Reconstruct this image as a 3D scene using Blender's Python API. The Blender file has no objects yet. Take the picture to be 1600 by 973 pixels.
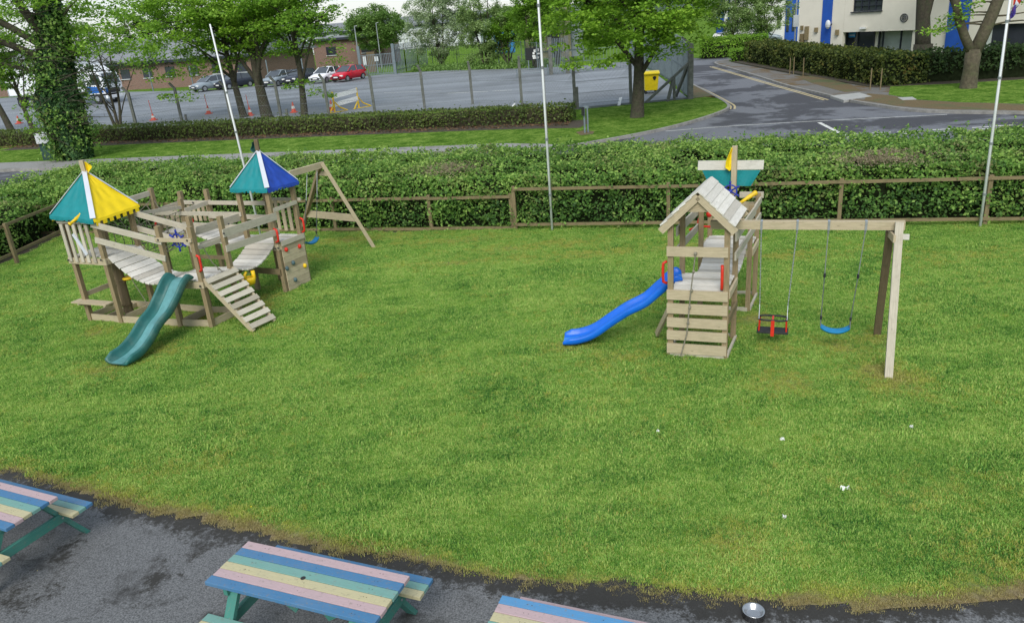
import bpy, math, random
import numpy as np
from mathutils import Vector, Matrix
from mathutils.geometry import tessellate_polygon
random.seed(7); RNG = np.random.default_rng(7)
SC = bpy.context.scene; COL = SC.collection
rad = math.radians
# ------------------------------------------------------------------ camera frame (measured from the photograph)
F_PX, VPX, HZ, CAM_H = 1200.0, 1050.0, 25.0, 5.0
roll = rad(4.4)
for _ in range(20):
    _d = (486.5-HZ)*math.cos(roll); _D = F_PX*F_PX/_d; roll = math.asin((VPX-800)/_D)
_up = -Vector((math.sin(roll)*_D, -math.cos(roll)*_D, -F_PX)).normalized()
_fw = Vector((0, 0, -1)); _fw = (_fw-_fw.dot(_up)*_up).normalized()
_rt = _fw.cross(_up)
R3 = Matrix((_rt, _fw, _up))            # world = R3 @ cam
def ray(px, py): return R3 @ Vector((px-800, -(py-486.5), -F_PX))
def G(px, py, z=0.0):
    """point on the horizontal plane z seen in the survey photo at px,py"""
    v = ray(px, py); t = (z-CAM_H)/v.z
    return (v.x*t, v.y*t)
def Hh(px, py, Y):
    v = ray(px, py); t = Y/v.y
    return (v.x*t, CAM_H+v.z*t)
def V(*a): return Vector(a)
# ------------------------------------------------------------------ materials
MATS = {}
def nodes_of(name):
    m = bpy.data.materials.new(name); m.use_nodes = True
    nt = m.node_tree; b = nt.nodes['Principled BSDF']; MATS[name] = m
    return m, nt, b
def N(nt, t, **kw):
    n = nt.nodes.new(t)
    for k, v in kw.items():
        if k in n.inputs.keys() if hasattr(n, 'inputs') else False: n.inputs[k].default_value = v
        else: setattr(n, k, v)
    return n
def ramp(nt, stops):
    r = nt.nodes.new('ShaderNodeValToRGB'); e = r.color_ramp.elements
    while len(e) < len(stops): e.new(0.5)
    for el, (p, c) in zip(e, stops):
        el.position = p; el.color = (*c, 1) if len(c) == 3 else c
    return r
def noise(nt, scale, detail=4, rough=0.6, vec=None, dist=0):
    n = nt.nodes.new('ShaderNodeTexNoise'); n.inputs['Scale'].default_value = scale
    n.inputs['Detail'].default_value = detail; n.inputs['Roughness'].default_value = rough
    n.inputs['Distortion'].default_value = dist
    if vec is not None: nt.links.new(vec, n.inputs['Vector'])
    return n
def pos(nt): return nt.nodes.new('ShaderNodeNewGeometry').outputs['Position']
def mixc(nt, fac, a, b, mode='MIX'):
    m = nt.nodes.new('ShaderNodeMix'); m.data_type = 'RGBA'; m.blend_type = mode
    for s, v in ((m.inputs[0], fac), (m.inputs[6], a), (m.inputs[7], b)):
        if isinstance(v, (int, float)): s.default_value = v
        elif isinstance(v, tuple): s.default_value = (*v, 1)
        else: nt.links.new(v, s)
    return m.outputs[2]
def math_(nt, op, a, b=None, c=None):
    m = nt.nodes.new('ShaderNodeMath'); m.operation = op
    for i, v in enumerate((a, b, c)):
        if v is None: continue
        if isinstance(v, (int, float)): m.inputs[i].default_value = v
        else: nt.links.new(v, m.inputs[i])
    return m.outputs[0]
def bump(nt, b, h, dist=0.01, strength=0.5):
    bp = nt.nodes.new('ShaderNodeBump'); bp.inputs['Distance'].default_value = dist; bp.inputs['Strength'].default_value = strength
    nt.links.new(h, bp.inputs['Height']); nt.links.new(bp.outputs[0], b.inputs['Normal'])
def pm(name, c, var=0.18, scale=6.0, rough=0.6, bmp=0.002, metal=0.0, dirt=None, dirt_amt=0.4, spec=0.4):
    """painted / plastic / metal: colour with large and small scale variation and grime"""
    m, nt, b = nodes_of(name); P = pos(nt)
    n1 = noise(nt, scale, 6, 0.65, P)
    lo = tuple(x*(1-var) for x in c); hi = tuple(min(1, x*(1+var)) for x in c)
    r = ramp(nt, [(0.3, lo), (0.7, hi)]); nt.links.new(n1.outputs['Fac'], r.inputs['Fac'])
    out = r.outputs['Color']
    if dirt:
        n2 = noise(nt, scale*0.45, 8, 0.7, P); r2 = ramp(nt, [(0.48, (0, 0, 0)), (0.68, (dirt_amt,)*3)])
        nt.links.new(n2.outputs['Fac'], r2.inputs['Fac']); out = mixc(nt, r2.outputs['Color'], out, dirt)
    nt.links.new(out, b.inputs['Base Color'])
    b.inputs['Roughness'].default_value = rough; b.inputs['Metallic'].default_value = metal
    b.inputs['Specular IOR Level'].default_value = spec
    if bmp: bump(nt, b, n1.outputs['Fac'], bmp, 0.6)
    return m
def wood(name, c_lo, c_hi, stain, green=0.25):
    """weathered timber: grain follows the board through its UVs (u runs along the board in metres)"""
    m, nt, b = nodes_of(name)
    uv = nt.nodes.new('ShaderNodeUVMap').outputs[0]
    mp = nt.nodes.new('ShaderNodeMapping'); mp.inputs['Scale'].default_value = (1.3, 34, 1); nt.links.new(uv, mp.inputs[0])
    g = noise(nt, 3.0, 6, 0.7, mp.outputs[0], 0.4)
    r = ramp(nt, [(0.25, c_lo), (0.55, tuple((a+b_)/2 for a, b_ in zip(c_lo, c_hi))), (0.8, c_hi)]); nt.links.new(g.outputs['Fac'], r.inputs['Fac'])
    isl = nt.nodes.new('ShaderNodeNewGeometry')
    tone = ramp(nt, [(0, (0.66, 0.62, 0.56)), (0.5, (0.95, 0.94, 0.92)), (1, (1.16, 1.15, 1.14))]); nt.links.new(isl.outputs['Random Per Island'], tone.inputs['Fac'])
    c = mixc(nt, 1.0, r.outputs['Color'], tone.outputs['Color'], 'MULTIPLY')
    n2 = noise(nt, 7.0, 7, 0.7, isl.outputs['Position']); r2 = ramp(nt, [(0.5, (0, 0, 0)), (0.72, (green*2,)*3)]); nt.links.new(n2.outputs['Fac'], r2.inputs['Fac'])
    c = mixc(nt, r2.outputs['Color'], c, stain)
    # knots
    mp2 = nt.nodes.new('ShaderNodeMapping'); mp2.inputs['Scale'].default_value = (2.2, 9, 1); nt.links.new(uv, mp2.inputs[0])
    vo = nt.nodes.new('ShaderNodeTexVoronoi'); vo.inputs['Scale'].default_value = 1.6; nt.links.new(mp2.outputs[0], vo.inputs['Vector'])
    r3 = ramp(nt, [(0.03, (0.75,)*3), (0.09, (0, 0, 0))]); nt.links.new(vo.outputs['Distance'], r3.inputs['Fac'])
    c = mixc(nt, r3.outputs['Color'], c, tuple(x*0.3 for x in c_lo))
    nt.links.new(c, b.inputs['Base Color']); b.inputs['Roughness'].default_value = 0.85; b.inputs['Specular IOR Level'].default_value = 0.2
    bump(nt, b, g.outputs['Fac'], 0.004, 0.7)
    return m
def painted_board(name, c):   # brushed paint, chips down to the wood, grime
    m, nt, b = nodes_of(name)
    uv = nt.nodes.new('ShaderNodeUVMap').outputs[0]
    mp = nt.nodes.new('ShaderNodeMapping'); mp.inputs['Scale'].default_value = (2.0, 40, 1); nt.links.new(uv, mp.inputs[0])
    g = noise(nt, 4.0, 6, 0.7, mp.outputs[0], 0.3)
    r = ramp(nt, [(0.3, tuple(x*0.84 for x in c)), (0.7, tuple(min(1, x*1.08) for x in c))]); nt.links.new(g.outputs['Fac'], r.inputs['Fac'])
    P = pos(nt); n2 = noise(nt, 28, 6, 0.75, P); r2 = ramp(nt, [(0.56, (0, 0, 0)), (0.66, (0.6,)*3)]); nt.links.new(n2.outputs['Fac'], r2.inputs['Fac'])
    cc = mixc(nt, r2.outputs['Color'], r.outputs['Color'], (0.20, 0.17, 0.13))
    n3 = noise(nt, 3, 5, 0.6, P); r3 = ramp(nt, [(0.45, (0, 0, 0)), (0.7, (0.30,)*3)]); nt.links.new(n3.outputs['Fac'], r3.inputs['Fac'])
    cc = mixc(nt, r3.outputs['Color'], cc, tuple(min(1, x*0.55+0.12) for x in c))
    nt.links.new(cc, b.inputs['Base Color']); b.inputs['Roughness'].default_value = 0.62
    bump(nt, b, g.outputs['Fac'], 0.002, 0.6)
    return m
def leafmat(name, c_dark, c_mid, c_light, brown=None, patch=0.35, transl=0.42):
    m, nt, b = nodes_of(name); g = nt.nodes.new('ShaderNodeNewGeometry')
    r = ramp(nt, [(0.0, c_dark), (0.45, c_mid), (1.0, c_light)])
    n = noise(nt, patch, 3, 0.6, g.outputs['Position'])
    f = math_(nt, 'ADD', math_(nt, 'MULTIPLY', g.outputs['Random Per Island'], 0.6), math_(nt, 'MULTIPLY', math_(nt, 'SUBTRACT', n.outputs['Fac'], 0.3), 1.1))
    nt.links.new(f, r.inputs['Fac']); c = r.outputs['Color']
    if brown:
        n2 = noise(nt, 0.9, 5, 0.7, g.outputs['Position']); r2 = ramp(nt, [(0.54, (0, 0, 0)), (0.66, (0.75,)*3)]); nt.links.new(n2.outputs['Fac'], r2.inputs['Fac'])
        k = math_(nt, 'GREATER_THAN', g.outputs['Random Per Island'], 0.45)
        c = mixc(nt, math_(nt, 'MULTIPLY', r2.outputs['Color'], k), c, brown)
    nt.links.new(c, b.inputs['Base Color']); b.inputs['Roughness'].default_value = 0.55; b.inputs['Specular IOR Level'].default_value = 0.25
    tr = nt.nodes.new('ShaderNodeBsdfTranslucent'); nt.links.new(c, tr.inputs['Color'])
    mx = nt.nodes.new('ShaderNodeMixShader'); mx.inputs[0].default_value = transl
    out = nt.nodes['Material Output']
    nt.links.new(b.outputs[0], mx.inputs[1]); nt.links.new(tr.outputs[0], mx.inputs[2]); nt.links.new(mx.outputs[0], out.inputs['Surface'])
    return m

wood('wood_post', (0.17, 0.125, 0.065), (0.43, 0.34, 0.21), (0.14, 0.14, 0.07), 0.25)
wood('wood_grey', (0.35, 0.315, 0.25), (0.66, 0.61, 0.50), (0.27, 0.25, 0.18), 0.2)
wood('wood_deck', (0.47, 0.45, 0.40), (0.80, 0.77, 0.71), (0.40, 0.38, 0.32), 0.2)
wood('wood_tan', (0.33, 0.27, 0.175), (0.63, 0.54, 0.38), (0.30, 0.28, 0.17), 0.22)
wood('wood_fence', (0.13, 0.10, 0.055), (0.32, 0.255, 0.145), (0.10, 0.11, 0.05), 0.4)
wood('wood_dark', (0.10, 0.075, 0.045), (0.24, 0.18, 0.11), (0.08, 0.08, 0.04), 0.3)
painted_board('paint_pink', (0.47, 0.34, 0.345)); painted_board('paint_blue', (0.055, 0.175, 0.33))
painted_board('paint_teal', (0.16, 0.33, 0.285)); painted_board('paint_cream', (0.49, 0.44, 0.255))
painted_board('paint_frame', (0.045, 0.20, 0.16)); painted_board('paint_sky', (0.08, 0.26, 0.48))
pm('fabric_teal', (0.003, 0.20, 0.215), 0.12, 5, 0.6, 0.006); pm('fabric_yellow', (0.80, 0.58, 0.004), 0.07, 5, 0.6, 0.006)
pm('fabric_blue', (0.012, 0.055, 0.34), 0.22, 6, 0.6, 0.01); pm('fabric_white', (0.55, 0.57, 0.62), 0.06, 5, 0.7, 0.002)
pm('fabric_green', (0.01, 0.07, 0.06), 0.2, 5, 0.7, 0.002)
pm('plastic_green', (0.022, 0.125, 0.115), 0.20, 4, 0.42, 0.0, dirt=(0.13, 0.21, 0.18), dirt_amt=0.6)
pm('plastic_green_lit_bed', (0.11, 0.28, 0.285), 0.22, 6, 0.34, 0.0, dirt=(0.03, 0.12, 0.10), dirt_amt=0.5)  # lighter copy of the slide green: light falling on the bed put into colour
pm('plastic_blue', (0.004, 0.125, 0.60), 0.12, 4, 0.33, 0.0, dirt=(0.05, 0.20, 0.55), dirt_amt=0.3)
pm('plastic_blue_bed', (0.03, 0.22, 0.62), 0.18, 5, 0.3, 0.0, dirt=(0.15, 0.32, 0.58), dirt_amt=0.5); pm('plastic_cyan', (0.008, 0.20, 0.42), 0.12, 6, 0.4, 0.0); pm('plastic_red', (0.60, 0.03, 0.015), 0.2, 8, 0.45, 0.0)
pm('plastic_navy', (0.015, 0.03, 0.27), 0.2, 8, 0.45, 0.0); pm('plastic_yellow', (0.80, 0.52, 0.01), 0.15, 8, 0.45, 0.0, dirt=(0.45, 0.30, 0.04), dirt_amt=0.35)
pm('rubber', (0.022, 0.024, 0.026), 0.3, 8, 0.7, 0.0); pm('rope', (0.22, 0.20, 0.15), 0.3, 20, 0.95, 0.002); pm('rope_blue', (0.12, 0.14, 0.13), 0.2, 20, 0.9, 0.002)
pm('galvanised', (0.42, 0.44, 0.46), 0.2, 10, 0.45, 0.0, 0.7); pm('steel', (0.50, 0.50, 0.50), 0.12, 4, 0.26, 0.0, 1.0)
pm('white_pole', (0.72, 0.73, 0.74), 0.08, 3, 0.45, 0.0, dirt=(0.35, 0.36, 0.33), dirt_amt=0.3)
pm('bolt', (0.05, 0.05, 0.05), 0.3, 8, 0.5, 0.0, 0.6)
pm('hold_grey', (0.07, 0.12, 0.13), 0.2, 8, 0.6, 0.0)
pm('concrete_post', (0.13, 0.135, 0.12), 0.3, 5, 0.9, 0.004, dirt=(0.05, 0.055, 0.04))
pm('wire', (0.20, 0.22, 0.22), 0.2, 5, 0.6, 0.0, 0.3); pm('fence_steel', (0.17, 0.21, 0.225), 0.2, 5, 0.6, 0.0, 0.3)
pm('kerb_stone', (0.27, 0.26, 0.24), 0.25, 4, 0.9, 0.004, dirt=(0.09, 0.09, 0.06)); pm('white_paint', (0.66, 0.66, 0.62), 0.2, 6, 0.7, 0.0, dirt=(0.30, 0.30, 0.29), dirt_amt=0.55)
pm('yellow_line', (0.55, 0.45, 0.24), 0.2, 6, 0.8, 0.0, dirt=(0.25, 0.23, 0.17), dirt_amt=0.6)
pm('bark', (0.06, 0.052, 0.036), 0.45, 9, 0.95, 0.03, dirt=(0.055, 0.075, 0.03), dirt_amt=0.7)
pm('bark_light', (0.085, 0.072, 0.046), 0.4, 7, 0.95, 0.03, dirt=(0.10, 0.115, 0.05), dirt_amt=0.6)
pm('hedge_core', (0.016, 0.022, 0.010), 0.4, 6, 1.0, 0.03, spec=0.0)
pm('twig_core', (0.05, 0.045, 0.028), 0.4, 6, 1.0, 0.03, spec=0.0)
pm('car_red', (0.55, 0.012, 0.03), 0.05, 3, 0.25, 0.0); pm('car_white', (0.82, 0.83, 0.85), 0.04, 3, 0.25, 0.0); pm('car_silver', (0.30, 0.35, 0.38), 0.05, 3, 0.3, 0.0, 0.3)
pm('car_dark', (0.03, 0.035, 0.05), 0.1, 3, 0.25, 0.0); pm('car_glass', (0.05, 0.06, 0.07), 0.1, 3, 0.08, 0.0, spec=0.8); pm('lorry_blue', (0.015, 0.12, 0.42), 0.1, 3, 0.3, 0.0)
pm('lamp_lens', (0.75, 0.75, 0.72), 0.1, 9, 0.15, 0.0); pm('tail_lens', (0.35, 0.01, 0.01), 0.1, 9, 0.2, 0.0)
pm('bin_yellow', (0.80, 0.60, 0.005), 0.08, 5, 0.45, 0.0, dirt=(0.4, 0.28, 0.03), dirt_amt=0.3); pm('cone_orange', (0.65, 0.10, 0.06), 0.1, 8, 0.5, 0.0)
pm('render_cream', (0.66, 0.62, 0.52), 0.05, 1.0, 0.9, 0.002, dirt=(0.55, 0.52, 0.43), dirt_amt=0.3); pm('render_blue', (0.012, 0.075, 0.36), 0.1, 2, 0.8, 0.001)
pm('render_white', (0.70, 0.70, 0.66), 0.05, 1.0, 0.9, 0.002); pm('window_glass', (0.035, 0.04, 0.05), 0.2, 1, 0.08, 0.0, spec=0.8); pm('window_frame', (0.02, 0.025, 0.035), 0.2, 1, 0.5, 0.0)
pm('curtain', (0.42, 0.46, 0.43), 0.1, 3, 0.8, 0.0); pm('sign_blue', (0.05, 0.27, 0.60), 0.05, 3, 0.5, 0.0)
pm('roof_grey', (0.20, 0.21, 0.22), 0.15, 1, 0.8, 0.0); pm('shed_white', (0.62, 0.64, 0.66), 0.05, 1, 0.7, 0.0); pm('sign_black', (0.012, 0.014, 0.014), 0.1, 3, 0.6, 0.0)
pm('cabinet_green', (0.022, 0.06, 0.05), 0.2, 3, 0.7, 0.0); pm('board_beige', (0.46, 0.42, 0.27), 0.15, 1, 0.8, 0.0); pm('board_grey', (0.28, 0.32, 0.33), 0.15, 1, 0.8, 0.0)
pm('slab_stone', (0.36, 0.36, 0.34), 0.15, 4, 0.9, 0.003)
pm('flag_red', (0.62, 0.05, 0.02), 0.1, 3, 0.7, 0.0); pm('flag_purple', (0.05, 0.03, 0.22), 0.1, 3, 0.7, 0.0)
pm('tissue', (0.78, 0.78, 0.76), 0.05, 9, 0.9, 0.0)
pm('petal', (0.75, 0.60, 0.02), 0.1, 9, 0.8, 0.0)
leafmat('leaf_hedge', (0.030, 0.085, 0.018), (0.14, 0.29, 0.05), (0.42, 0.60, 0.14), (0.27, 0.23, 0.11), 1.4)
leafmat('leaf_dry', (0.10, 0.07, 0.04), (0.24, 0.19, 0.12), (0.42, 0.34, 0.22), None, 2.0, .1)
leafmat('leaf_hedge_lower', (0.026, 0.070, 0.020), (0.085, 0.19, 0.045), (0.23, 0.39, 0.09), None, 1.2)  # darker greens for the leaves low on the hedge faces
leafmat('leaf_new', (0.14, 0.27, 0.04), (0.29, 0.45, 0.085), (0.46, 0.62, 0.16), (0.30, 0.27, 0.13), 1.2)
leafmat('leaf_trim', (0.035, 0.060, 0.015), (0.11, 0.16, 0.038), (0.22, 0.29, 0.065), (0.12, 0.09, 0.04), 0.5)
leafmat('leaf_laurel', (0.022, 0.040, 0.010), (0.080, 0.115, 0.024), (0.24, 0.27, 0.055), (0.20, 0.12, 0.035), 0.9)
leafmat('leaf_dark', (0.018, 0.042, 0.014), (0.050, 0.095, 0.028), (0.11, 0.18, 0.05), None, 0.5)
leafmat('leaf_maple', (0.08, 0.18, 0.016), (0.21, 0.40, 0.035), (0.38, 0.58, 0.07), None, 0.45, 0.45)
leafmat('leaf_maple_deep', (0.07, 0.16, 0.02), (0.20, 0.39, 0.04), (0.38, 0.58, 0.08), None, 0.45, 0.45)
leafmat('leaf_bright', (0.09, 0.19, 0.014), (0.17, 0.34, 0.03), (0.28, 0.48, 0.06), None, 0.4, 0.45)
leafmat('leaf_far', (0.09, 0.18, 0.04), (0.17, 0.30, 0.07), (0.29, 0.43, 0.12), None, 0.3)
leafmat('leaf_willow', (0.20, 0.28, 0.13), (0.34, 0.44, 0.22), (0.50, 0.60, 0.36), None, 0.5)
leafmat('leaf_birch', (0.15, 0.24, 0.07), (0.26, 0.38, 0.12), (0.40, 0.52, 0.22), None, 0.5)
leafmat('leaf_ivy', (0.012, 0.038, 0.014), (0.036, 0.095, 0.030), (0.13, 0.24, 0.07), None, 0.8, 0.15)
leafmat('blossom', (0.55, 0.58, 0.52), (0.68, 0.70, 0.64), (0.8, 0.8, 0.75), None, 0.5)
leafmat('dead_leaf', (0.07, 0.04, 0.02), (0.16, 0.09, 0.045), (0.28, 0.16, 0.08), None, 0.5, 0.1)

def ground_mats():
    # lawn soil + thatch under the blades
    m, nt, b = nodes_of('lawn_base'); P = pos(nt)
    n = noise(nt, 40, 7, 0.75, P); r = ramp(nt, [(0.34, (0.07, 0.15, 0.018)), (0.55, (0.19, 0.34, 0.045)), (0.8, (0.32, 0.46, 0.08))]); nt.links.new(n.outputs['Fac'], r.inputs['Fac'])
    at = nt.nodes.new('ShaderNodeAttribute'); at.attribute_name = 'wear'
    n2 = noise(nt, 30, 6, 0.75, P); r2 = ramp(nt, [(0.3, (0.10, 0.075, 0.04)), (0.7, (0.42, 0.33, 0.19))]); nt.links.new(n2.outputs['Fac'], r2.inputs['Fac'])
    c = mixc(nt, at.outputs['Fac'], r.outputs['Color'], r2.outputs['Color']); nt.links.new(c, b.inputs['Base Color'])
    b.inputs['Roughness'].default_value = 1; b.inputs['Specular IOR Level'].default_value = 0; bump(nt, b, n.outputs['Fac'], 0.03, 1)
    # blades
    m, nt, b = nodes_of('grass_blade'); P = pos(nt)
    oi = nt.nodes.new('ShaderNodeObjectInfo'); gg = nt.nodes.new('ShaderNodeNewGeometry')
    big = noise(nt, 0.6, 5, 0.7, P, 0.8); mid = noise(nt, 4.5, 5, 0.7, P, 0.5)
    f = math_(nt, 'ADD', math_(nt, 'ADD', math_(nt, 'MULTIPLY', big.outputs['Fac'], 0.50), 0.115), math_(nt, 'MULTIPLY', mid.outputs['Fac'], 0.42))
    f = math_(nt, 'ADD', f, math_(nt, 'MULTIPLY', math_(nt, 'SUBTRACT', gg.outputs['Random Per Island'], 0.5), 0.40))
    mps = nt.nodes.new('ShaderNodeMapping'); mps.inputs['Rotation'].default_value = (0, 0, rad(17)); mps.inputs['Scale'].default_value = (0.28, 2.3, 1); nt.links.new(P, mps.inputs[0]); stk = noise(nt, 1.0, 4, 0.6, mps.outputs[0], 0.3)
    f = math_(nt, 'ADD', f, math_(nt, 'MULTIPLY', math_(nt, 'SUBTRACT', stk.outputs['Fac'], 0.5), 0.34))
    r = ramp(nt, [(0.32, (0.065, 0.20, 0.042)), (0.44, (0.185, 0.40, 0.065)), (0.58, (0.34, 0.56, 0.115)), (0.75, (0.56, 0.68, 0.19))]); nt.links.new(f, r.inputs['Fac'])
    at = nt.nodes.new('ShaderNodeAttribute'); at.attribute_name = 'wear'; at.attribute_type = 'INSTANCER'
    rb = ramp(nt, [(0, (0.34, 0.26, 0.11)), (0.5, (0.58, 0.46, 0.24)), (1, (0.40, 0.28, 0.15))]); nt.links.new(gg.outputs['Random Per Island'], rb.inputs['Fac'])
    ry_ = ramp(nt, [(0, (0.38, 0.46, 0.07)), (0.6, (0.62, 0.62, 0.15)), (1, (0.54, 0.48, 0.17))]); nt.links.new(gg.outputs['Random Per Island'], ry_.inputs['Fac'])
    rs_ = ramp(nt, [(0.62, (0, 0, 0)), (0.85, (1, 1, 1))]); nt.links.new(at.outputs['Fac'], rs_.inputs['Fac'])
    wearc = mixc(nt, rs_.outputs['Color'], ry_.outputs['Color'], rb.outputs['Color'])
    k = math_(nt, 'LESS_THAN', oi.outputs['Random'], math_(nt, 'MULTIPLY', at.outputs['Fac'], 1.3))
    c = mixc(nt, math_(nt, 'MULTIPLY', k, 0.86), r.outputs['Color'], wearc)
    # scattered straw blades
    k2 = math_(nt, 'GREATER_THAN', gg.outputs['Random Per Island'], 0.94); c = mixc(nt, math_(nt, 'MULTIPLY', k2, 0.35), c, (0.36, 0.36, 0.14))
    nt.links.new(c, b.inputs['Base Color']); b.inputs['Roughness'].default_value = 0.6; b.inputs['Specular IOR Level'].default_value = 0.15
    tr = nt.nodes.new('ShaderNodeBsdfTranslucent'); nt.links.new(c, tr.inputs['Color'])
    mx = nt.nodes.new('ShaderNodeMixShader'); mx.inputs[0].default_value = 0.5
    nt.links.new(b.outputs[0], mx.inputs[1]); nt.links.new(tr.outputs[0], mx.inputs[2]); nt.links.new(mx.outputs[0], nt.nodes['Material Output'].inputs['Surface'])
    # distant / verge grass
    m, nt, b = nodes_of('verge_grass'); P = pos(nt)
    n = noise(nt, 6, 9, 0.85, P); n2 = noise(nt, 1.3, 6, 0.7, P)
    f = math_(nt, 'ADD', math_(nt, 'MULTIPLY', n.outputs['Fac'], 0.75), math_(nt, 'MULTIPLY', n2.outputs['Fac'], 0.4))
    r = ramp(nt, [(0.46, (0.035, 0.085, 0.012)), (0.57, (0.095, 0.185, 0.026)), (0.68, (0.23, 0.32, 0.07))]); nt.links.new(f, r.inputs['Fac'])
    nt.links.new(r.outputs['Color'], b.inputs['Base Color']); b.inputs['Roughness'].default_value = 1; b.inputs['Specular IOR Level'].default_value = 0; bump(nt, b, n.outputs['Fac'], 0.05, 1)
    # asphalts
    def asphalt(name, lo, hi, dark, t0, t1, sc, grain=90, rough=0.85, streak=None, coarse=None):
        m, nt, b = nodes_of(name); P = pos(nt)
        n = noise(nt, grain, 3, 0.8, P); r = ramp(nt, [(0.32, lo), (0.68, hi)]); nt.links.new(n.outputs['Fac'], r.inputs['Fac'])
        n2 = noise(nt, sc, 9, 0.68, P, 0.5); r2 = ramp(nt, [(t0, (0, 0, 0)), (t1, (1, 1, 1))]); nt.links.new(n2.outputs['Fac'], r2.inputs['Fac'])
        c = mixc(nt, r2.outputs['Color'], r.outputs['Color'], dark)
        if streak:
            mp = nt.nodes.new('ShaderNodeMapping'); mp.inputs['Rotation'].default_value = (0, 0, rad(12)); mp.inputs['Scale'].default_value = streak; nt.links.new(P, mp.inputs[0])
            n3 = noise(nt, 1.0, 5, 0.6, mp.outputs[0]); r3 = ramp(nt, [(0.35, (0.80,)*3), (0.65, (1.22,)*3)]); nt.links.new(n3.outputs['Fac'], r3.inputs['Fac'])
            c = mixc(nt, 1.0, c, r3.outputs['Color'], 'MULTIPLY')
        at = nt.nodes.new('ShaderNodeAttribute'); at.attribute_name = 'moss_dark'
        if name == 'terrace_asphalt':
            n5 = noise(nt, 16, 6, 0.8, P); n6 = noise(nt, 3.5, 6, 0.7, P)
            f = math_(nt, 'ADD', at.outputs['Fac'], math_(nt, 'MULTIPLY', math_(nt, 'SUBTRACT', n6.outputs['Fac'], 0.5), 1.7))
            f = math_(nt, 'ADD', f, math_(nt, 'MULTIPLY', math_(nt, 'SUBTRACT', n5.outputs['Fac'], 0.5), 1.6))
            r4 = ramp(nt, [(0.40, (0, 0, 0)), (0.66, (1, 1, 1))]); nt.links.new(f, r4.inputs['Fac'])
            c = mixc(nt, math_(nt, 'MULTIPLY', r4.outputs['Color'], 0.93), c, (0.022, 0.020, 0.016))
        nt.links.new(c, b.inputs['Base Color']); b.inputs['Roughness'].default_value = rough; bump(nt, b, n.outputs['Fac'], 0.006, 0.8)
    asphalt('terrace_asphalt', (0.035, 0.036, 0.037), (0.215, 0.218, 0.220), (0.028, 0.027, 0.025), 0.54, 0.66, 1.5, 60)
    asphalt('car_park_asphalt', (0.17, 0.185, 0.20), (0.24, 0.26, 0.28), (0.13, 0.14, 0.15), 0.5, 0.7, 0.12, 30, 0.8, (0.03, 0.35, 1))
    asphalt('road_asphalt', (0.105, 0.11, 0.125), (0.175, 0.18, 0.198), (0.048, 0.048, 0.056), 0.47, 0.52, 0.20, 30, 0.8)
    asphalt('path_asphalt', (0.21, 0.205, 0.195), (0.33, 0.32, 0.31), (0.15, 0.14, 0.12), 0.5, 0.7, 0.8, 30)
    asphalt('pavement_asphalt', (0.10, 0.095, 0.085), (0.19, 0.18, 0.165), (0.12, 0.075, 0.025), 0.50, 0.60, 0.45, 30)
    asphalt('moss_soil', (0.085, 0.060, 0.025), (0.17, 0.115, 0.045), (0.075, 0.095, 0.03), 0.5, 0.62, 0.6, 20)
    asphalt('soil', (0.03, 0.024, 0.016), (0.085, 0.062, 0.04), (0.04, 0.045, 0.015), 0.5, 0.65, 0.8, 25)
    asphalt('hill_green', (0.035, 0.07, 0.03), (0.07, 0.12, 0.045), (0.028, 0.055, 0.028), 0.45, 0.6, 0.02, 0.25)
    # brick
    m, nt, b = nodes_of('brick')
    uv = nt.nodes.new('ShaderNodeUVMap').outputs[0]
    br = nt.nodes.new('ShaderNodeTexBrick'); br.inputs['Color1'].default_value = (0.21, 0.105, 0.075, 1); br.inputs['Color2'].default_value = (0.15, 0.080, 0.06, 1); br.inputs['Mortar'].default_value = (0.28, 0.24, 0.20, 1)
    br.inputs['Scale'].default_value = 1.0; br.inputs['Brick Width'].default_value = 0.225; br.inputs['Row Height'].default_value = 0.075; br.inputs['Mortar Size'].default_value = 0.008
    nt.links.new(uv, br.inputs['Vector']); nt.links.new(br.outputs['Color'], b.inputs['Base Color']); b.inputs['Roughness'].default_value = 0.9
ground_mats()

# ------------------------------------------------------------------ object helpers
def tag(o, label=None, cat=None, group=None, kind=None):
    if label: o['label'] = label
    if cat: o['category'] = cat
    if group: o['group'] = group
    if kind: o['kind'] = kind
    return o
def thing(name, label, cat, loc=(0, 0, 0), rz=0.0, group=None):
    o = bpy.data.objects.new(name, None); COL.objects.link(o); o.empty_display_size = 0.2
    o.location = loc; o.rotation_euler = (0, 0, rz); return tag(o, label, cat, group)
def mesh_obj(name, verts, faces, mat, parent=None, origin=(0, 0, 0), uvs=None, smooth=False):
    me = bpy.data.meshes.new(name)
    o_ = Vector(origin)
    me.from_pydata([tuple(Vector(v)-o_) for v in verts], [], faces)
    if uvs:
        l = me.uv_layers.new(name='UVMap'); flat = [c for uv in uvs for c in uv]; l.data.foreach_set('uv', flat)
    me.materials.append(MATS[mat])
    if smooth: me.polygons.foreach_set('use_smooth', [True]*len(me.polygons))
    me.update()
    o = bpy.data.objects.new(name, me); COL.objects.link(o)
    if parent is not None: o.parent = parent
    else: o.location = origin
    return o
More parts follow.
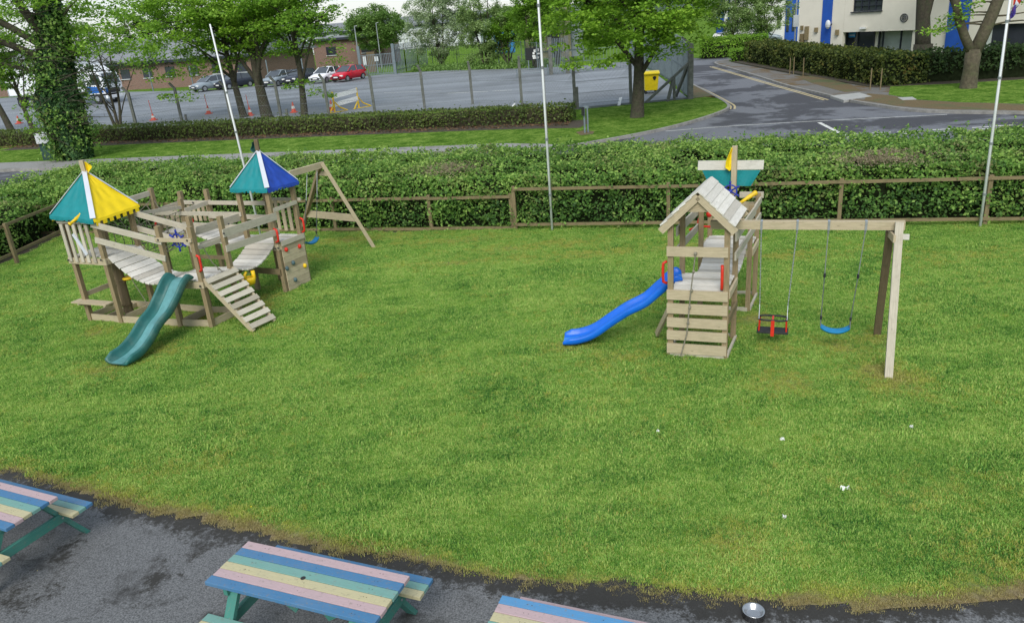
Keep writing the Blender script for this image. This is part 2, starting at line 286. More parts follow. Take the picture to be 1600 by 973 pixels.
class MB:
    def __init__(s, origin=(0, 0, 0)): s.v = []; s.f = []; s.uv = []; s.o = origin
    def face(s, idx, uvs=None): s.f.append(tuple(idx)); s.uv.extend(uvs if uvs else [(s.v[i][0], s.v[i][2]+s.v[i][1]) for i in idx])
    def beam(s, p0, p1, w, h, up=(0, 0, 1), taper=1.0, w1=None, h1=None):
        p0 = Vector(p0); p1 = Vector(p1); d = (p1-p0); L = d.length; d.normalize(); up = Vector(up)
        if abs(d.dot(up)) > 0.98: up = Vector((0, 1, 0)) if abs(d.y) < 0.9 else Vector((1, 0, 0))
        side = d.cross(up).normalized(); u2 = side.cross(d).normalized()
        b = len(s.v); w1 = w if w1 is None else w1; h1 = h if h1 is None else h1
        for p, ww, hh in ((p0, w, h), (p1, w1*taper, h1*taper)):
            for a, c in ((-1, -1), (1, -1), (1, 1), (-1, 1)): s.v.append(tuple(p+side*(a*ww/2)+u2*(c*hh/2)))
        r1 = random.random()*50; r2 = random.random()*50
        for k in range(4):
            k2 = (k+1) % 4; wv = w if k % 2 == 0 else h; o = r2+k*0.31
            s.face((b+k, b+k2, b+4+k2, b+4+k), [(r1, o), (r1, o+wv), (r1+L, o+wv), (r1+L, o)])
        s.face((b+3, b+2, b+1, b), [(r1, r2), (r1, r2+.05), (r1+.05, r2+.05), (r1+.05, r2)]); s.face((b+4, b+5, b+6, b+7), [(r1, r2), (r1, r2+.05), (r1+.05, r2+.05), (r1+.05, r2)])
        return s
    def post(s, x, y, z0, z1, w=0.09, ang=0.0, d=None):
        d = d or w; c, sn = math.cos(ang), math.sin(ang)
        return s.beam((x, y, z0), (x, y, z1), w, d, up=(-sn, c, 0))
    def box(s, c, size, ang=0.0):
        x, y, z = c; ux, uy = math.cos(ang), math.sin(ang)
        return s.beam((x-ux*size[0]/2, y-uy*size[0]/2, z), (x+ux*size[0]/2, y+uy*size[0]/2, z), size[1], size[2])
    def tube(s, pts, r, n=8, caps=True):
        pts = [Vector(p) for p in pts]; rs = r if isinstance(r, (list, tuple)) else [r]*len(pts); b = len(s.v); acc = 0
        ref = None
        for i, p in enumerate(pts):
            d = (pts[min(i+1, len(pts)-1)]-pts[max(i-1, 0)]).normalized()
            if ref is None: ref = Vector((1, 0, 0)) if abs(d.x) < 0.8 else Vector((0, 1, 0))
            a = (ref-d*ref.dot(d)).normalized(); c = d.cross(a); ref = a
            for k in range(n):
                t = 2*math.pi*k/n; s.v.append(tuple(p+(a*math.cos(t)+c*math.sin(t))*rs[i]))
        for i in range(len(pts)-1):
            L = (pts[i+1]-pts[i]).length
            for k in range(n):
                k2 = (k+1) % n; s.face((b+i*n+k, b+i*n+k2, b+(i+1)*n+k2, b+(i+1)*n+k), [(acc, k*.03), (acc, k*.03+.03), (acc+L, k*.03+.03), (acc+L, k*.03)])
            acc += L
        if caps: s.face([b+k for k in range(n)][::-1]); s.face([b+(len(pts)-1)*n+k for k in range(n)])
        return s
    def lathe(s, c, prof, n=20, closed=False):
        b = len(s.v); c = Vector(c)
        for r, z in prof:
            for k in range(n):
                t = 2*math.pi*k/n; s.v.append((c.x+r*math.cos(t), c.y+r*math.sin(t), c.z+z))
        for i in range(len(prof)-1):
            for k in range(n):
                k2 = (k+1) % n; s.face((b+i*n+k, b+i*n+k2, b+(i+1)*n+k2, b+(i+1)*n+k))
        if closed: s.face([b+k for k in range(n)][::-1]); s.face([b+(len(prof)-1)*n+k for k in range(n)])
        return s
    def grid(s, rows):
        b = len(s.v); n = len(rows[0])
        for r in rows: s.v.extend(tuple(p) for p in r)
        for i in range(len(rows)-1):
            for k in range(n-1): s.face((b+i*n+k, b+i*n+k+1, b+(i+1)*n+k+1, b+(i+1)*n+k))
        return s
    def prism(s, poly, d):
        """poly: list of 3d points (planar), extruded by vector d"""
        b = len(s.v); n = len(poly); d = Vector(d)
        s.v.extend(tuple(p) for p in poly); s.v.extend(tuple(Vector(p)+d) for p in poly)
        tris = tessellate_polygon([[Vector(p) for p in poly]])
        for t in tris: s.face([b+i for i in t]); s.face([b+n+i for i in t][::-1])
        for k in range(n): k2 = (k+1) % n; s.face((b+k, b+k2, b+n+k2, b+n+k))
        return s
    def sphere(s, c, r, sc=(1, 1, 1), n=10, m=6):
        return s.lathe_s(c, r, sc, n, m)
    def lathe_s(s, c, r, sc, n, m):
        b = len(s.v)
        for i in range(m+1):
            ph = math.pi*i/m
            for k in range(n):
                t = 2*math.pi*k/n; s.v.append((c[0]+r*sc[0]*math.sin(ph)*math.cos(t), c[1]+r*sc[1]*math.sin(ph)*math.sin(t), c[2]+r*sc[2]*math.cos(ph)))
        for i in range(m):
            for k in range(n): k2 = (k+1) % n; s.face((b+i*n+k, b+(i+1)*n+k, b+(i+1)*n+k2, b+i*n+k2))
        return s
    def build(s, name, mat, parent=None, smooth=False, bevel=0.0):
        o = mesh_obj(name, s.v, s.f, mat, parent, s.o, s.uv, smooth)
        if bevel:
            md = o.modifiers.new('bevel', 'BEVEL'); md.width = bevel; md.segments = 2; md.limit_method = 'ANGLE'
        return o
def struct(o): o['kind'] = 'structure'; return o
def slab(name, poly, z, mat, zb=-0.06):
    mb = MB(); pts = [(x, y, z) for x, y in poly]
    tris = tessellate_polygon([[Vector(p) for p in pts]]); n = len(pts)
    mb.v = pts+[(x, y, zb) for x, y in poly]
    for t in tris:
        a, b_, c = [Vector(pts[i]) for i in t]
        t = t if (b_-a).cross(c-a).z > 0 else t[::-1]
        mb.face(t)
    for k in range(n): k2 = (k+1) % n; mb.face((k, k2, n+k2, n+k))
    o = mb.build(name, mat); return struct(o)
def smooth_line(pts, n=8):
    """Catmull-Rom through 2-D points"""
    P = [Vector((p[0], p[1], 0)) for p in pts]; P = [P[0]*2-P[1]]+P+[P[-1]*2-P[-2]]; out = []
    for i in range(1, len(P)-2):
        for k in range(n):
            t = k/n; a, b, c, d = P[i-1:i+3]
            out.append(0.5*((2*b)+(c-a)*t+(2*a-5*b+4*c-d)*t*t+(3*b-a-3*c+d)*t**3))
    out.append(P[-2]); return [(p.x, p.y) for p in out]
def ribbon(name, line, w, z, mat, th=0.0, struct_=True):
    mb = MB(); L = []; R = []
    for i, p in enumerate(line):
        a = Vector(line[max(i-1, 0)]); b = Vector(line[min(i+1, len(line)-1)]); d = (b-a).normalized(); nn = Vector((-d.y, d.x))
        L.append((p[0]+nn.x*w/2, p[1]+nn.y*w/2)); R.append((p[0]-nn.x*w/2, p[1]-nn.y*w/2))
    if th: rows = [[(l[0], l[1], z-th), (l[0], l[1], z), (r[0], r[1], z), (r[0], r[1], z-th)] for l, r in zip(L, R)]
    else: rows = [[(l[0], l[1], z), (r[0], r[1], z)] for l, r in zip(L, R)]
    mb.grid(rows); o = mb.build(name, mat)
    return struct(o) if struct_ else o

# ------------------------------------------------------------------ numpy foliage
def leaf_mesh(name, C, size, mat, parent=None, origin=(0, 0, 0), upbias=0.6, nrm=None, aspect=0.62):
    n = len(C); C = np.asarray(C, dtype=np.float64)
    nv = RNG.normal(size=(n, 3)); nv /= np.linalg.norm(nv, axis=1)[:, None]
    if nrm is None: nv[:, 2] = np.abs(nv[:, 2])+upbias
    else: nv = nv*0.75+nrm
    nv /= np.linalg.norm(nv, axis=1)[:, None]
    t = RNG.normal(size=(n, 3)); t -= (t*nv).sum(1)[:, None]*nv; t /= np.linalg.norm(t, axis=1)[:, None]
    b = np.cross(nv, t); s = (size*RNG.uniform(0.5, 1.45, n))[:, None]
    sag = -nv*s*0.12
    v = np.stack([C-t*s*0.5+sag, C+b*s*0.5*aspect, C+t*s*0.5+sag, C-b*s*0.5*aspect], 1).reshape(-1, 3)-np.array(origin)
    me = bpy.data.meshes.new(name); me.vertices.add(4*n); me.vertices.foreach_set('co', v.ravel())
    me.loops.add(4*n); me.loops.foreach_set('vertex_index', np.arange(4*n, dtype=np.int32))
    me.polygons.add(n); me.polygons.foreach_set('loop_start', np.arange(n, dtype=np.int32)*4)
    try: me.polygons.foreach_set('loop_total', np.full(n, 4, dtype=np.int32))
    except Exception: pass
    me.update(calc_edges=True); me.validate()
    me.materials.append(MATS[mat]); o = bpy.data.objects.new(name, me); COL.objects.link(o)
    if parent is not None: o.parent = parent
    else: o.location = origin
    return o
def vnoise(x, y, seed=0, sc=1.0):
    x = np.asarray(x)*sc; y = np.asarray(y)*sc; r = np.random.default_rng(seed); out = 0
    for k in range(7):
        a = r.uniform(0, 2*math.pi); f = 1.55**k*0.6; ph = r.uniform(0, 6.28, 2)
        out = out+np.sin(x*f*math.cos(a)+y*f*math.sin(a)+ph[0])*np.sin(-x*f*math.sin(a)*0.9+y*f*math.cos(a)+ph[1])/(1.35**k)
    return out/2.6
def hedge(name, label, A, B, depth, h, leaf, dens, mat, seed=1, core='hedge_core', gap=0.0, bottom=0.08, bulge=0.14, group=None, hl=None, top_mul=1.0, shoots=False, front=None):
    """A->B front base line, depth to the left-hand normal (away from the viewer)"""
    A = np.array(A, float); B = np.array(B, float); d = B-A; L = np.linalg.norm(d); d /= L; nn = np.array([-d[1], d[0]])
    root = thing(name, label, 'hedge', (A[0], A[1], 0), 0, group); og = (A[0], A[1], 0)
    hfun = lambda u: h+0.0*u if hl is None else np.interp(u, [0, L], hl)
    # core
    nu = max(8, int(L/0.5)); mb = MB(og); rows = []
    for i in range(nu+1):
        u = L*i/nu; hh = float(hfun(u)); w = 0.10*float(vnoise(u, 0, seed, 2.1)); prof = []
        e = 0.35 if i in (0, nu) else 0.0
        for q, z in ((0.22+w+e, 0.0), (0.16+w+e, hh*0.5), (0.26+w+e, hh-0.26), (0.5+e, hh-0.18+w*0.6), (depth-0.5-e, hh-0.18-w*0.6), (depth-0.22-e, hh-0.3), (depth-0.2-e, 0.0)):
            q = min(max(q, 0.1), depth-0.1); uu = min(max(u, 0.2), L-0.2); p = A+d*uu+nn*q; prof.append((p[0], p[1], z))
        rows.append(prof)
    mb.grid(rows)
    n_ = 7; mb.face([k for k in range(n_)]); mb.face([nu*n_+k for k in range(n_)][::-1])
    mb.build('branches', core, root)
    # leaves
    C = []; NR = []; C2 = []; NR2 = []
    nt_ = int(L*depth*dens*top_mul); nf = int(L*h*dens)
    u = RNG.uniform(0, L, nt_); q = RNG.uniform(0, depth, nt_); hh = hfun(u)
    edge = np.minimum(q, depth-q); drop = 0.25*np.exp(-edge/0.14)
    z = hh-drop+(.13*vnoise(u, q, seed+40, 1.2) if shoots else 0)+bulge*0.8*vnoise(u, q, seed, 2.6)+bulge*0.5*vnoise(u, q, seed+9, 7)-np.abs(RNG.normal(0, 0.07, nt_))+0.03
    spr = RNG.random(nt_) < 0.025; z = z+spr*RNG.uniform(0.05, 0.26, nt_)
    hole = (vnoise(u, q, seed+20, 3.2)+.5*vnoise(u, q, seed+21, 9) < -.40) & (RNG.random(nt_) < .85*min(1, gap*4)); z = z-hole*.22
    P = A+np.outer(u, d)+np.outer(q, nn); C.append(np.column_stack([P, z])); NR.append(np.tile([0, 0, 0.8], (nt_, 1)))
    ns = int(L*depth*(1.6 if shoots else 0))
    if ns:
        u = RNG.uniform(0, L, ns); q = RNG.uniform(0, depth, ns); m = 9; t = np.tile(np.linspace(0, 1, m), ns); uu = np.repeat(u, m); qq = np.repeat(q, m); ll = np.repeat(RNG.uniform(.10, .34, ns), m)
        lx_, ly_ = np.repeat(RNG.normal(0, .25, ns), m), np.repeat(RNG.normal(0, .25, ns), m)
        uu2 = uu+lx_*ll*t+RNG.normal(0, .018, len(t)); qq2 = qq+ly_*ll*t+RNG.normal(0, .018, len(t)); zz = hfun(uu)+bulge*.8*vnoise(uu, qq, seed, 2.6)+ll*t
        P = A+np.outer(uu2, d)+np.outer(qq2, nn); C.append(np.column_stack([P, zz])); NR.append(np.tile([0, 0, .4], (len(t), 1)))
    for side, nfk in ((0, nf), (1, nf//2)):
        u = RNG.uniform(0, L, nfk); hh = hfun(u); z = bottom+(hh-bottom)*RNG.random(nfk)**0.8
        off = bulge*vnoise(u, z*1.6, seed+3+side, 2.4)+bulge*0.7*vnoise(u, z*1.5, seed+5, 6.5)+np.abs(RNG.normal(0, 0.08, nfk))-0.02
        keep = (vnoise(u, z, seed+8, 4.0) > -0.75+gap) | (RNG.random(nfk) < 0.3)
        q = off if side == 0 else depth-off; P = A+np.outer(u, d)+np.outer(q, nn); s_ = -1 if side == 0 else 1
        pts_ = np.column_stack([P, z]); nr_ = np.tile([nn[0]*s_*0.7, nn[1]*s_*0.7, 0.45], (nfk, 1))
        main_leaf = keep & (z/hh+.22*vnoise(u, z*2, seed+30, 1.5)+.10*RNG.normal(size=nfk) > .62) if front else keep
        C.append(pts_[main_leaf]); NR.append(nr_[main_leaf])
        if front: C2.append(pts_[keep & ~main_leaf]); NR2.append(nr_[keep & ~main_leaf])
    for e in (0, 1):
        k = int(depth*h*dens); q = RNG.uniform(0, depth, k); z = RNG.uniform(bottom, h, k); off = np.abs(RNG.normal(0, 0.08, k))+bulge*0.6*vnoise(q, z, seed+e, 4)
        u = off if e == 0 else L-off; P = A+np.outer(u, d)+np.outer(q, nn); C.append(np.column_stack([P, z*hfun(u)/h])); NR.append(np.tile([d[0]*(2*e-1)*0.7, d[1]*(2*e-1)*0.7, 0.4], (k, 1)))
    leaf_mesh('foliage', np.vstack(C), leaf, mat, root, og, nrm=np.vstack(NR))
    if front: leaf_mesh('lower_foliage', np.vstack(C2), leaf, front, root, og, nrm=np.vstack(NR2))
    return root
def bend(p0, p1, n, sag, r):
    out = []; p0 = Vector(p0); p1 = Vector(p1); L = (p1-p0).length
    w = Vector((r.uniform(-1, 1), r.uniform(-1, 1), r.uniform(-.3, .3)))*L*0.07; w2 = Vector((r.uniform(-1, 1), r.uniform(-1, 1), r.uniform(-.5, .5)))*L*0.04
    for i in range(n+1):
        t = i/n; out.append(p0.lerp(p1, t)+w*math.sin(math.pi*t)+w2*math.sin(2*math.pi*t)+Vector((0, 0, sag*L*math.sin(math.pi*t))))
    return out
def tree(name, label, base, H, r0, fork, crown_c, crown_r, n_limb, clumps, per, leaf, lmat, seed, coff=(0, 0), bark='bark', cat='tree', lean=(0, 0), cl_r=0.75, flat=0.38, group=None, bare=0, droop=0.0, shell=0.55, extra=None, stems=1, inner=0.25):
    """trunk to H, limbs from height fork into an ellipsoidal crown; foliage in flattened sprays round the limb ends"""
    r = random.Random(seed); x, y = base; root = thing(name, label, cat, (x, y, 0), 0, group); og = (x, y, 0)
    tr = MB(og); tips = []
    cc = Vector((x+lean[0]+coff[0], y+lean[1]+coff[1], crown_c)); cr = Vector(crown_r)
    trunks = []
    for s_ in range(stems):
        off = Vector((r.uniform(-.5, .5), r.uniform(-.3, .3), 0))*(0.9 if stems > 1 else 0)
        top = Vector((x+lean[0]*1.0, y+lean[1], H))+off*3
        pts = bend(Vector((x, y, -0.1))+off*0.4, top, 9, 0, r); pts = [a_.lerp(Vector((x, y, -0.1))+off*.4+(top-Vector((x, y, -0.1))-off*.4)*(k_/9), 0.75) for k_, a_ in enumerate(pts)]; n = len(pts)
        rr = [r0*(1-0.82*i/(n-1)) for i in range(n)]; rr[0] *= 1.45; rr[1] *= 1.06
        pts.insert(1, pts[0].lerp(pts[1], 0.25)); rr.insert(1, r0*1.12)
        tr.tube(pts, rr, 10); trunks.append((pts, rr))
    for i in range(n_limb):
        pts, rr = trunks[i % stems]; t = fork/H+(0.96-fork/H)*(i/(max(1, n_limb-1)))**1.05; k = t*(len(pts)-1); a = pts[int(k)].lerp(pts[min(int(k)+1, len(pts)-1)], k-int(k))
        az = i*2.399+r.uniform(-.4, .4); el = r.uniform(-0.35, 0.55)+0.8*(t-0.4)
        dv = Vector((math.cos(az)*math.cos(el), math.sin(az)*math.cos(el), math.sin(el)))
        e = cc+Vector((dv.x*cr.x, dv.y*cr.y, dv.z*cr.z))*r.uniform(0.72, 0.98)
        e.z -= droop*r.random()
        lr = max(0.02, r0*(1-0.75*t)*0.55); lp = bend(a, e, 6, 0.10, r); tr.tube(lp, [lr*(1-0.85*j/6) for j in range(7)], 6)
        for j in range(5):
            kk = r.uniform(2.0, 5.6); a2 = lp[int(kk)].lerp(lp[min(int(kk)+1, 6)], kk-int(kk)); L = (e-a).length*r.uniform(0.22, 0.42)
            e2 = a2+Vector((r.uniform(-1, 1), r.uniform(-1, 1), r.uniform(-0.45, 0.6))).normalized()*L
            tr.tube(bend(a2, e2, 4, 0.08, r), [lr*0.42*(1-0.8*q/4) for q in range(5)], 5); tips.append(e2); tips.append(a2.lerp(e2, 0.6))
        tips.append(e)
    for i in range(bare):
        a = Vector((x, y, r.uniform(fork, H*0.8))); e = a+Vector((r.uniform(-1, 1), r.uniform(-1, .4), r.uniform(-.4, .7)))*r.uniform(1.2, 2.4)
        tr.tube(bend(a, e, 4, 0.05, r), [0.03, 0.024, 0.018, 0.012, 0.006], 5)
    tr.build('trunk', bark, root, smooth=True)
    g = np.random.default_rng(seed); C = []
    n_t = len(tips)
    cen = []
    for i in range(clumps):
        if i < n_t: c = tips[i]
        else:
            v = Vector(g.normal(size=3)).normalized(); rad_ = g.uniform(inner, 1)**shell; c = cc+Vector((v.x*cr.x, v.y*cr.y, v.z*cr.z))*rad_
        cen.append(tuple(c))
    if extra: cen += extra
    for c in cen:
        k = int(per*g.uniform(0.5, 1.4)); q = g.normal(size=(k, 3)); q /= np.linalg.norm(q, axis=1)[:, None]; q *= (g.uniform(0, 1, k)**0.5)[:, None]
        s = cl_r*g.uniform(0.6, 1.25); p = q*[s, s, s*flat]; p[:, 2] -= 0.22*(p[:, 0]**2+p[:, 1]**2)/max(s, .1)
        C.append(p+np.array(c))
    leaf_mesh('crown', np.vstack(C), leaf, lmat, root, og, upbias=0.7)
    return root

# ================================================================== SETTING
# ground sheet, out to the horizon
mb = MB(); mb.v = [(-1500, -60, 0), (1500, -60, 0), (1500, 2500, 0), (-1500, 2500, 0)]; mb.face((0, 1, 2, 3)); struct(mb.build('ground', 'verge_grass'))
EDGE_PX = [(-260, 650), (-120, 690), (0, 733), (90, 762), (200, 790), (300, 814), (400, 835), (550, 865), (700, 890), (800, 905), (900, 918), (1050, 933), (1200, 944), (1330, 948), (1450, 943), (1600, 936), (1800, 925)]
EDGE = [G(*p) for p in EDGE_PX]
EX = [p[0] for p in EDGE]; EY = [p[1] for p in EDGE]
def edge_y(x): return np.interp(x, EX, EY)
# terrace tarmac with moss attribute: mossy band near the grass, dark patches by the tables
xs = np.arange(-13, 9.01, 0.2); ys = np.arange(-1, 12.01, 0.2)
def grid_obj(name, xs, ys, zf, mat, cull=None):
    X, Y = np.meshgrid(xs, ys); Z = zf(X, Y); nx = len(xs); ny = len(ys)
    v = np.column_stack([X.ravel(), Y.ravel(), Z.ravel()]); i = np.arange(nx*ny).reshape(ny, nx)
    f = np.stack([i[:-1, :-1], i[:-1, 1:], i[1:, 1:], i[1:, :-1]], -1).reshape(-1, 4)
    if cull is not None: c = v[f].mean(1); f = f[cull(c[:, 0], c[:, 1])]
    me = bpy.data.meshes.new(name); me.from_pydata(v.tolist(), [], f.tolist()); me.materials.append(MATS[mat]); me.update()
    o = bpy.data.objects.new(name, me); COL.objects.link(o); return o, v
def dperp(x, y): return (y-edge_y(x))*0.90        # + on the lawn side
ter, tv = grid_obj('terrace', xs, ys, lambda X, Y: 0.004+0*X, 'terrace_asphalt', lambda x, y: y < edge_y(x)+0.5)
struct(ter)
at = ter.data.attributes.new('moss_dark', 'FLOAT', 'POINT')
dd = -dperp(tv[:, 0], tv[:, 1])
moss_dark = np.clip(1.1-dd/0.36, 0, 1)*0.92
for (px, py, r_) in ((255, 895, .26), (225, 930, .20), (40, 930, .42), (100, 860, .30), (330, 850, .2), (165, 905, .10), (560, 950, .25), (30, 790, .2)):  # round dark patches on the tarmac by the tables
    cx, cy = G(px, py); moss_dark = np.maximum(moss_dark, 0.62*np.exp(-((tv[:, 0]-cx)**2+(tv[:, 1]-cy)**2)/r_**2))
at.data.foreach_set('value', moss_dark.astype(np.float32))
# lawn
FA = V(-4.78, 20.09); FB = V(10.35, 15.97); FD = (FB-FA).normalized()
def fence_y(x): return FA.y+(x-FA.x)*FD.y/FD.x
lx = np.arange(-13.0, 14.01, 0.11); ly = np.arange(4.4, 23.0, 0.11)
def lawn_z(X, Y):
    return 0.022+0.022*vnoise(X, Y, 21, 0.7)+0.012*vnoise(X, Y, 22, 2.3)-0.02*np.exp(-np.clip(dperp(X, Y), 0, 9)/0.15)
def on_lawn(x, y, m=0.0):
    e = edge_y(x)+0.06*vnoise(x, 0*x, 31, 3.0)+0.035*vnoise(x, 0*x, 32, 9.0)
    return (y > e+m) & (y < fence_y(x)+1.0) & (x > -12.95-0.02*(20-y)) 
lawn, lv = grid_obj('lawn', lx, ly, lawn_z, 'lawn_base', lambda x, y: on_lawn(x, y)); struct(lawn)
def wear_at(x, y):
    e = edge_y(x)+0.06*vnoise(x, 0*x, 31, 3.0)+0.035*vnoise(x, 0*x, 32, 9.0); d = y-e
    we = np.clip(1.2-d/(0.27+0.12*vnoise(x, y, 33, 1.1)), 0, 1)*np.clip(1+.25*vnoise(x, y, 34, 5), .6, 1); w = 0*d
    for (px, py, rx, ry, a) in ((1385, 590, .45, .55, .72), (1370, 535, .3, .35, .55), (1225, 600, .45, .4, .45), (1215, 550, .3, .3, .5), (1310, 545, .35, .3, .42), (1000, 470, .5, .5, .3), (960, 560, .45, .3, .35), (890, 545, .3, .2, .5),
                                (1180, 500, .4, .3, .6), (1160, 470, .3, .3, .6), (1110, 500, .5, .6, .55), (250, 550, .5, .4, .35), (160, 580, .4, .3, .5), (150, 520, .3, .3, .5), (300, 500, .6, .4, .4), (415, 470, .5, .6, .4), (420, 520, .5, .3, .3),
                                (560, 375, 1.4, .35, .5), (700, 378, 1.6, .3, .42), (850, 385, 1.8, .35, .45), (960, 395, 1.6, .3, .4), (1100, 380, 1.2, .3, .3), (1500, 400, 1.2, .4, .3), (1250, 400, 1, .35, .35), (480, 400, .8, .5, .35), (1550, 880, .5, .35, .35), (740, 410, 2.4, .2, .35),
                                (1150, 850, .3, .25, .5), (1570, 860, .4, .3, .3), (300, 730, .8, .3, .2), (1480, 770, .6, .3, .2)):
        cx, cy = G(px, py); w = np.maximum(w, a*np.exp(-(((x-cx)/rx)**2+((y-cy)/ry)**2)))
    w = 1.4*w*np.clip(0.9+0.6*vnoise(x, y, 35, 3.5), 0.45, 1.3)+0.10*np.clip(vnoise(x, y, 36, 0.9), 0, 1)+0.10*np.clip(vnoise(x, y, 37, 3.1), 0, 1)
    w = np.minimum(w, .72); w = np.maximum(w, we)
    return np.clip(w, 0, 1)
def put_attr(o, v, name, val):
    a = o.data.attributes.new(name, 'FLOAT', 'POINT'); a.data.foreach_set('value', val.astype(np.float32))
put_attr(lawn, lv, 'wear', wear_at(lv[:, 0], lv[:, 1]))
# grass tufts scattered over the lawn
def tuft(name, n, rad_, hgt, seed, wd=0.004):
    g = np.random.default_rng(seed); mb = MB()
    for i in range(n):
        a = g.uniform(0, 6.28); q = rad_*g.uniform(0, 1)**0.6; bx, by = q*math.cos(a), q*math.sin(a); h = hgt*g.uniform(0.5, 1.25)
        la = g.uniform(0, 6.28); ln = h*g.uniform(0.3, 1.6); dx, dy = ln*math.cos(la), ln*math.sin(la); wa = la+1.57; wx, wy = wd*math.cos(wa), wd*math.sin(wa)
        b = len(mb.v); mb.v += [(bx-wx, by-wy, -0.01), (bx+wx, by+wy, -0.01), (bx+dx*.4+wx*.8, by+dy*.4+wy*.8, h*.65), (bx+dx*.4-wx*.8, by+dy*.4-wy*.8, h*.65), (bx+dx, by+dy, h*g.uniform(0.75, 1.0))]
        mb.face((b, b+1, b+2, b+3)); mb.face((b+3, b+2, b+4))
    o = mb.build(name, 'grass_blade'); COL.objects.unlink(o); return o
tcol = bpy.data.collections.new('grass_tufts')
for i, (n, r_, h_) in enumerate(((90, .13, .017), (80, .12, .021), (96, .14, .015), (40, .06, .034))): tcol.objects.link(tuft('tuft', n, r_, h_, 40+i))
def scatter(name, src_o, label, dens, smin, smax, seed):
    o = bpy.data.objects.new(name, src_o.data.copy()); COL.objects.link(o); o.data.materials.clear(); o.data.materials.append(MATS['grass_blade'])
    tag(o, label, 'grass', kind='stuff')
    ng = bpy.data.node_groups.new(name, 'GeometryNodeTree'); ng.interface.new_socket('Geometry', in_out='INPUT', socket_type='NodeSocketGeometry'); ng.interface.new_socket('Geometry', in_out='OUTPUT', socket_type='NodeSocketGeometry')
    gi = ng.nodes.new('NodeGroupInput'); go = ng.nodes.new('NodeGroupOutput'); L = ng.links.new
    dp = ng.nodes.new('GeometryNodeDistributePointsOnFaces'); dp.inputs['Seed'].default_value = seed
    na = ng.nodes.new('GeometryNodeInputNamedAttribute'); na.data_type = 'FLOAT'; na.inputs['Name'].default_value = 'dens'
    mm = ng.nodes.new('ShaderNodeMath'); mm.operation = 'MULTIPLY'; mm.inputs[1].default_value = dens; L(na.outputs['Attribute'], mm.inputs[0]); L(mm.outputs[0], dp.inputs['Density'])
    ci = ng.nodes.new('GeometryNodeCollectionInfo'); ci.inputs['Collection'].default_value = tcol; ci.inputs['Separate Children'].default_value = True; ci.inputs['Reset Children'].default_value = True
    ip = ng.nodes.new('GeometryNodeInstanceOnPoints'); ip.inputs['Pick Instance'].default_value = True
    rv = ng.nodes.new('FunctionNodeRandomValue'); rv.data_type = 'FLOAT_VECTOR'; rv.inputs['Max'].default_value = (0.25, 0.25, 6.283); rv.inputs['Min'].default_value = (-0.25, -0.25, 0)
    nh = ng.nodes.new('GeometryNodeInputNamedAttribute'); nh.data_type = 'FLOAT'; nh.inputs['Name'].default_value = 'hgt'
    rs = ng.nodes.new('FunctionNodeRandomValue'); rs.data_type = 'FLOAT'; rs.inputs[2].default_value = smin; rs.inputs[3].default_value = smax
    ms = ng.nodes.new('ShaderNodeMath'); ms.operation = 'MULTIPLY'; L(rs.outputs[1], ms.inputs[0]); L(nh.outputs['Attribute'], ms.inputs[1])
    L(gi.outputs[0], dp.inputs['Mesh']); L(dp.outputs['Points'], ip.inputs['Points']); L(ci.outputs[0], ip.inputs['Instance']); L(rv.outputs['Value'], ip.inputs['Rotation']); L(ms.outputs[0], ip.inputs['Scale'])
    L(ip.outputs[0], go.inputs[0]); md = o.modifiers.new('scatter', 'NODES'); md.node_group = ng; return o
X_, Y_ = lv[:, 0], lv[:, 1]
dens = np.interp(Y_, [5, 9, 14, 20], [1.25, 1.0, 0.75, 0.55])*np.clip(1.0-0.15*wear_at(X_, Y_)+0.3*vnoise(X_, Y_, 51, 2.0), 0.35, 1.3)
hg = 0.55*np.clip((vnoise(X_, Y_, 54, 2.6)-.62)*5, 0, 1)+np.clip(0.95+0.25*vnoise(X_, Y_, 52, 1.3)+0.45*np.clip(vnoise(X_, Y_, 53, 4.5), -.4, 1)-0.35*wear_at(X_, Y_), 0.5, 1.7)
put_attr(lawn, lv, 'dens', dens); put_attr(lawn, lv, 'hgt', hg)
scatter('grass', lawn, 'green mown lawn with yellowed worn patches between the terrace and the fence', 330, 0.75, 1.35, 3)

# main road behind the hedge, footpath, verge, side road
def ln(P, Q, x): return P[1]+(x-P[0])*(Q[1]-P[1])/(Q[0]-P[0])
HB0 = (-14.32, 25.62); HB1 = (13.52, 20.02)                # hedge back line
PF0 = (-24.78, 38.96); PF1 = (0.55, 32.09)                 # far edge of the footpath
PN0 = (-22.92, 35.83+0.55); PN1 = (0.50, 30.50)
corner = smooth_line([G(790, 237), G(880, 232), G(940, 223), G(1000, 212), G(1050, 201), G(1090, 190), G(1120, 180), G(1137, 172), G(1136, 165), G(1120, 155), G(1085, 136), G(1040, 115), G(1000, 96)], 6)
rkerb = smooth_line([G(1900, 176), G(1700, 180), G(1600, 179), G(1500, 178), G(1430, 175), G(1370, 167), G(1320, 158), G(1280, 148), G(1230, 136), G(1180, 120), G(1140, 108), G(1120, 102), G(1122, 98), G(1165, 93), G(1230, 90)], 6)
pathfar_l = (-70, ln(PF0, PF1, -70)); pathnear_l = (-70, ln(PN0, PN1, -70))
road_poly = [(-70, ln(HB0, HB1, -70)+1), (40, ln(HB0, HB1, 40)+1)]+rkerb[0:]+[G(1240, 88), G(1100, 91.5), G(1040, 90)]+corner[::-1]+[pathnear_l]
slab('road', road_poly, 0.006, 'road_asphalt', -0.05)
path_poly = [pathnear_l, (corner[0][0], corner[0][1]+.02)]+[G(880, 231), G(850, 229), G(790, 228)]+[pathfar_l]
slab('footpath', path_poly, 0.105, 'path_asphalt', -0.05)
kl = [pathnear_l]+[(x_, ln(PN0, PN1, x_)) for x_ in np.linspace(-60, -2, 20)]+corner
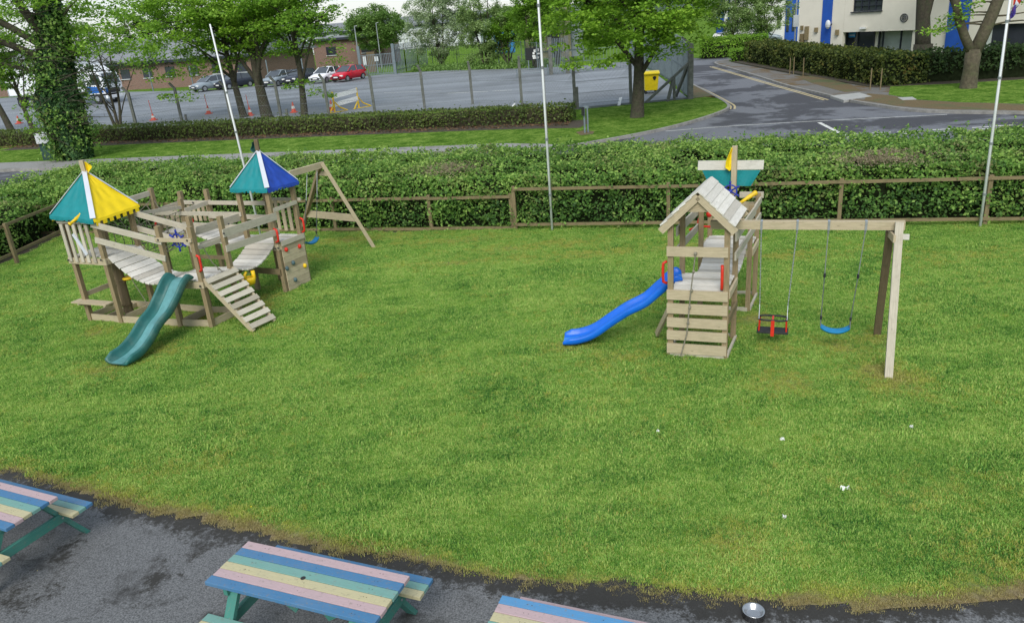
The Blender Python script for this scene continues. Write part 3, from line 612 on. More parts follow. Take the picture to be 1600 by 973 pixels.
def kerb(line, name):
    return ribbon(name, line, 0.14, 0.122, 'kerb_stone', 0.14)
kerb(kl, 'kerb'); kerb(rkerb, 'kerb')
# verge
h2A = V(-30.5, 45.95); h2B = V(3.3, 36.35)
fl = [(-70, 60.8), (-28, 50.3), (-22, 48.9), (-7.4, 48.2), (1.5, 45.3), (4.2, 41.8), (7.3, 42.2), (10.6, 42.6), (11.0, 46), (12.0, 60)]
verge = [pathfar_l, G(790, 228), G(850, 229), G(880, 231)]+[(p[0]-.05, p[1]+.05) for p in corner[6:54]]+[(10.7, 45)]+[(10.6, 42.6), (7.3, 42.2), (4.2, 41.8), (1.5, 45.3), (-7.4, 48.2), (-22, 48.9), (-28, 50.3), (-70, 60.8)]
slab('verge', verge, 0.110, 'verge_grass', -0.05)
slab('moss_border', [(10.62, 42.75), G(1085, 157), G(1112, 153), G(1124, 157), G(1118, 154), G(1085, 137.5), G(1084, 134)], 0.118, 'moss_soil', 0.0)
# leaf-litter bed along the trimmed hedge
bed = smooth_line([G(0, 239), G(200, 229), G(400, 221), G(600, 213), G(800, 206), G(905, 204)], 3)
slab('soil_bed', bed+[(bed[-1][0]+.6, bed[-1][1]+1.3)]+[(p[0]+.7, p[1]+2.4) for p in bed[::-1]], 0.118, 'soil', 0.0)
# car park
CPL = [(-95, 68), (-28.2, 50.9), (-22, 49.6), (-7.4, 48.9), (1.5, 46.1), (4.2, 42.6), (7.3, 42.9), (10.5, 43.2), (11.2, 50), (12.4, 62), (13.2, 76), (5.5, 76.9), (0.5, 80.5), (-4.75, 85.5), (-11.86, 87.8), (-16, 84), (-30, 84.5), (-42, 93), (-95, 118)]
slab('car_park', CPL, 0.125, 'car_park_asphalt', -0.05)
pv = [p for p in rkerb[6:]]
slab('pavement', [(p[0], p[1]) for p in rkerb]+[G(1240, 86), G(1165, 89), G(1160, 93), (19.6, 66), (19.4, 56), (19.4, 48), (19.7, 41), (22.0, 38.6), (29, 36.5), (40, 33.5)], 0.115, 'pavement_asphalt', -0.05)
slab('green', [G(1388, 152), G(1430, 160), G(1500, 164.5), G(1600, 167), G(1900, 165), (60, 36), (60, 50), (21.2, 46), (20.6, 41.0)], 0.125, 'verge_grass', 0.0)
slab('soil_bed', [(19.75, 66), (19.75, 41.2), (22.8, 40.0), (44, 36.2), (44, 39), (23, 43), (23, 66)], .1285, 'soil', 0.0)
slab('moss_border', [G(1240, 122), G(1275, 122), G(1330, 136), G(1345, 146), G(1320, 148), G(1270, 134)], 0.121, 'moss_soil', 0.0)
slab('moss_border', [G(1355, 150), G(1388, 153), G(1430, 160.5), G(1500, 165), G(1600, 167.5), G(1600, 177), G(1470, 175.5), G(1400, 170), G(1350, 161)], 0.121, 'moss_soil', 0.0)
slab('paving_slab', [G(1297, 154), G(1343, 149), G(1362, 155), G(1318, 161)], 0.126, 'slab_stone', 0.0)
slab('paving_slab', [G(1402, 157), G(1425, 156), G(1432, 160), G(1410, 161)], 0.129, 'slab_stone', 0.0)
slab('soil_bed', [(-14.6, 25.9), (-4.2, 23.9), (14.2, 19.7), (25, 17), (25, 11.8), (10.5, 15.75), (-4.8, 19.9), (-12.4, 22.0), (-12.9, 16), (-17, 16), (-17, 26)], 0.012, 'soil', -0.02)
# markings
def line_px(pts, w, mat='white_paint', z=0.011, sm=True):
    return ribbon('road_marking', smooth_line([G(*p) for p in pts], 4) if sm else [G(*p) for p in pts], w, z, mat)
def yellow_pair(pts, side):
    L = smooth_line([G(*p) for p in pts], 5)
    for off in (0.0, 0.20):
        out = []
        for k_, p in enumerate(L):
            a, b_ = Vector(L[max(k_-1, 0)]), Vector(L[min(k_+1, len(L)-1)]); d = (b_-a).normalized(); out.append((p[0]-d.y*off*side, p[1]+d.x*off*side))
        ribbon('road_marking', out, .10, .011, 'yellow_line')
yellow_pair([(1088, 137), (1110, 148), (1132, 160), (1141, 166), (1141, 171)], 1)
yellow_pair([(1113, 104.5), (1140, 112.5), (1200, 130), (1250, 144), (1294, 156.5)], -1)
line_px([(1040, 205.5), (1150, 197), (1290, 189), (1480, 179.5)], 0.08)
line_px([(1280, 192), (1320, 212.5)], 0.16, sm=False)
for a, b_ in (((1320, 215), (1352, 213)), ((1360, 212.5), (1394, 210.5)), ((1402, 210), (1440, 208)), ((1460, 207), (1493, 205)), ((1520, 203), (1550, 201.5)), ((1556, 201), (1600, 198.5)), ((1610, 197), (1650, 194))):
    line_px([a, b_], 0.15, sm=False)
for a, b_ in (((1320, 210.5), (1346, 209)), ((1362, 208.5), (1392, 207)), ((1402, 206.5), (1440, 205)), ((1455, 203.5), (1488, 202)), ((1518, 200), (1548, 198.5)), ((1552, 198), (1583, 196))):
    line_px([a, b_], 0.13, sm=False)
ribbon('road_marking', [G(700, 149), G(800, 144), G(795, 143.9)][:2], 0.16, 0.131, 'white_paint')
ribbon('road_marking', [G(600, 148), G(690, 145)], 0.10, 0.131, 'white_paint')
line_px([(800, 171), (805, 165)], 0.12, z=0.131, sm=False); line_px([(967, 169), (970, 156)], 0.16, z=0.131, sm=False)
# far hills and tree line
def hill(name, Y, x0, x1, hs, dep, seed):
    xs_ = np.linspace(x0, x1, 160); rows = []
    for j in range(9):
        t = j/8; hh = np.interp(xs_, np.linspace(x0, x1, len(hs)), hs)
        rows.append([(x, Y+dep*t, max(-1, (h_*math.sin(math.pi*min(1, t*1.0)/1.0*0.5 if t <= 1 else 0)))+1.6*float(vnoise(x/9, t*5, seed))+0.9*float(vnoise(x/2.5, t*9, seed+1))-(1.5 if j == 0 else 0)) for x, h_ in zip(xs_, hh)])
    mb = MB(); mb.grid(rows); return struct(mb.build(name, 'hill_green', smooth=False))
hill('hills', 560, -620, 760, [6, 8, 7, 8, 8, 8, 9, 10, 12, 13, 15, 17, 18, 20, 20, 18], 260, 5)

# ================================================================== NEAR HEDGE AND TIMBER FENCES
hA = (FA.x-10.6*FD.x, FA.y-10.6*FD.y); fn = V(-FD.y, FD.x)
def fpt(u, off=0.0): return (FA.x+FD.x*u+fn.x*off, FA.y+FD.y*u+fn.y*off)
hedge('hedge', 'deep leafy hedge with pale new growth behind the timber fence', fpt(-11.0, 0.10), fpt(25, 0.10), 4.25, 1.36, 0.080, 560, 'leaf_hedge', 4, bulge=0.25, hl=(1.36, 1.37), gap=0.42, shoots=True, front='leaf_hedge_lower')
hroot = bpy.data.objects['hedge']; n = 46000; u = RNG.uniform(0, 36, n); q = RNG.uniform(.0, 4.2, n); k = (vnoise(u, q, 71, 1.1)+.5*vnoise(u, q, 72, 4.0)+.25*RNG.normal(size=n)) > .05; u, q = u[k], q[k]; z = 1.36+.13*vnoise(u, q, 44, 1.2)+.19*vnoise(u, q, 4, 2.6)+.12*vnoise(u, q, 13, 7)-.25*np.exp(-np.minimum(q, 4.25-q)/.14)+RNG.random(len(u))**2*.13
px_ = FA.x+FD.x*(u-11)+fn.x*(q+.1); py_ = FA.y+FD.y*(u-11)+fn.y*(q+.1); leaf_mesh('new_growth', np.column_stack([px_, py_, z]), .075, 'leaf_new', hroot, tuple(hroot.location), upbias=.9)
n = 5200; gx_, gy_ = G(1385, 245, 1.4); u = RNG.normal(0, .55, n); q = RNG.normal(0, .42, n); leaf_mesh('dry_twigs', np.column_stack([gx_+u, gy_+q, 1.36+.12*RNG.random(n)+.05*vnoise(u, q, 5, 6)]), .055, 'leaf_dry', hroot, tuple(hroot.location), upbias=.4, aspect=.22)
n = 2600; gx_, gy_ = G(700, 262, 1.4); u = RNG.normal(0, .5, n); q = RNG.normal(0, .5, n); leaf_mesh('dry_twigs', np.column_stack([gx_+u, gy_+q, 1.34+.12*RNG.random(n)]), .055, 'leaf_dry', hroot, tuple(hroot.location), upbias=.4, aspect=.22)
L_ = []; N_ = []
for i in range(150):
    uc = RNG.uniform(-10.5, 22); zc = RNG.uniform(.15, 1.25); k = int(RNG.uniform(30, 110)); q = RNG.normal(size=(k, 3))*[.26, .10, .15]
    b0_ = np.array([*fpt(uc, RNG.uniform(-.10, .04)), zc]); L_.append(b0_+q[:, :1]*np.array([FD.x, FD.y, 0])+q[:, 1:2]*np.array([fn.x, fn.y, 0])+q[:, 2:]*np.array([0, 0, 1])); N_.append(np.tile([-fn.x*.6, -fn.y*.6, .5], (k, 1)))
leaf_mesh('overhang', np.vstack(L_), .078, 'leaf_hedge', hroot, tuple(hroot.location), nrm=np.vstack(N_))
hedge('hedge', 'short leafy hedge running towards the viewer at the left end of the lawn', (-13.25, 15.0), (-13.25, 22.5), 2.6, 1.15, 0.08, 260, 'leaf_hedge', 14, bulge=0.18, group=None)
def rail_fence(name, label, posts, ztop, zlow, skip=()):
    root = thing(name, label, 'fence', (*posts[0], 0)); og = (*posts[0], 0)
    for i, p in enumerate(posts):
        MB(og).post(p[0], p[1], -0.05, ztop+0.07, 0.082, math.atan2(FD.y, FD.x)).build('post', 'wood_fence', root)
    for i in range(len(posts)-1):
        a, b_ = posts[i], posts[i+1]
        for z in (ztop, zlow):
            d = (Vector(b_)-Vector(a)).normalized(); off = Vector((d.y, -d.x))*0.062
            MB(og).beam((a[0]+off.x, a[1]+off.y, z+random.uniform(-.012, .012)), (b_[0]+off.x, b_[1]+off.y, z+random.uniform(-.012, .012)), 0.030, 0.070).build('rail', 'wood_fence', root)
rail_fence('rail_fence', 'two-rail timber fence before the hedge, lower left-hand run behind the swing', [fpt(u) for u in (-10.6, -8.0, -5.2, -2.4, 0.3, 3.0, 5.15)], 0.86, 0.07)
rail_fence('rail_fence', 'two-rail timber fence before the hedge, higher right-hand run', [fpt(u, -0.03) for u in (5.24, 8.98, 12.75, 15.7, 19.0, 22.5)], 1.04, 0.17)
rail_fence('rail_fence', 'short timber fence at the left edge of the lawn beside the pole fort', [(-12.45, 22.0), (-12.58, 19.25), (-12.75, 16.6), (-12.9, 14.0)], 1.02, 0.30)

# ================================================================== PLAY FORT (LEFT)
AZ = rad(-19)
class Mod:
    def __init__(s, c, va, vb): s.c = V(*c, 0); s.a = V(*va, 0); s.b = V(*vb, 0)
    def p(s, u, v, z=0): q = s.c+s.a*u+s.b*v; return Vector((q.x, q.y, z))
P = Mod((-8.30, 14.36), (.76, -.32), (.34, .70)); Q = Mod((-6.22, 13.58), (.64, -.17), (.33, .62))
T = Mod((-5.29, 15.42), (.65, -.24), (.34, .58)); Rm = Mod((-7.37, 16.20), (.67, -.25), (.34, .60))
FO = (-6.6, 14.9, 0)
fort = thing('play_fort', 'weathered timber play fort with four linked towers, two tent roofs and a green slide', 'play fort', FO)
W = 0.085
def part(name, mat, bld, parent=fort, og=FO, smooth=False, bevel=0): mb = MB(og); bld(mb); return mb.build(name, mat, parent, smooth, bevel)
def posts(m, zs, parent, og, w=W, ang=AZ, mat='wood_post'):
    for (u, v), z in zip(((0, 0), (1, 0), (1, 1), (0, 1)), zs):
        q = m.p(u, v); MB(og).post(q.x, q.y, -0.08, z, w, ang).build('post', mat, parent)
posts(P, (2.12, 2.14, 2.1, 2.1), fort, FO); posts(Q, (1.97, 1.95, 1.96, 1.97), fort, FO); posts(T, (2.22, 2.25, 2.22, 2.2), fort, FO); posts(Rm, (2.2, 1.98, 2.02, 1.98), fort, FO)
part('round_post', 'wood_dark', lambda m: (m.tube([P.p(.98, .02, -.05)+V(.03, .28, 0), P.p(.98, .02, 1.33)+V(.03, .28, 0)], 0.085, 12), [m.tube([P.p(.98, .02, z)+V(.03, .28, 0), P.p(.98, .02, z+.03)+V(.03, .28, 0)], 0.097, 12) for z in (.75, .8, .28)]))
def floor_deck(m, z, parent, og, n=7, mat='wood_deck', name='deck'):
    mb = MB(og)
    for i in range(n):
        t = (i+.5)/n; mb.beam(m.p(-.02, t, z), m.p(1.02, t, z), m.b.length/n*0.93, 0.024)
    mb.build(name, mat, parent)
    mb = MB(og)
    for v in (-.06, 1.06): mb.beam(m.p(-.09, v, z-.075), m.p(1.09, v, z-.075), 0.032, 0.12)
    for u in (-.06, 1.06): mb.beam(m.p(u, -.02, z-.078), m.p(u, 1.02, z-.078), 0.032, 0.11)
    mb.build('floor_frame', 'wood_tan', parent)
floor_deck(P, 1.35, fort, FO); floor_deck(Q, 0.94, fort, FO); floor_deck(T, 1.06, fort, FO); floor_deck(Rm, 1.24, fort, FO)
def bridge(A0, A1, B0, B1, sag, parent, og, n=10, mat='wood_deck', th=0.026):
    """hanging plank bridge from edge A0-A1 to edge B0-B1"""
    mb = MB(og); A0, A1, B0, B1 = map(Vector, (A0, A1, B0, B1))
    def pt(e0, e1, t): q = e0.lerp(e1, t); q.z -= sag*math.sin(math.pi*t)**0.9; return q
    for i in range(n):
        t0 = (i+.05)/n; t1 = (i+.95)/n; l0, l1, r0, r1 = pt(A0, B0, t0), pt(A0, B0, t1), pt(A1, B1, t0), pt(A1, B1, t1)
        l = (l0+l1)/2; r = (r0+r1)/2; nrm = (l1-l0).cross(r0-l0).normalized(); nrm = nrm if nrm.z > 0 else -nrm
        mb.beam(l, r, (l1-l0).length, th, up=nrm)
    return mb.build('plank_bridge', mat, parent)
bridge(P.p(1.06, 0.02, 1.36), P.p(1.06, .98, 1.36), Q.p(-.06, 0.02, .95), Q.p(-.06, .98, .95), 0.27, fort, FO, 11)
bridge(Q.p(.02, 1.08, .95), Q.p(.98, 1.08, .95), T.p(.02, -.08, 1.06), T.p(.98, -.08, 1.06), 0.23, fort, FO, 10)
bridge(Rm.p(1.06, .02, 1.25), Rm.p(1.06, .98, 1.25), T.p(-.06, .02, 1.07), T.p(-.06, .98, 1.07), 0.12, fort, FO, 11)
def plank(a, b_, h=0.11, th=0.026, parent=fort, og=FO, name='side_plank', mat='wood_grey'):
    return MB(og).beam(a, b_, th, h).build(name, mat, parent)
for v, o in ((0, -.075), (1, .06)):
    plank(P.p(.95, v+o, 2.01), Q.p(.1, v+o, 1.69)); plank(P.p(.95, v+o, 1.71), Q.p(.1, v+o, 1.375))
for u, o in ((0, -.075), (1, .075)):
    plank(Q.p(u+o, .92, 1.645), T.p(u+o, .08, 1.615), .15); plank(Q.p(u+o, .92, 1.35), T.p(u+o, .08, 1.30), .125)
for v, o in ((0, -.08), (1, -.08)):
    z = 1.685 if v == 0 else 1.75
    plank(Rm.p(-.05, v+o, z), T.p(.02, v+o, z-.01 if v == 0 else 1.74), .085); 
plank(Rm.p(.98, -.08, 1.44), T.p(.02, -.08, 1.40), .11); plank(Rm.p(.98, .92, 1.45), T.p(.02, .92, 1.44), .10)
plank(Rm.p(-.08, 0, 1.70), Rm.p(-.08, 1, 1.72), .09, name='rail'); plank(Rm.p(1.08, 0, 1.73), Rm.p(1.08, 1, 1.75), .09, name='rail')
plank(P.p(-.02, 1.0, 2.07), Rm.p(-.02, -.02, 2.10), .10, .05, name='rail'); plank(P.p(1.02, 1.0, 1.98), Rm.p(1.02, -.02, 1.80), .07, .04, name='rail')
def slats(m, fix, axis, z0, z1, n, parent=fort, og=FO, w=.075, mat='wood_tan', lo=.12, hi=.88, off=-.07, zj=0.01):
    mb = MB(og)
    for i in range(n):
        t = lo+(hi-lo)*i/(n-1); a = m.p(t, fix+off, 0) if axis == 'u' else m.p(fix+off, t, 0); d = (m.a if axis == 'u' else m.b).normalized()
        j = random.uniform(-zj, zj); mb.beam((a.x, a.y, z0+j), (a.x, a.y, z1+j), w, 0.022, up=d.cross(V(0, 0, 1)))
    return mb.build('balusters', mat, parent)
slats(P, 0, 'u', 1.27, 2.00, 5, mat='wood_grey', off=-.10, lo=.03, hi=.80)
plank(P.p(-.12, -.045, 2.03), P.p(.95, -.045, 2.03), .05, .045, name='rail'); plank(P.p(-.1, 0.04, 1.99), P.p(-.1, 1, 1.99), .07, name='rail')
MB(FO).beam(P.p(.36, -.12, 1.82), P.p(.62, -.12, 1.42), 0.02, 0.07, up=(0, 0, 1)).build('loose_slat', 'fabric_white', fort)
slats(Rm, 1, 'u', 1.33, 1.73, 6, lo=.05, hi=.95, off=-.02); slats(Rm, 0, 'v', 1.30, 1.70, 5, lo=.2, hi=.9, off=-.02)
slats(T, 1, 'u', 1.15, 1.78, 5, lo=.08, hi=.95, off=0.02); plank(T.p(-.05, 1.09, 1.80), T.p(1.15, 1.09, 1.80), .06, .03, name='rail'); plank(T.p(1.06, 0.02, 1.74), T.p(1.06, 1, 1.76), .075, .035, name='rail')
plank(Q.p(-.06, -.09, 1.735), Q.p(1.06, -.09, 1.715), .07, .035, name='rail', mat='wood_tan')
plank(T.p(-.1, -.1, .50), T.p(1.02, -.1, .47), .12, .03, name='rail', mat='wood_fence'); plank(Q.p(.2, 1.2, .55), T.p(0, -.12, .62), .1, .03, name='rail', mat='wood_fence')
plank(Q.p(.05, 1.05, 1.17), Q.p(.95, 1.05, 1.15), .07, .03, name='rail', mat='wood_fence')
# ground beams, sand-box shelf
def gbeams(m, mat='wood_tan', z=.10):
    for (a, b_) in (((0, 0), (1, 0)), ((1, 0), (1, 1)), ((1, 1), (0, 1)), ((0, 1), (0, 0))):
        plank(m.p(*a, z), m.p(*b_, z), .13, .03, name='ground_beam', mat=mat)
gbeams(P); gbeams(Q)
plank(P.p(1, 0, .10), Q.p(0, 0, .10), .13, .03, name='ground_beam', mat='wood_tan'); plank(P.p(1, 1, .10), Q.p(0, 1, .10), .13, .03, name='ground_beam', mat='wood_tan')
plank(P.p(.45, 0, .09), P.p(.45, 1, .09), .10, .03, name='ground_beam', mat='wood_tan')
plank(P.p(0, 0, .56), P.p(0, 1, .56), .09, .03, name='rail', mat='wood_tan'); 
part('shelf', 'wood_tan', lambda m: (m.beam(P.p(-.18, -.14, .46), P.p(.93, -.14, .46), .20, .025), m.beam(P.p(0, -.02, .41), P.p(.92, -.02, .41), .03, .07), m.beam(P.p(.02, -.08, .38), P.p(.02, -.24, .44), .03, .05), m.beam(P.p(.85, -.08, .38), P.p(.85, -.24, .44), .03, .05)))
# tent roofs
def canopy(m, z_eave, z_top, corner_z, over, cols, mast_z, flag_mat, flag, flag_dir, hip_drop=None):
    apex = m.p(.5, .5, z_top); cs = [m.p(u, v, z) for (u, v), z in zip(((-over, -over), (1+over, -over), (1+over, 1+over), (-over, 1+over)), corner_z)]
    for k in range(4):
        a, b_ = cs[k], cs[(k+1) % 4]; mb = MB(FO); n = 24; rows = []
        for j in range(9):
            t = j/8; row = []
            for i in range(n+1):
                s = i/n; q = apex.lerp(a.lerp(b_, s), t); q.z -= 0.05*math.sin(math.pi*s)*t*(1-t)*2.2+0.012*math.sin(s*23+k)*math.sin(t*9); row.append(q)
            rows.append(row)
        row = []; outw = ((a+b_)/2-m.p(.5, .5, (a.z+b_.z)/2)).normalized()
        for i in range(n+1):      # hanging scalloped hem
            s = i/n; e = a.lerp(b_, s); row.append(e+outw*0.01+V(0, 0, -0.045 if cols[k] == 'fabric_yellow' else -0.055-0.02*math.sin(s*9+k)))
        rows.append(row); mb.grid(rows)
        if True:                  # battlement tabs
            nt_ = 7 if cols[k] == 'fabric_yellow' else 9; dz = .075 if cols[k] == 'fabric_yellow' else .03
            for i in range(nt_):
                s0 = (i+.22)/nt_; s1 = (i+.78)/nt_; w0 = a.lerp(b_, s0)+outw*.01+V(0, 0, -.04); w1 = a.lerp(b_, s1)+outw*.01+V(0, 0, -.04)
                bb = len(mb.v); mb.v += [tuple(w0), tuple(w1), tuple(w1+V(0, 0, -dz)), tuple(w0+V(0, 0, -dz))]; mb.face((bb, bb+1, bb+2, bb+3))
        o = mb.build('canopy_panel', cols[k], fort, smooth=False); md = o.modifiers.new('thick', 'SOLIDIFY'); md.thickness = 0.006
    mb = MB(FO)
    for k in range(4):
        c = cs[k]; d = (c-apex); sd = V(-d.y, d.x, 0).normalized(); w = 0.075 if k == 1 else 0.05
        up = d.normalized().cross(sd); up = up if up.z > 0 else -up
        mb.beam(apex+up*.02, apex.lerp(c, .97)+up*.02, w, 0.012, up=up, w1=w*1.25)
    mb.build('hip_strip', 'fabric_white', fort)
    MB(FO).beam(m.p(.5, .5, z_top-.25), m.p(.5, .5, mast_z), .075, .075).build('mast', 'wood_tan' if flag_mat != 'fabric_green' else 'wood_dark', fort)
    mb = MB(FO); q = m.p(.5, .5, 0); fd = Vector(flag_dir).normalized(); rows = []
    for j in range(7):
        t = j/6; w = flag*math.sin(math.pi*(0.18+0.72*t))*0.95; row = []
        for i in range(6): s = i/5; row.append((q.x+fd.x*(.04+w*s)+0.03*s*math.sin(t*6), q.y+fd.y*(.04+w*s)+.03*math.sin(s*5), mast_z-.03-.20*t-.03*s))
        rows.append(row)
    mb.grid(rows); o = mb.build('flag', flag_mat, fort); md = o.modifiers.new('thick', 'SOLIDIFY'); md.thickness = 0.004
canopy(P, 2.1, 2.90, (2.17, 2.10, 2.14, 2.16), .16, ('fabric_teal', 'fabric_yellow', 'fabric_teal', 'fabric_yellow'), 3.10, 'fabric_yellow', .115, (1, .1, 0))
canopy(T, 2.2, 2.88, (2.20, 2.19, 2.17, 2.2), .14, ('fabric_teal', 'fabric_blue', 'fabric_teal', 'fabric_blue'), 3.10, 'fabric_green', .10, (-1, .1, 0))
# climbing net between the two left towers
def net(A0, A1, B0, B1, nx, ny, sag, belly):
    mb = MB(FO); A0, A1, B0, B1 = map(Vector, (A0, A1, B0, B1))
    def pt(s, t):
        q = A0.lerp(A1, s).lerp(B0.lerp(B1, s), t); q.z -= sag*math.sin(math.pi*t)*(1-.5*s); return q+V(1, -.3, 0)*belly*math.sin(math.pi*s)
    for i in range(nx+1): mb.tube([pt(j/8, i/nx) for j in range(9)], 0.008, 5)
    for j in range(ny+1): mb.tube([pt(j/ny, i/10) for i in range(11)], 0.008, 5)
    mb.build('climbing_net', 'rope', fort)
net(P.p(1.02, 1.02, 2.0), P.p(1.0, 1.02, 1.2), Rm.p(1.02, -.02, 1.75), Rm.p(1.02, -.02, 1.15), 7, 4, .12, -.12)
net(P.p(0, 1.02, 2.0), P.p(0.2, 1.02, 1.15), Rm.p(0, -.02, 2.0), Rm.p(.2, -.02, 1.1), 7, 4, .25, .12)
net(P.p(.2, 1.02, 1.15), P.p(1, 1.02, 1.2), Rm.p(.2, -.02, 1.1), Rm.p(1, -.02, 1.15), 6, 4, .3, 0)
# handles, wheel, telescope
def handle(q, d, L, parent, og, out=.05, mat='plastic_red'):
    d = Vector(d).normalized(); q = Vector(q)
    pts = [q, q+d*out*.9+V(0, 0, L*.08), q+d*out+V(0, 0, L*.3), q+d*out+V(0, 0, L*.7), q+d*out*.9+V(0, 0, L*.92), q+V(0, 0, L)]
    MB(og).tube(pts, .022, 8).build('grab_handle', mat, parent, smooth=True)
handle(Q.p(1.06, -.06, 1.13), (1, -.1, 0), .30, fort, FO); handle(T.p(1.04, -.08, 1.10), (1, -.35, 0), .28, fort, FO, .07); handle(T.p(1.1, .98, 1.12), (1, -.2, 0), .30, fort, FO, .06)
handle(Rm.p(1.1, .1, 1.35), (1, -.3, 0), .2, fort, FO, .05); handle(Rm.p(.08, -.1, 1.30), (-1, -.3, 0), .2, fort, FO, .05)
def wheel(c, n, r_, parent, og, mat='plastic_navy'):
    c = Vector(c); n = Vector(n).normalized(); u = n.cross(V(0, 0, 1)).normalized(); w = u.cross(n); mb = MB(og)
    mb.tube([c+(u*math.cos(a)+w*math.sin(a))*r_*.62 for a in np.linspace(0, 2*math.pi, 17)], .014, 6, caps=False)
    for k in range(6):
        a = k*math.pi/3+.5; d = u*math.cos(a)+w*math.sin(a); mb.tube([c, c+d*r_*.6, c+d*r_*.8, c+d*r_], [.014, .013, .019, .021], 6)
    mb.tube([c-n*.03, c+n*.03], .035, 8); return mb.build('steering_wheel', mat, parent, smooth=True)
wheel(Q.p(.56, -.02, 1.70), -Q.b, .20, fort, FO)
def scope(a, b_, parent, og):
    a, b_ = Vector(a), Vector(b_); d = b_-a
    MB(og).tube([a, a+d*.12, a+d*.13, a+d*.5, a+d*.52, a+d*.9, a+d*.91, b_], [.038, .038, .026, .028, .036, .038, .045, .045], 12).build('telescope', 'plastic_yellow', parent, smooth=True)
a_, b2 = Hh(108, 351, 13.95), Hh(128, 335, 14.1); scope((a_[0], 13.95, a_[1]), (b2[0], 14.1, b2[1]), fort, FO)
# climbing wall
mb = MB(FO); nb = 8
for i in range(nb): mb.beam(T.p(1.09, .03, .06+i*.125), T.p(1.09, .97, .06+i*.125), .022, .12)
cw = mb.build('climbing_wall', 'wood_tan', fort)
for (v, z, mt) in ((.16, .90, 'plastic_red'), (.72, .86, 'plastic_red'), (.34, .58, 'hold_grey'), (.80, .42, 'plastic_yellow'), (.30, .22, 'hold_grey'), (.05, .52, 'hold_grey')):
    q = T.p(1.09, v, z); mb = MB(FO); d = T.a.normalized(); mb.lathe_s(q+d*.03, .042, (1, .8, 1.2), 8, 6); mb.build('climbing_hold', mt, cw, smooth=True)
plank(T.p(1.13, .02, 1.05), T.p(1.13, .98, 1.05), .10, .03, name='ledge', mat='wood_grey')
# ramp with slats
r0a, r0b = Q.p(1.04, .02, .95), Q.p(1.04, 1.0, .95); r1a, r1b = Vector((*G(397, 520), .03)), Vector((*G(429, 505), .03))
mb = MB(FO); mb.beam(r0a, r1a, .045, .095); mb.beam(r0b, r1b, .045, .095); mb.build('ramp_stringer', 'wood_tan', fort)
mb = MB(FO)
for i in range(8):
    t = (i+.55)/8.05; a, b_ = r0a.lerp(r1a, t), r0b.lerp(r1b, t); nrm = (r1a-r0a).cross(r0b-r0a).normalized(); nrm = nrm if nrm.z > 0 else -nrm; e = (b_-a).normalized()*.03
    mb.beam(a+nrm*.062-e, b_+nrm*.062+e, .105, .024, up=nrm)
mb.build('ramp_slats', 'wood_grey', fort)
tr_a = Q.p(.9, .35, 1.52); part('climbing_rope', 'rope', lambda m: (m.tube([tr_a, Q.p(1.0, .45, 1.18), Q.p(1.08, .62, .98), r0a.lerp(r0b, .75)+V(.1, 0, -.02)], .010, 6), m.lathe_s(Q.p(1.05, .55, 1.04), .025, (1, 1, 1), 8, 5)))
plank(Q.p(.9, 0, 1.53), Q.p(.9, 1, 1.53), .05, .03, name='rail')
part('loose_rope', 'rope', lambda m: m.tube([P.p(1.25, .3, 1.1), P.p(1.4, .25, .8), P.p(1.55, .3, .45), P.p(1.62, .3, .22), P.p(1.5, .35, .12)], .008, 6))
part('disc_seat', 'plastic_yellow', lambda m: m.lathe(P.p(.98, .5, .78), [(0.001, .0), (.10, .01), (.13, .03), (.13, .06), (.10, .07), (0.001, .05)], 18), smooth=True)
# slides
def slide(path, side, w, rim, parent, og, m_out, m_bed, flare=1.0):
    """bent trough: bed, tall side walls with rolled rims, underside skin"""
    side = Vector(side).normalized(); pts = []
    xs2 = smooth_line([(i, p[2]) for i, p in enumerate(path)], 6); n = len(xs2)
    for i, (t, z) in enumerate(xs2):
        k = min(int(t), len(path)-2); f = t-k; a, b_ = path[k], path[k+1]; pts.append(Vector((a[0]+(b_[0]-a[0])*f, a[1]+(b_[1]-a[1])*f, z)))
    mb = MB(og); bd = MB(og); rows = []; brow = []
    for i, p in enumerate(pts):
        d = (pts[min(i+1, n-1)]-pts[max(i-1, 0)]).normalized(); up = side.cross(d).normalized(); up = up if up.z > 0 else -up
        t = i/(n-1); rh = rim*min(1, (0.35+t*8))*min(1, 0.45+(1-t)*6); hw = w/2*(1+.05*math.sin(t*9))
        prof = [(-hw-.035, .0), (-hw-.045, rh*.35), (-hw-.05, rh*.8), (-hw-.035, rh), (-hw-.005, rh), (-hw+.012, rh*.8), (-hw+.02, rh*.3), (-hw+.06, .01), (-hw+.10, .0), (hw-.10, .0), (hw-.06, .01), (hw-.02, rh*.3), (hw-.012, rh*.8), (hw+.005, rh), (hw+.035, rh), (hw+.05, rh*.8), (hw+.045, rh*.35), (hw+.035, .0), (hw-.05, -.025), (-hw+.05, -.025), (-hw-.035, .0)]
        rows.append([p+side*a+up*c for a, c in prof]); brow.append([p+side*a+up*c for a, c in ((-hw+.095, .006), (-hw*.4, .004), (hw*.4, .004), (hw-.095, .006))])
    mb.grid(rows); m = len(rows[0]); mb.face([k for k in range(m-1)][::-1]); mb.face([(n-1)*m+k for k in range(m-1)])
    o = mb.build('slide', m_out, parent, smooth=True)
    bd.grid(brow); bd.build('slide_bed', m_bed, o, smooth=True)
    return o
s0 = Q.p(.46, -.02, .99); s1 = Vector((*G(184, 575), 0)); dxy = (s1-s0); dxy.z = 0
prof = [(0, 1.00), (.09, .97), (.22, .76), (.36, .55), (.50, .43), (.64, .25), (.78, .125), (.90, .085), (1.0, .085)]
sd = V(-dxy.y, dxy.x, 0).normalized()
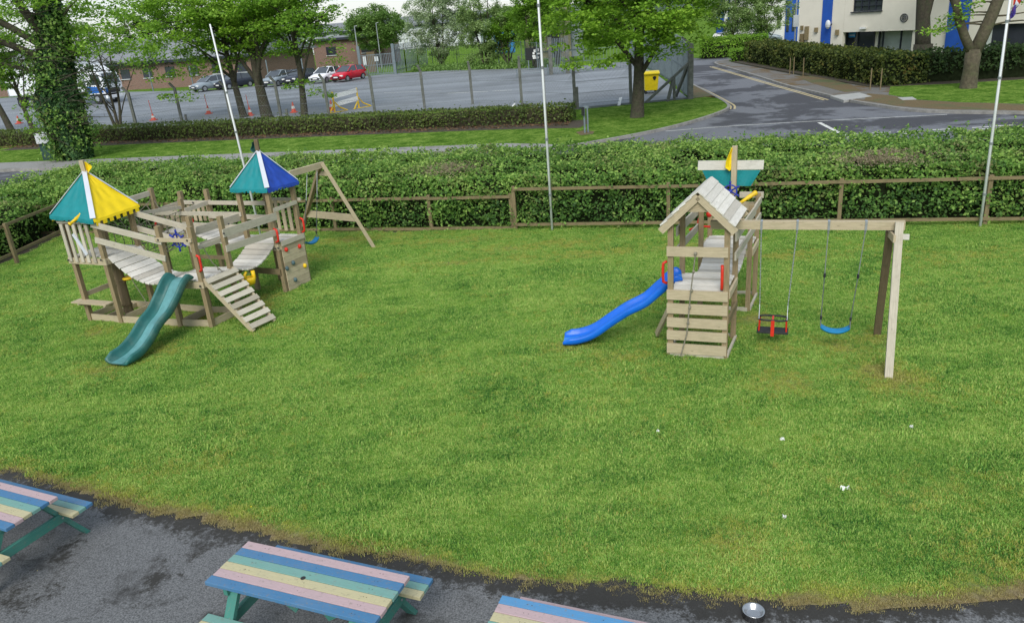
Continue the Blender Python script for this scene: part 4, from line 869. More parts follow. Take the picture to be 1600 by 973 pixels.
slide([(s0.x+dxy.x*t, s0.y+dxy.y*t, z) for t, z in prof], sd, .42, .14, fort, FO, 'plastic_green', 'plastic_green_lit_bed')
# swing arm: beam and A-frame
ap = Vector((*G(502, 258, 2.13), 2.13)); lg1 = Vector((*G(586, 387), 0)); lg2 = Vector((*G(467, 372), 0))
b0 = T.p(.55, 1.0, 2.15); b0 = Vector((*G(452, 272, 2.13), 2.13))
plank(b0, ap+(ap-b0).normalized()*.06, .13, .07, name='swing_beam', mat='wood_tan')
MB(FO).beam(ap+V(.03, -.03, .04), lg1-V(0, 0, .05), .085, .085).build('swing_leg', 'wood_tan', fort); MB(FO).beam(ap+V(-.05, .05, -.04), lg2-V(0, 0, .05), .085, .085).build('swing_leg', 'wood_post', fort)
ta = ap.lerp(lg2, .66); tb = ap.lerp(lg1, .55); tb.z = ta.z = .78
MB(FO).beam(ap.lerp(lg2, .635), ap.lerp(lg1, .63), .03, .17).build('cross_brace', 'wood_tan', fort)
MB(FO).beam(ap.lerp(lg2, .10), ap.lerp(lg1, .10), .03, .10).build('cross_brace', 'wood_tan', fort)
for q in (P.p(1, -.12, 1.33), Q.p(.05, -.12, 1.735), Q.p(.95, -.12, 1.72), T.p(1.02, -.14, .98), T.p(1.08, -.09, .98), Q.p(1.02, -.12, .86), P.p(0, -.15, 1.3), Rm.p(.98, .86, 1.74), Rm.p(.55, .86, 1.75), Q.p(1.12, .9, 1.65), T.p(.3, -.9, 1.62)):
    MB(FO).lathe_s(q, .02, (1, 1, 1), 6, 4).build('bolt', 'bolt', fort)

def strap_seat(name, label, c, d, w, mat, hang, rope_mats, sag=.05):
    """curved plastic belt seat on two ropes; hang = two beam points"""
    c = Vector(c); d = Vector(d).normalized(); e = V(-d.y, d.x, 0); root = thing(name, label, 'swing', (c.x, c.y, 0)); og = (c.x, c.y, 0)
    rows = []; 
    for i in range(15):
        t = i/14*2-1; z = c.z+sag*(abs(t)**2.4)*1.5; row = []
        for s, dz in ((-1, .012), (-.8, .03), (-.4, .018), (0, .014), (.4, .018), (.8, .03), (1, .012), (.9, -.012), (-.9, -.012), (-1, .012)): row.append(c+d*(t*w/2)+e*(s*.075*(1-.12*abs(t)**3))+V(0, 0, z-c.z+dz))
        rows.append(row)
    mb = MB(og); mb.grid(rows); m = 10; mb.face([k for k in range(m-1)]); mb.face([14*m+k for k in range(m-1)][::-1]); mb.build('seat', mat, root, smooth=True)
    for sgn, h in zip((-1, 1), hang):
        a = c+d*(sgn*w/2)+V(0, 0, sag*1.5+.01); h = Vector(h)
        MB(og).tube([a+e*.05, a+V(0, 0, .10), a-e*.05], .008, 6).build('seat_bracket', rope_mats[1], root)
        mid = a.lerp(h, .55); MB(og).tube([a+V(0, 0, .10), mid], .0075, 6).build('rope', rope_mats[0], root); MB(og).tube([mid, h], .0075, 6).build('chain', 'galvanised', root)
        mb = MB(og); mb.tube([mid-V(0, 0, .03), mid+V(0, 0, .03)], .018, 8); mb.tube([a+V(0, 0, .10), a+V(0, 0, .155)], .017, 8); mb.build('rope_adjuster', 'rubber', root)
    return root
sy = 17.2; sx, sz = Hh(487, 380, sy); bd_ = (ap-b0).normalized()
c = Vector((sx, sy, sz)); bb0 = b0.lerp(ap, .55); bb1 = b0.lerp(ap, .86); 
strap_seat('swing', 'small bright blue plastic swing seat hanging near the hedge beside the pole fort', c, (bd_.x, bd_.y, 0), .40, 'plastic_cyan', (bb0, bb1), ('rope_blue', 'rope_blue'))
# yellow baby seat hanging under the second bridge
bx, bz = Hh(390, 445, 14.35)
yb = thing('baby_swing', 'yellow moulded plastic baby swing hanging under the plank bridge behind the ramp', 'swing', (bx, 14.35, 0)); og = (bx, 14.35, 0)
mb = MB(og); mb.grid([[(bx+.13*math.cos(a)*f, 14.35+.10*math.sin(a)*f, bz+z) for a in np.linspace(0, 2*math.pi, 17)] for f, z in ((.5, .0), (.9, .02), (1.05, .10), (1.0, .16), (.88, .16), (.8, .09), (.4, .03))]); mb.build('seat', 'plastic_yellow', yb, smooth=True)
mb = MB(og); mb.tube([(bx-.02, 14.27, bz+.12), (bx-.02, 14.24, bz+.24), (bx, 14.30, bz+.27)], .028, 8); mb.tube([(bx+.10, 14.40, bz+.1), (bx+.08, 14.44, bz+.26)], .04, 8); mb.build('backrest', 'plastic_yellow', yb, smooth=True)
MB(og).tube([(bx, 14.30, bz+.25), (bx+.02, 14.4, .72)], .007, 5).build('rope', 'rope', yb)

# ================================================================== PLAY TOWER (RIGHT)
TO = (3.3, 11.6, 0); AZ2 = rad(-20)
tower = thing('play_tower', 'pale timber play tower with plank gable roof, blue slide, slatted front and double swing beam', 'play tower', TO)
F = Mod((2.36, 10.63), (.74, -.275), (.33, .67)); Bk = Mod((3.27, 12.42), (.74, -.28), (.33, .66))
posts(F, (2.06, 2.06, 2.06, 2.06), tower, TO, .08, AZ2); posts(Bk, (1.86, 1.86, 1.88, 1.86), tower, TO, .08, AZ2)
tp = dict(parent=tower, og=TO)
mb = MB(TO)
for i in range(7): mb.beam(F.p(-.0, (i+.5)/7, 1.075), F.p(1.0, (i+.5)/7, 1.075), .71/7*.93, .024)
mb.build('deck', 'wood_deck', tower)
mb = MB(TO)
for i in range(6): mb.beam(Bk.p(0, (i+.5)/6, 1.115), Bk.p(1.0, (i+.5)/6, 1.115), .70/6*.93, .024)
mb.build('deck', 'wood_deck', tower)
for m, z in ((F, 1.0), (Bk, 1.04)):
    mb = MB(TO)
    for v in ((1.04,) if m is F else (-.04, 1.04)): mb.beam(m.p(.04, v, z), m.p(.96, v, z), .03, .11)
    for u in (-.045, 1.045): mb.beam(m.p(u, .05, z-.002), m.p(u, .95, z-.002), .03, .11)
    mb.build('floor_frame', 'wood_tan', tower)
bridge(F.p(.18, 1.06, 1.08), F.p(.94, 1.06, 1.08), Bk.p(.10, -.06, 1.12), Bk.p(.94, -.06, 1.12), .17, tower, TO, 10)
def ry(py0, py1): # slat heights read on the front plane
    Yf = 10.6; return Hh(1046, py0, Yf)[1], Hh(1046, py1, Yf)[1]
for a, b_ in ((452, 469), (473, 490.5), (495, 511.5), (515, 531), (535, 552)):
    z1, z0 = ry(a, b_); z0 += (z1-z0)*.13; MB(TO).beam(F.p(-.055, -.075, (z0+z1)/2), F.p(1.045, -.075, (z0+z1)/2), .028, z1-z0).build('front_slat', 'wood_tan', tower)
z1, z0 = ry(384.5, 399.5); MB(TO).beam(F.p(-.055, -.075, (z0+z1)/2), F.p(1.03, -.075, (z0+z1)/2), .028, z1-z0).build('top_rail', 'wood_tan', tower)
for m in (F, Bk):
    for (a, b_) in (((0, -.05), (1, -.05)), ((1.05, 0), (1.05, 1)), ((1, 1.05), (0, 1.05)), ((-.05, 1), (-.05, 0))): plank(m.p(*a, .045), m.p(*b_, .045), .085, .035, name='ground_beam', mat='wood_grey', **tp)
plank(F.p(1.05, 0, .62), F.p(1.05, 1, .62), .10, .03, name='side_rail', mat='wood_fence', **tp)
plank(F.p(-.06, .1, .72), F.p(-.45, .75, .10), .085, .04, name='brace', mat='wood_tan', **tp)
for u, o in ((0, -.07), (1, .07)):
    plank(F.p(u+o, .5 if u else .82, 1.78), Bk.p(u+o, .12, 1.76), .14, mat='wood_grey', **tp); plank(F.p(u+o, .5 if u else .82, 1.48), Bk.p(u+o, .12, 1.47), .12, mat='wood_grey', **tp)
plank(Bk.p(-.03, 1.08, 1.36), Bk.p(1.03, 1.08, 1.36), .12, .03, name='side_rail', mat='wood_tan', **tp); plank(Bk.p(-.03, 1.08, 1.64), Bk.p(1.03, 1.08, 1.64), .15, .03, name='side_rail', mat='wood_tan', **tp); plank(Bk.p(.6, 1.08, 1.84), Bk.p(1.1, 1.08, 1.84), .10, .03, name='side_rail', mat='wood_grey', **tp)
plank(Bk.p(1.06, .1, 1.50), Bk.p(1.06, 1, 1.50), .10, .03, name='side_rail', mat='wood_grey', **tp)
plank(Bk.p(1.06, .1, 1.78), Bk.p(1.06, 1, 1.78), .10, .03, name='side_rail', mat='wood_grey', **tp)
# gable roof with lapped boards
rA = Vector((*G(1091, 300, 2.53), 2.53)); zE = 2.04
ax = F.a.normalized(); bxv = F.b.normalized(); hwid = .50; ctr = F.p(.5, -.16, 0); zR = 2.53; dep = .98
def roofpt(s, v, off=0.0): # s -1..1 across, v metres back
    q = ctr+ax*(s*hwid)+bxv*v; q.z = zR-(zR-zE)*abs(s)+off; return q
for sg in (-1, 1):
    mb = MB(TO); nb = 6
    for i in range(nb):
        t0 = i/nb; t1 = (i+1)/nb+.035; a = roofpt(sg*t0, 0, .028); b_ = roofpt(sg*t1, 0, .028+.022)
        lo0 = roofpt(sg*t0, dep, .028); lo1 = roofpt(sg*t1, dep, .05)
        nrm = (b_-a).cross(bxv).normalized(); nrm = nrm if nrm.z > 0 else -nrm
        mb.beam((a+b_)/2, (lo0+lo1)/2, (b_-a).length, .02, up=nrm)
    mb.build('roof_boards', 'wood_deck', tower)
    for v in (.03, dep-.04):
        a = roofpt(sg*.0, v, -.045); b_ = roofpt(sg*1.03, v, -.045); MB(TO).beam(a, b_, .04, .10).build('barge_board', 'wood_tan', tower)
for v in (.05, dep-.06):
    mb = MB(TO); mb.prism([roofpt(-.35, v, -.10), roofpt(.35, v, -.10), roofpt(0, v, -.06)], bxv*.02); mb.build('gable_plate', 'wood_tan', tower)
MB(TO).beam(roofpt(0, .02, -.07), roofpt(0, dep-.02, -.07), .05, .06).build('ridge_beam', 'wood_tan', tower)
mb = MB(TO); mb.lathe_s(roofpt(.13, .30, -.17), .03, (1, 1, 1), 8, 5); mb.build('finial', 'wood_deck', tower)
handle(F.p(-.07, .02, 1.16), (-1, .1, 0), .34, tower, TO, .06); handle(F.p(.93, -.06, 1.12), (-.2, -1, 0), .36, tower, TO, .03)
handle(Bk.p(.02, .1, 1.42), (-1, 0, 0), .2, tower, TO, .08); 
part('bell', 'plastic_red', lambda m: (m.lathe_s(Bk.p(.14, .1, 1.68), .05, (1, 1, 1.2), 10, 6), m.tube([Bk.p(-.25, .0, 1.42), Bk.p(-.05, .05, 1.48), Bk.p(.2, .05, 1.47)], .02, 6)), tower, TO, True)
# climbing rope with knots
k0 = F.p(.47, -.12, 1.66); k1 = F.p(.33, -.13, .42); k2 = F.p(.22, -.13, .06)
rp = [k0, k0.lerp(k1, .5)+V(-.01, 0, 0), k1, k1.lerp(k2, .5), k2, k2+V(.02, -.06, -.03), k2+V(.12, -.10, -.035)]
mb = MB(TO); mb.tube(rp, .0095, 7)
for t in (.22, .45, .66, .86): mb.lathe_s(k0.lerp(k1, t), .022, (1, 1, 1.2), 8, 5)
mb.lathe_s(k0, .028, (1, .6, 1), 8, 5); mb.build('climbing_rope', 'rope', tower)
# mast, yard and sail, pennant, telescope, wheel
mq = Bk.p(.48, 1.03, 0); MB(TO).beam((mq.x, mq.y, -.05), (mq.x, mq.y, 2.68), .085, .085, up=(bxv.x, bxv.y, 0)).build('mast', 'wood_tan', tower)
ys_ = mq.y+.08
xL, zL = Hh(1091, 259, ys_); xR, zR_ = Hh(1190, 256, ys_)
MB(TO).beam((xL, ys_+.02, zL), (xR, ys_-.1, zR_), .03, .155).build('yard', 'wood_deck', tower)
cy = ys_+.02; c4 = [Hh(px, py, cy) for px, py in ((1097, 266), (1185, 264), (1170, 288.5), (1108, 289.5))]
mb = MB(TO); rows = []
for j in range(5):
    t = j/4; l = (c4[0][0]*(1-t)+c4[3][0]*t, c4[0][1]*(1-t)+c4[3][1]*t); r_ = (c4[1][0]*(1-t)+c4[2][0]*t, c4[1][1]*(1-t)+c4[2][1]*t)
    rows.append([(l[0]+(r_[0]-l[0])*i/12, cy+.02*math.sin(i*1.1)*t-.11*i/12, l[1]+(r_[1]-l[1])*i/12) for i in range(13)])
mb.grid(rows); o = mb.build('sail', 'fabric_teal', tower); o.modifiers.new('thick', 'SOLIDIFY').thickness = .01
mb = MB(TO); z0 = 2.66; mb.grid([[(mq.x-.05-w*s, mq.y-.03+.03*math.sin(s*4+t), z0-.40*t) for s in (0, .33, .66, 1)] for t, w in ((0, .01), (.3, .07), (.55, .11), (.8, .12), (.95, .05))]); o = mb.build('pennant', 'fabric_yellow', tower); o.modifiers.new('thick', 'SOLIDIFY').thickness = .006
a_, b2 = Hh(1152, 320, 12.5), Hh(1181, 301, 12.7); scope((a_[0], 12.5, a_[1]), (b2[0], 12.7, b2[1]), tower, TO)
w_ = Hh(1141, 299, 12.75); wheel((w_[0], 12.75, w_[1]), (-.3, -1, .1), .17, tower, TO)
# slide
t0 = Vector((2.42, 11.13, 1.12)); t1 = Vector((*G(893, 536), 0)); dxy = t1-t0; dxy.z = 0; sd = V(-dxy.y, dxy.x, 0).normalized()
prof = [(0, 1.10), (.05, 1.08), (.14, .93), (.28, .70), (.44, .545), (.58, .37), (.72, .19), (.84, .105), (.93, .08), (1.0, .08)]
t1 += V(-.12, -.02, 0)
t0 += -dxy.normalized()*.22; dxy = t1-t0; dxy.z = 0
slide([(t0.x+dxy.x*t, t0.y+dxy.y*t, z) for t, z in prof], sd, .33, .10, tower, TO, 'plastic_blue', 'plastic_blue_bed')
# swing beam and end frame
sb0 = Vector((*Hh(1157, 351, 10.75)[:1], 10.75, Hh(1157, 351, 10.75)[1])); ex, ez = Hh(1414, 352, 9.97); sb1 = Vector((ex, 9.97, ez))
sb0 = sb0-(sb1-sb0).normalized()*.42
MB(TO).beam(sb0, sb1, .085, .118).build('swing_beam', 'wood_tan', tower)
bd2 = (sb1-sb0).normalized(); la = Vector((*G(1388, 594), -.05)); lb = Vector((*G(1370, 524), -.05)); apx = sb1-bd2*.10
MB(TO).beam(apx+V(-.02, -.10, .07), la, .085, .10, up=bd2).build('swing_leg', 'wood_grey', tower); MB(TO).beam(apx+V(-.03, .10, -.10), lb, .085, .10, up=bd2).build('swing_leg', 'wood_dark', tower)
MB(TO).beam(apx+V(-.06, -.22, -.13)-bd2*.06, apx+V(.04, .20, -.13)-bd2*.06, .03, .10).build('cross_brace', 'wood_tan', tower)
MB(TO).beam(apx+V(.0, -.12, -.13)-bd2*.08, apx+V(.0, -.12, -.13)+bd2*.11, .04, .07).build('cross_brace', 'wood_deck', tower)
mb = MB(TO)
hp = []
for px in (1190, 1246, 1295, 1353):
    best = min((abs((lambda q: 0)(0)), 0),); 
    # point of the beam seen at px
    lo_, hi_ = 0.0, 1.0
    def pxof(q): c = R3.transposed() @ (q-V(0, 0, CAM_H)); return 800+F_PX*c.x/-c.z
    for _ in range(30):
        md_ = (lo_+hi_)/2
        if pxof(sb0.lerp(sb1, md_)) < px: lo_ = md_
        else: hi_ = md_
    q = sb0.lerp(sb1, lo_); hp.append(q-V(0, 0, .10)); mb.box((q.x, q.y-.002, q.z), (.03, .10, .13), math.atan2(bd2.y, bd2.x)); mb.tube([q-V(0, 0, .06), q-V(0, 0, .12)], .014, 6)
mb.build('swing_hanger', 'galvanised', tower)
# blue belt swing (hangs slightly forward, as in the photo)
yy = (hp[2].y+hp[3].y)/2+.10; sx, sz = Hh(1304, 518, yy)
strap_seat('swing', 'sky blue curved plastic swing seat on the right of the two beside the plank-roofed tower', (sx, yy, sz), (bd2.x, bd2.y, 0), .40, 'plastic_cyan', (hp[2], hp[3]), ('rope_blue', 'rope_blue'))
# toddler cradle swing
yy = (hp[0].y+hp[1].y)/2+.10; sx, sz = Hh(1207, 516, yy); c = Vector((sx, yy, sz)); d = Vector((bd2.x, bd2.y, 0)).normalized(); e = V(-d.y, d.x, 0); og = (c.x, c.y, 0)
cs_ = thing('toddler_swing', 'black rubber toddler cradle swing with red straps hanging on chains', 'swing', og)
MB(og).beam(c-d*.225, c+d*.225, .21, .035).build('seat', 'rubber', cs_, bevel=.008)
ring = [c+d*(.205*(abs(math.cos(a))**.6)*(1 if math.cos(a) > 0 else -1))+e*(.105*(abs(math.sin(a))**.6)*(1 if math.sin(a) > 0 else -1))+V(0, 0, .20) for a in np.linspace(0, 2*math.pi, 33)]
MB(og).tube(ring, .016, 8, caps=False).build('cradle_ring', 'rubber', cs_, smooth=True)
mb = MB(og); mb.beam(c-e*.11+V(0, 0, -.05), c-e*.115+V(0, 0, .205), .05, .012, up=e); mb.beam(c-e*.11+V(0, 0, .20), c+e*.11+V(0, 0, .20), .025, .01); mb.build('crotch_strap', 'plastic_red', cs_)
for sg in (-1, 1):
    for q in (-1, 1): MB(og).tube([c+d*(.195*sg)+e*(.07*q)+V(0, 0, .01), c+d*(.19*sg)+e*(.09*q)+V(0, 0, .19)], .013, 8).build('side_tube', 'plastic_red', cs_)
for sg, h in ((-1, hp[0]), (1, hp[1])):
    top = c+d*(.20*sg)+V(0, 0, .42); mb = MB(og)
    for q in (-1, 1): mb.tube([c+d*(.20*sg)+e*(.08*q)+V(0, 0, .21), top], .006, 5)
    mb.tube([top, h], .0075, 5); L = (h-top).length; nl = int(L/.05)
    for i in range(nl): q = top.lerp(h, (i+.5)/nl); mb.lathe_s(q, .012, (1, 1, 1.4), 5, 3)
    mb.build('chain', 'galvanised', cs_)

# ================================================================== PICNIC TABLES, BOWL, LITTER
def picnic(label, cx, cy, ang, top_cols, bench_cols, far_cols=None):
    root = thing('picnic_table', label, 'picnic table', (cx, cy, 0), ang, 'rainbow painted picnic tables on the terrace')
    Lh = .835
    def brd(name, mat, x0, x1, y, z, w, t=.038): return MB().beam((x0, y, z), (x1, y, z), w, t).build(name, mat, root, bevel=.004)
    for i, c in enumerate(top_cols): brd('top_board', c, -Lh+random.uniform(-.004, .004), Lh+random.uniform(-.004, .004), .285-.0475-i*.095, .70+random.uniform(-.001, .001), .090)
    for i, c in enumerate(far_cols or bench_cols): brd('bench_board', c, -Lh+.02, Lh+.03, .598-.0425-i*.085, .425, .081)
    for i, c in enumerate(bench_cols): brd('bench_board', c, -Lh+.02, Lh+.03, -.598+.0425+i*.085, .425, .081)
    for sx in (-1, 1):
        x = sx*.60
        for sy in (-1, 1): MB().beam((x, sy*.17, .68), (x, sy*.60, -.01), .045, .095, up=(1, 0, 0)).build('leg', 'paint_frame', root, bevel=.003)
        MB().beam((x+.046*sx, -.56, .36), (x+.046*sx, .56, .36), .042, .10).build('seat_bearer', 'paint_frame', root, bevel=.003)
        MB().beam((x+.046*sx, -.27, .645), (x+.046*sx, .27, .645), .042, .07).build('top_bearer', 'paint_frame', root, bevel=.003)
        MB().beam((x*.93, 0, .64), (x*.25, 0, .36), .045, .07).build('brace', 'paint_frame', root)
        for y in (-.36, .36): MB().tube([(x+sx*.066, y, .36), (x+sx*.074, y, .36)], .012, 8).build('bolt', 'galvanised', root)
    mb = MB()
    for sx in (-.61, -.57, 0.0, .58, .61):
        for i in range(6): mb.tube([(sx+.004*i, .285-.0475-i*.095, .7185), (sx+.004*i, .285-.0475-i*.095, .7202)], .0036, 6)
    mb.build('screws', 'bolt', root)
    MB().tube([(-.03, -.0, .7195), (-.03, -.0, .7215)], .022, 12).build('parasol_hole', 'bolt', root)
    return root
pk, bl, te, cr, sk = 'paint_pink', 'paint_blue', 'paint_teal', 'paint_cream', 'paint_sky'
picnic('rainbow painted picnic table at the left edge of the terrace, green trestle legs showing', -5.73, 6.985, rad(-25), (pk, bl, te, cr, pk, bl), (bl, te, cr))
t2 = picnic('rainbow painted picnic table in the middle of the terrace, seen whole from above', -1.91, 5.29, rad(-22.9), (pk, bl, te, cr, pk, bl), (te, cr, te), (bl, te, cr))
picnic('rainbow painted picnic table nearest the metal bowl with sky blue outer board', .41, 4.33, rad(-22.3), (sk, pk, cr, te, bl, pk), (pk, cr, te))
bwx, bwy = G(1177, 962)
mb = MB((bwx, bwy, 0)); mb.lathe((bwx, bwy, .008), [(.0, .010), (.055, .010), (.064, .016), (.080, .058), (.092, .062), (.095, .058), (.090, .052), (.083, .05), (.098, .0), (.08, 0.0), (0, 0)], 36)
tag(mb.build('dog_bowl', 'steel', smooth=True), 'empty round stainless steel dog bowl on the dead grass at the edge of the terrace', 'bowl')
lab = {(1028, 679): 'small white scrap lying alone on the grass halfway between the blue slide and the terrace', (1222, 691): 'pale crumpled scrap on the grass below the toddler swing', (1423, 672): 'small white scrap on the grass nearest the swing leg', (1320, 768): 'largest white paper scrap, torn in a triangle, on the open grass at the right', (1225, 813): 'thin twisted white scrap on the grass closest to the metal bowl'}
for k, ((px, py), l) in enumerate(lab.items()):
    x, y = G(px, py); s = .020 if (px != 1320) else .040; mb = MB((x, y, 0)); r = random.Random(px); pts = []
    n = 7; rows = [[(x+s*(i/3-1)*(1.2 if k % 2 else .8)+r.uniform(-.008, .008), y+s*.55*(j/2-1)*(1-.5*(i/6))+r.uniform(-.006, .006), .045+.022*math.sin(i*1.3+j+k)+r.uniform(0, .012)) for i in range(n)] for j in range(5)]
    mb.grid(rows); o = mb.build('litter', 'tissue'); o.modifiers.new('thick', 'SOLIDIFY').thickness = .0025; tag(o, l, 'litter', 'white scraps scattered on the lawn')

# ================================================================== FLAG POLES
def pole(label, base, top, r0, flag=False, cat='flagpole'):
    base, top = Vector(base), Vector(top); root = thing('flagpole', label, cat, (base.x, base.y, 0)); og = (base.x, base.y, 0)
    MB(og).tube([base-V(0, 0, .1), base.lerp(top, .5), top], [r0, r0*.85, r0*.62], 10).build('pole', 'white_pole', root, smooth=True)
    mb = MB(og)
    for t in (.12, .30, .52, .7): q = base.lerp(top, t); q2 = base.lerp(top, t+.008); mb.tube([q, q2], r0*1.25, 10)
    mb.build('collar', 'wire', root)
    MB(og).tube([base.lerp(top, .10)+V(r0*1.3, -.01, 0), base.lerp(top, .95)+V(r0, -.01, 0)], .003, 4).build('halyard', 'rope', root)
    return root, og
b_ = G(409, 374); xt, zt = Hh(328, 38, b_[1]); pole('thin white pole leaning left behind the pole fort', (*b_, 0), (xt, b_[1], zt), .030)
b_ = (G(862, 354)[0]-.02, 18.30); xt, zt = Hh(840, -12, b_[1]); k_ = 1.35; pole('tall white pole standing in the middle of the timber fence', (*b_, 0), (b_[0]+(xt-b_[0])*k_, b_[1], zt*k_), .030)
b_ = (G(1528, 354)[0]-.02, 15.80); xt, zt = Hh(1579, -6, b_[1]); k_ = 1.28; fr, og = pole('white flagpole at the right with a furled orange and purple flag', (*b_, 0), (b_[0]+(xt-b_[0])*k_, b_[1], zt*k_), .030)
fx, fz = Hh(1577, 28, b_[1])
for nm, mt, za, zb_, w0, w1 in (('flag', 'flag_purple', fz-.02, fz+.30, .03, .13), ('flag_edge', 'fabric_white', fz+.17, fz+.36, .12, .13), ('flag_stripe', 'flag_red', fz+.20, fz+1.2, .14, .12)):
    mb = MB(og); rows = []
    for j in range(10):
        t = j/9; z = za+(zb_-za)*t; w = w0+(w1-w0)*min(1, t*2.2); off = .02+.01*math.sin(j); dy = {'flag': 0, 'flag_edge': -.012, 'flag_stripe': -.024}[nm]
        rows.append([(fx+(z-fz)*.01+off+w*s, b_[1]-.02+dy+.045*math.sin(s*7+j*.5), z+.22*(s-0.4)*(1 if nm != 'flag' else .6)) for s in np.linspace(0, 1, 9)])
    mb.grid(rows); o = mb.build(nm, mt, fr, smooth=True); o.modifiers.new('thick', 'SOLIDIFY').thickness = .004

# ================================================================== ACROSS THE ROAD
def bl_pt(p, o=0): return (p[0], p[1])
hedge('clipped_hedge', 'long low clipped hedge with dead leaves along its foot, before the car park', (-31.5, 47.0), (3.5, 36.9), 1.5, 0.92, 0.115, 150, 'leaf_trim', 31, core='twig_core', bulge=.10, gap=.15)
hedge('clipped_hedge', 'dark clipped hedge at the far left below the leaning trunk', (-60, 55.6), (-31.7, 47.1), 1.5, 0.9, 0.14, 70, 'leaf_dark', 32, bulge=.1)
# leaf litter under the hedge
n = 2600; t = RNG.uniform(0, 1, n); d_ = V(35.0, -10.1); nn = V(10.1, 35.0).normalized(); q = -RNG.uniform(-.2, 1.0, n)**1.0
Cx = -31.5+35.0*t+nn.x*q; Cy = 47.0-10.1*t+nn.y*q; dl = leaf_mesh('leaf_litter', np.column_stack([Cx, Cy, 0.125+RNG.uniform(0, .03, n)]), .12, 'dead_leaf', upbias=2.0); tag(dl, 'brown dead leaves lying along the foot of the low clipped hedge', 'dead leaves', kind='stuff')
# concrete posts with cranked tops, line wires
FP = [((215, 205), 2.35, -.28), ((285, 192), 2.25, -.25), ((362, 190), 2.2, -.25), ((440, 187), 2.3, -.25), ((515, 184), 2.25, -.22), ((586, 178), 2.2, -.2), ((664, 172), 2.3, -.12), ((739, 166), 2.3, -.05), ((816, 168), 2.5, 0), ((899, 174), 2.45, 0), ((986, 166), 2.35, 0)]
cf = thing('wire_fence', 'dark concrete posts with cranked tops and thin wires along the car park edge', 'fence', (*G(215, 205), 0.1)); cog = (*G(215, 205), 0.1)
prev = None
for (p, h_, cr_) in FP:
    x, y = G(*p); mb = MB(cog); mb.beam((x, y, 0), (x-.02, y, h_), .15, .15, up=(0, 1, 0)); mb.beam((x-.02, y, h_-.03), (x-.02+cr_, y-.08, h_+.34), .13, .13, up=(0, 1, 0)); mb.build('post', 'concrete_post', cf)
    if prev:
        mb = MB(cog)
        for z in (.35, .9, 1.5, 2.1): mb.tube([(prev[0], prev[1], z), (x, y, z)], .008, 4)
        k = int(math.hypot(x-prev[0], y-prev[1])/.22)
        for i in range(k):
            for s in (-1, 1):
                a = i/k; b2_ = min(1, max(0, a+s*2.1/k/.22*.22)); mb.beam((prev[0]+(x-prev[0])*a, prev[1]+(y-prev[1])*a, .15), (prev[0]+(x-prev[0])*min(1, max(0, a+s*9/k)), prev[1]+(y-prev[1])*min(1, max(0, a+s*9/k)), 2.1), .004, .004)
        mb.build('mesh_panel', 'wire', cf)
    prev = (x, y)
for (p, h_) in (((450, 187), .55), ((903, 174), 1.15), ((292, 191), .4)):
    x, y = G(*p); tag(MB((x, y, .1)).beam((x, y, .1), (x, y, .1+h_), .12, .12).build('stub_post', 'concrete_post'), {450: 'short dark stub post beside the traffic cone behind the clipped hedge', 903: 'shorter post standing against the concrete fence post left of the road tree', 292: 'very short stub post under the low maple branch'}[p[0]], 'post')
# tall security fence beside the side road
sf = thing('security_fence', 'tall grey chain-link security fence with braced corner post and barbed wire arms beside the road', 'fence', (10.52, 42.6, .1)); sg_ = (10.52, 42.6, .1)
line = [(10.5, 42.5), (11.0, 46.0), (11.5, 49.6), (11.95, 53.2), (12.3, 57), (12.6, 60.8), (12.85, 64.6), (13.0, 68.5), (13.1, 72.5), (13.1, 76.5)]
for i, p in enumerate(line):
    mb = MB(sg_); w = .26 if i == 0 else .13; mb.beam((*p, 0), (*p, 2.95), w, w, up=(0, 1, 0)); mb.beam((*p, 2.9), (p[0]-.45, p[1]+.1, 3.3), .09, .09, up=(0, 1, 0)); mb.build('post', 'concrete_post' if i == 0 else 'fence_steel', sf)
    if i:
        a = line[i-1]; mb = MB(sg_); L = math.dist(a, p); k = int(L/.16)
        for j in range(k):
            t = j/k; x, y = a[0]+(p[0]-a[0])*t, a[1]+(p[1]-a[1])*t; mb.beam((x, y, .05), (x, y, 2.85), .028, .018, up=(0, 1, 0))
        for z in (.15, 1.5, 2.85): mb.beam((*a, z), (*p, z), .03, .04)
        for z in (3.0, 3.14, 3.28): o_ = (z-2.9)*1.1; mb.tube([(a[0]-o_, a[1], z), (p[0]-o_, p[1], z)], .012, 4)
        mb.build('mesh_panel', 'fence_steel', sf)
for a, b2_ in (((10.5, 42.5, 2.05), (*G(893+60, 165)[:0], 7.95, 42.3, .05)), ((10.5, 42.5, 2.2), (10.0, 43.9, .05)), ((9.6, 42.45, 1.35), (9.2, 42.2, .05)), ((9.6, 42.45, 1.35), (9.65, 42.5, .0))):
    MB(sg_).beam(a, b2_, .13, .13).build('brace', 'concrete_post', sf)
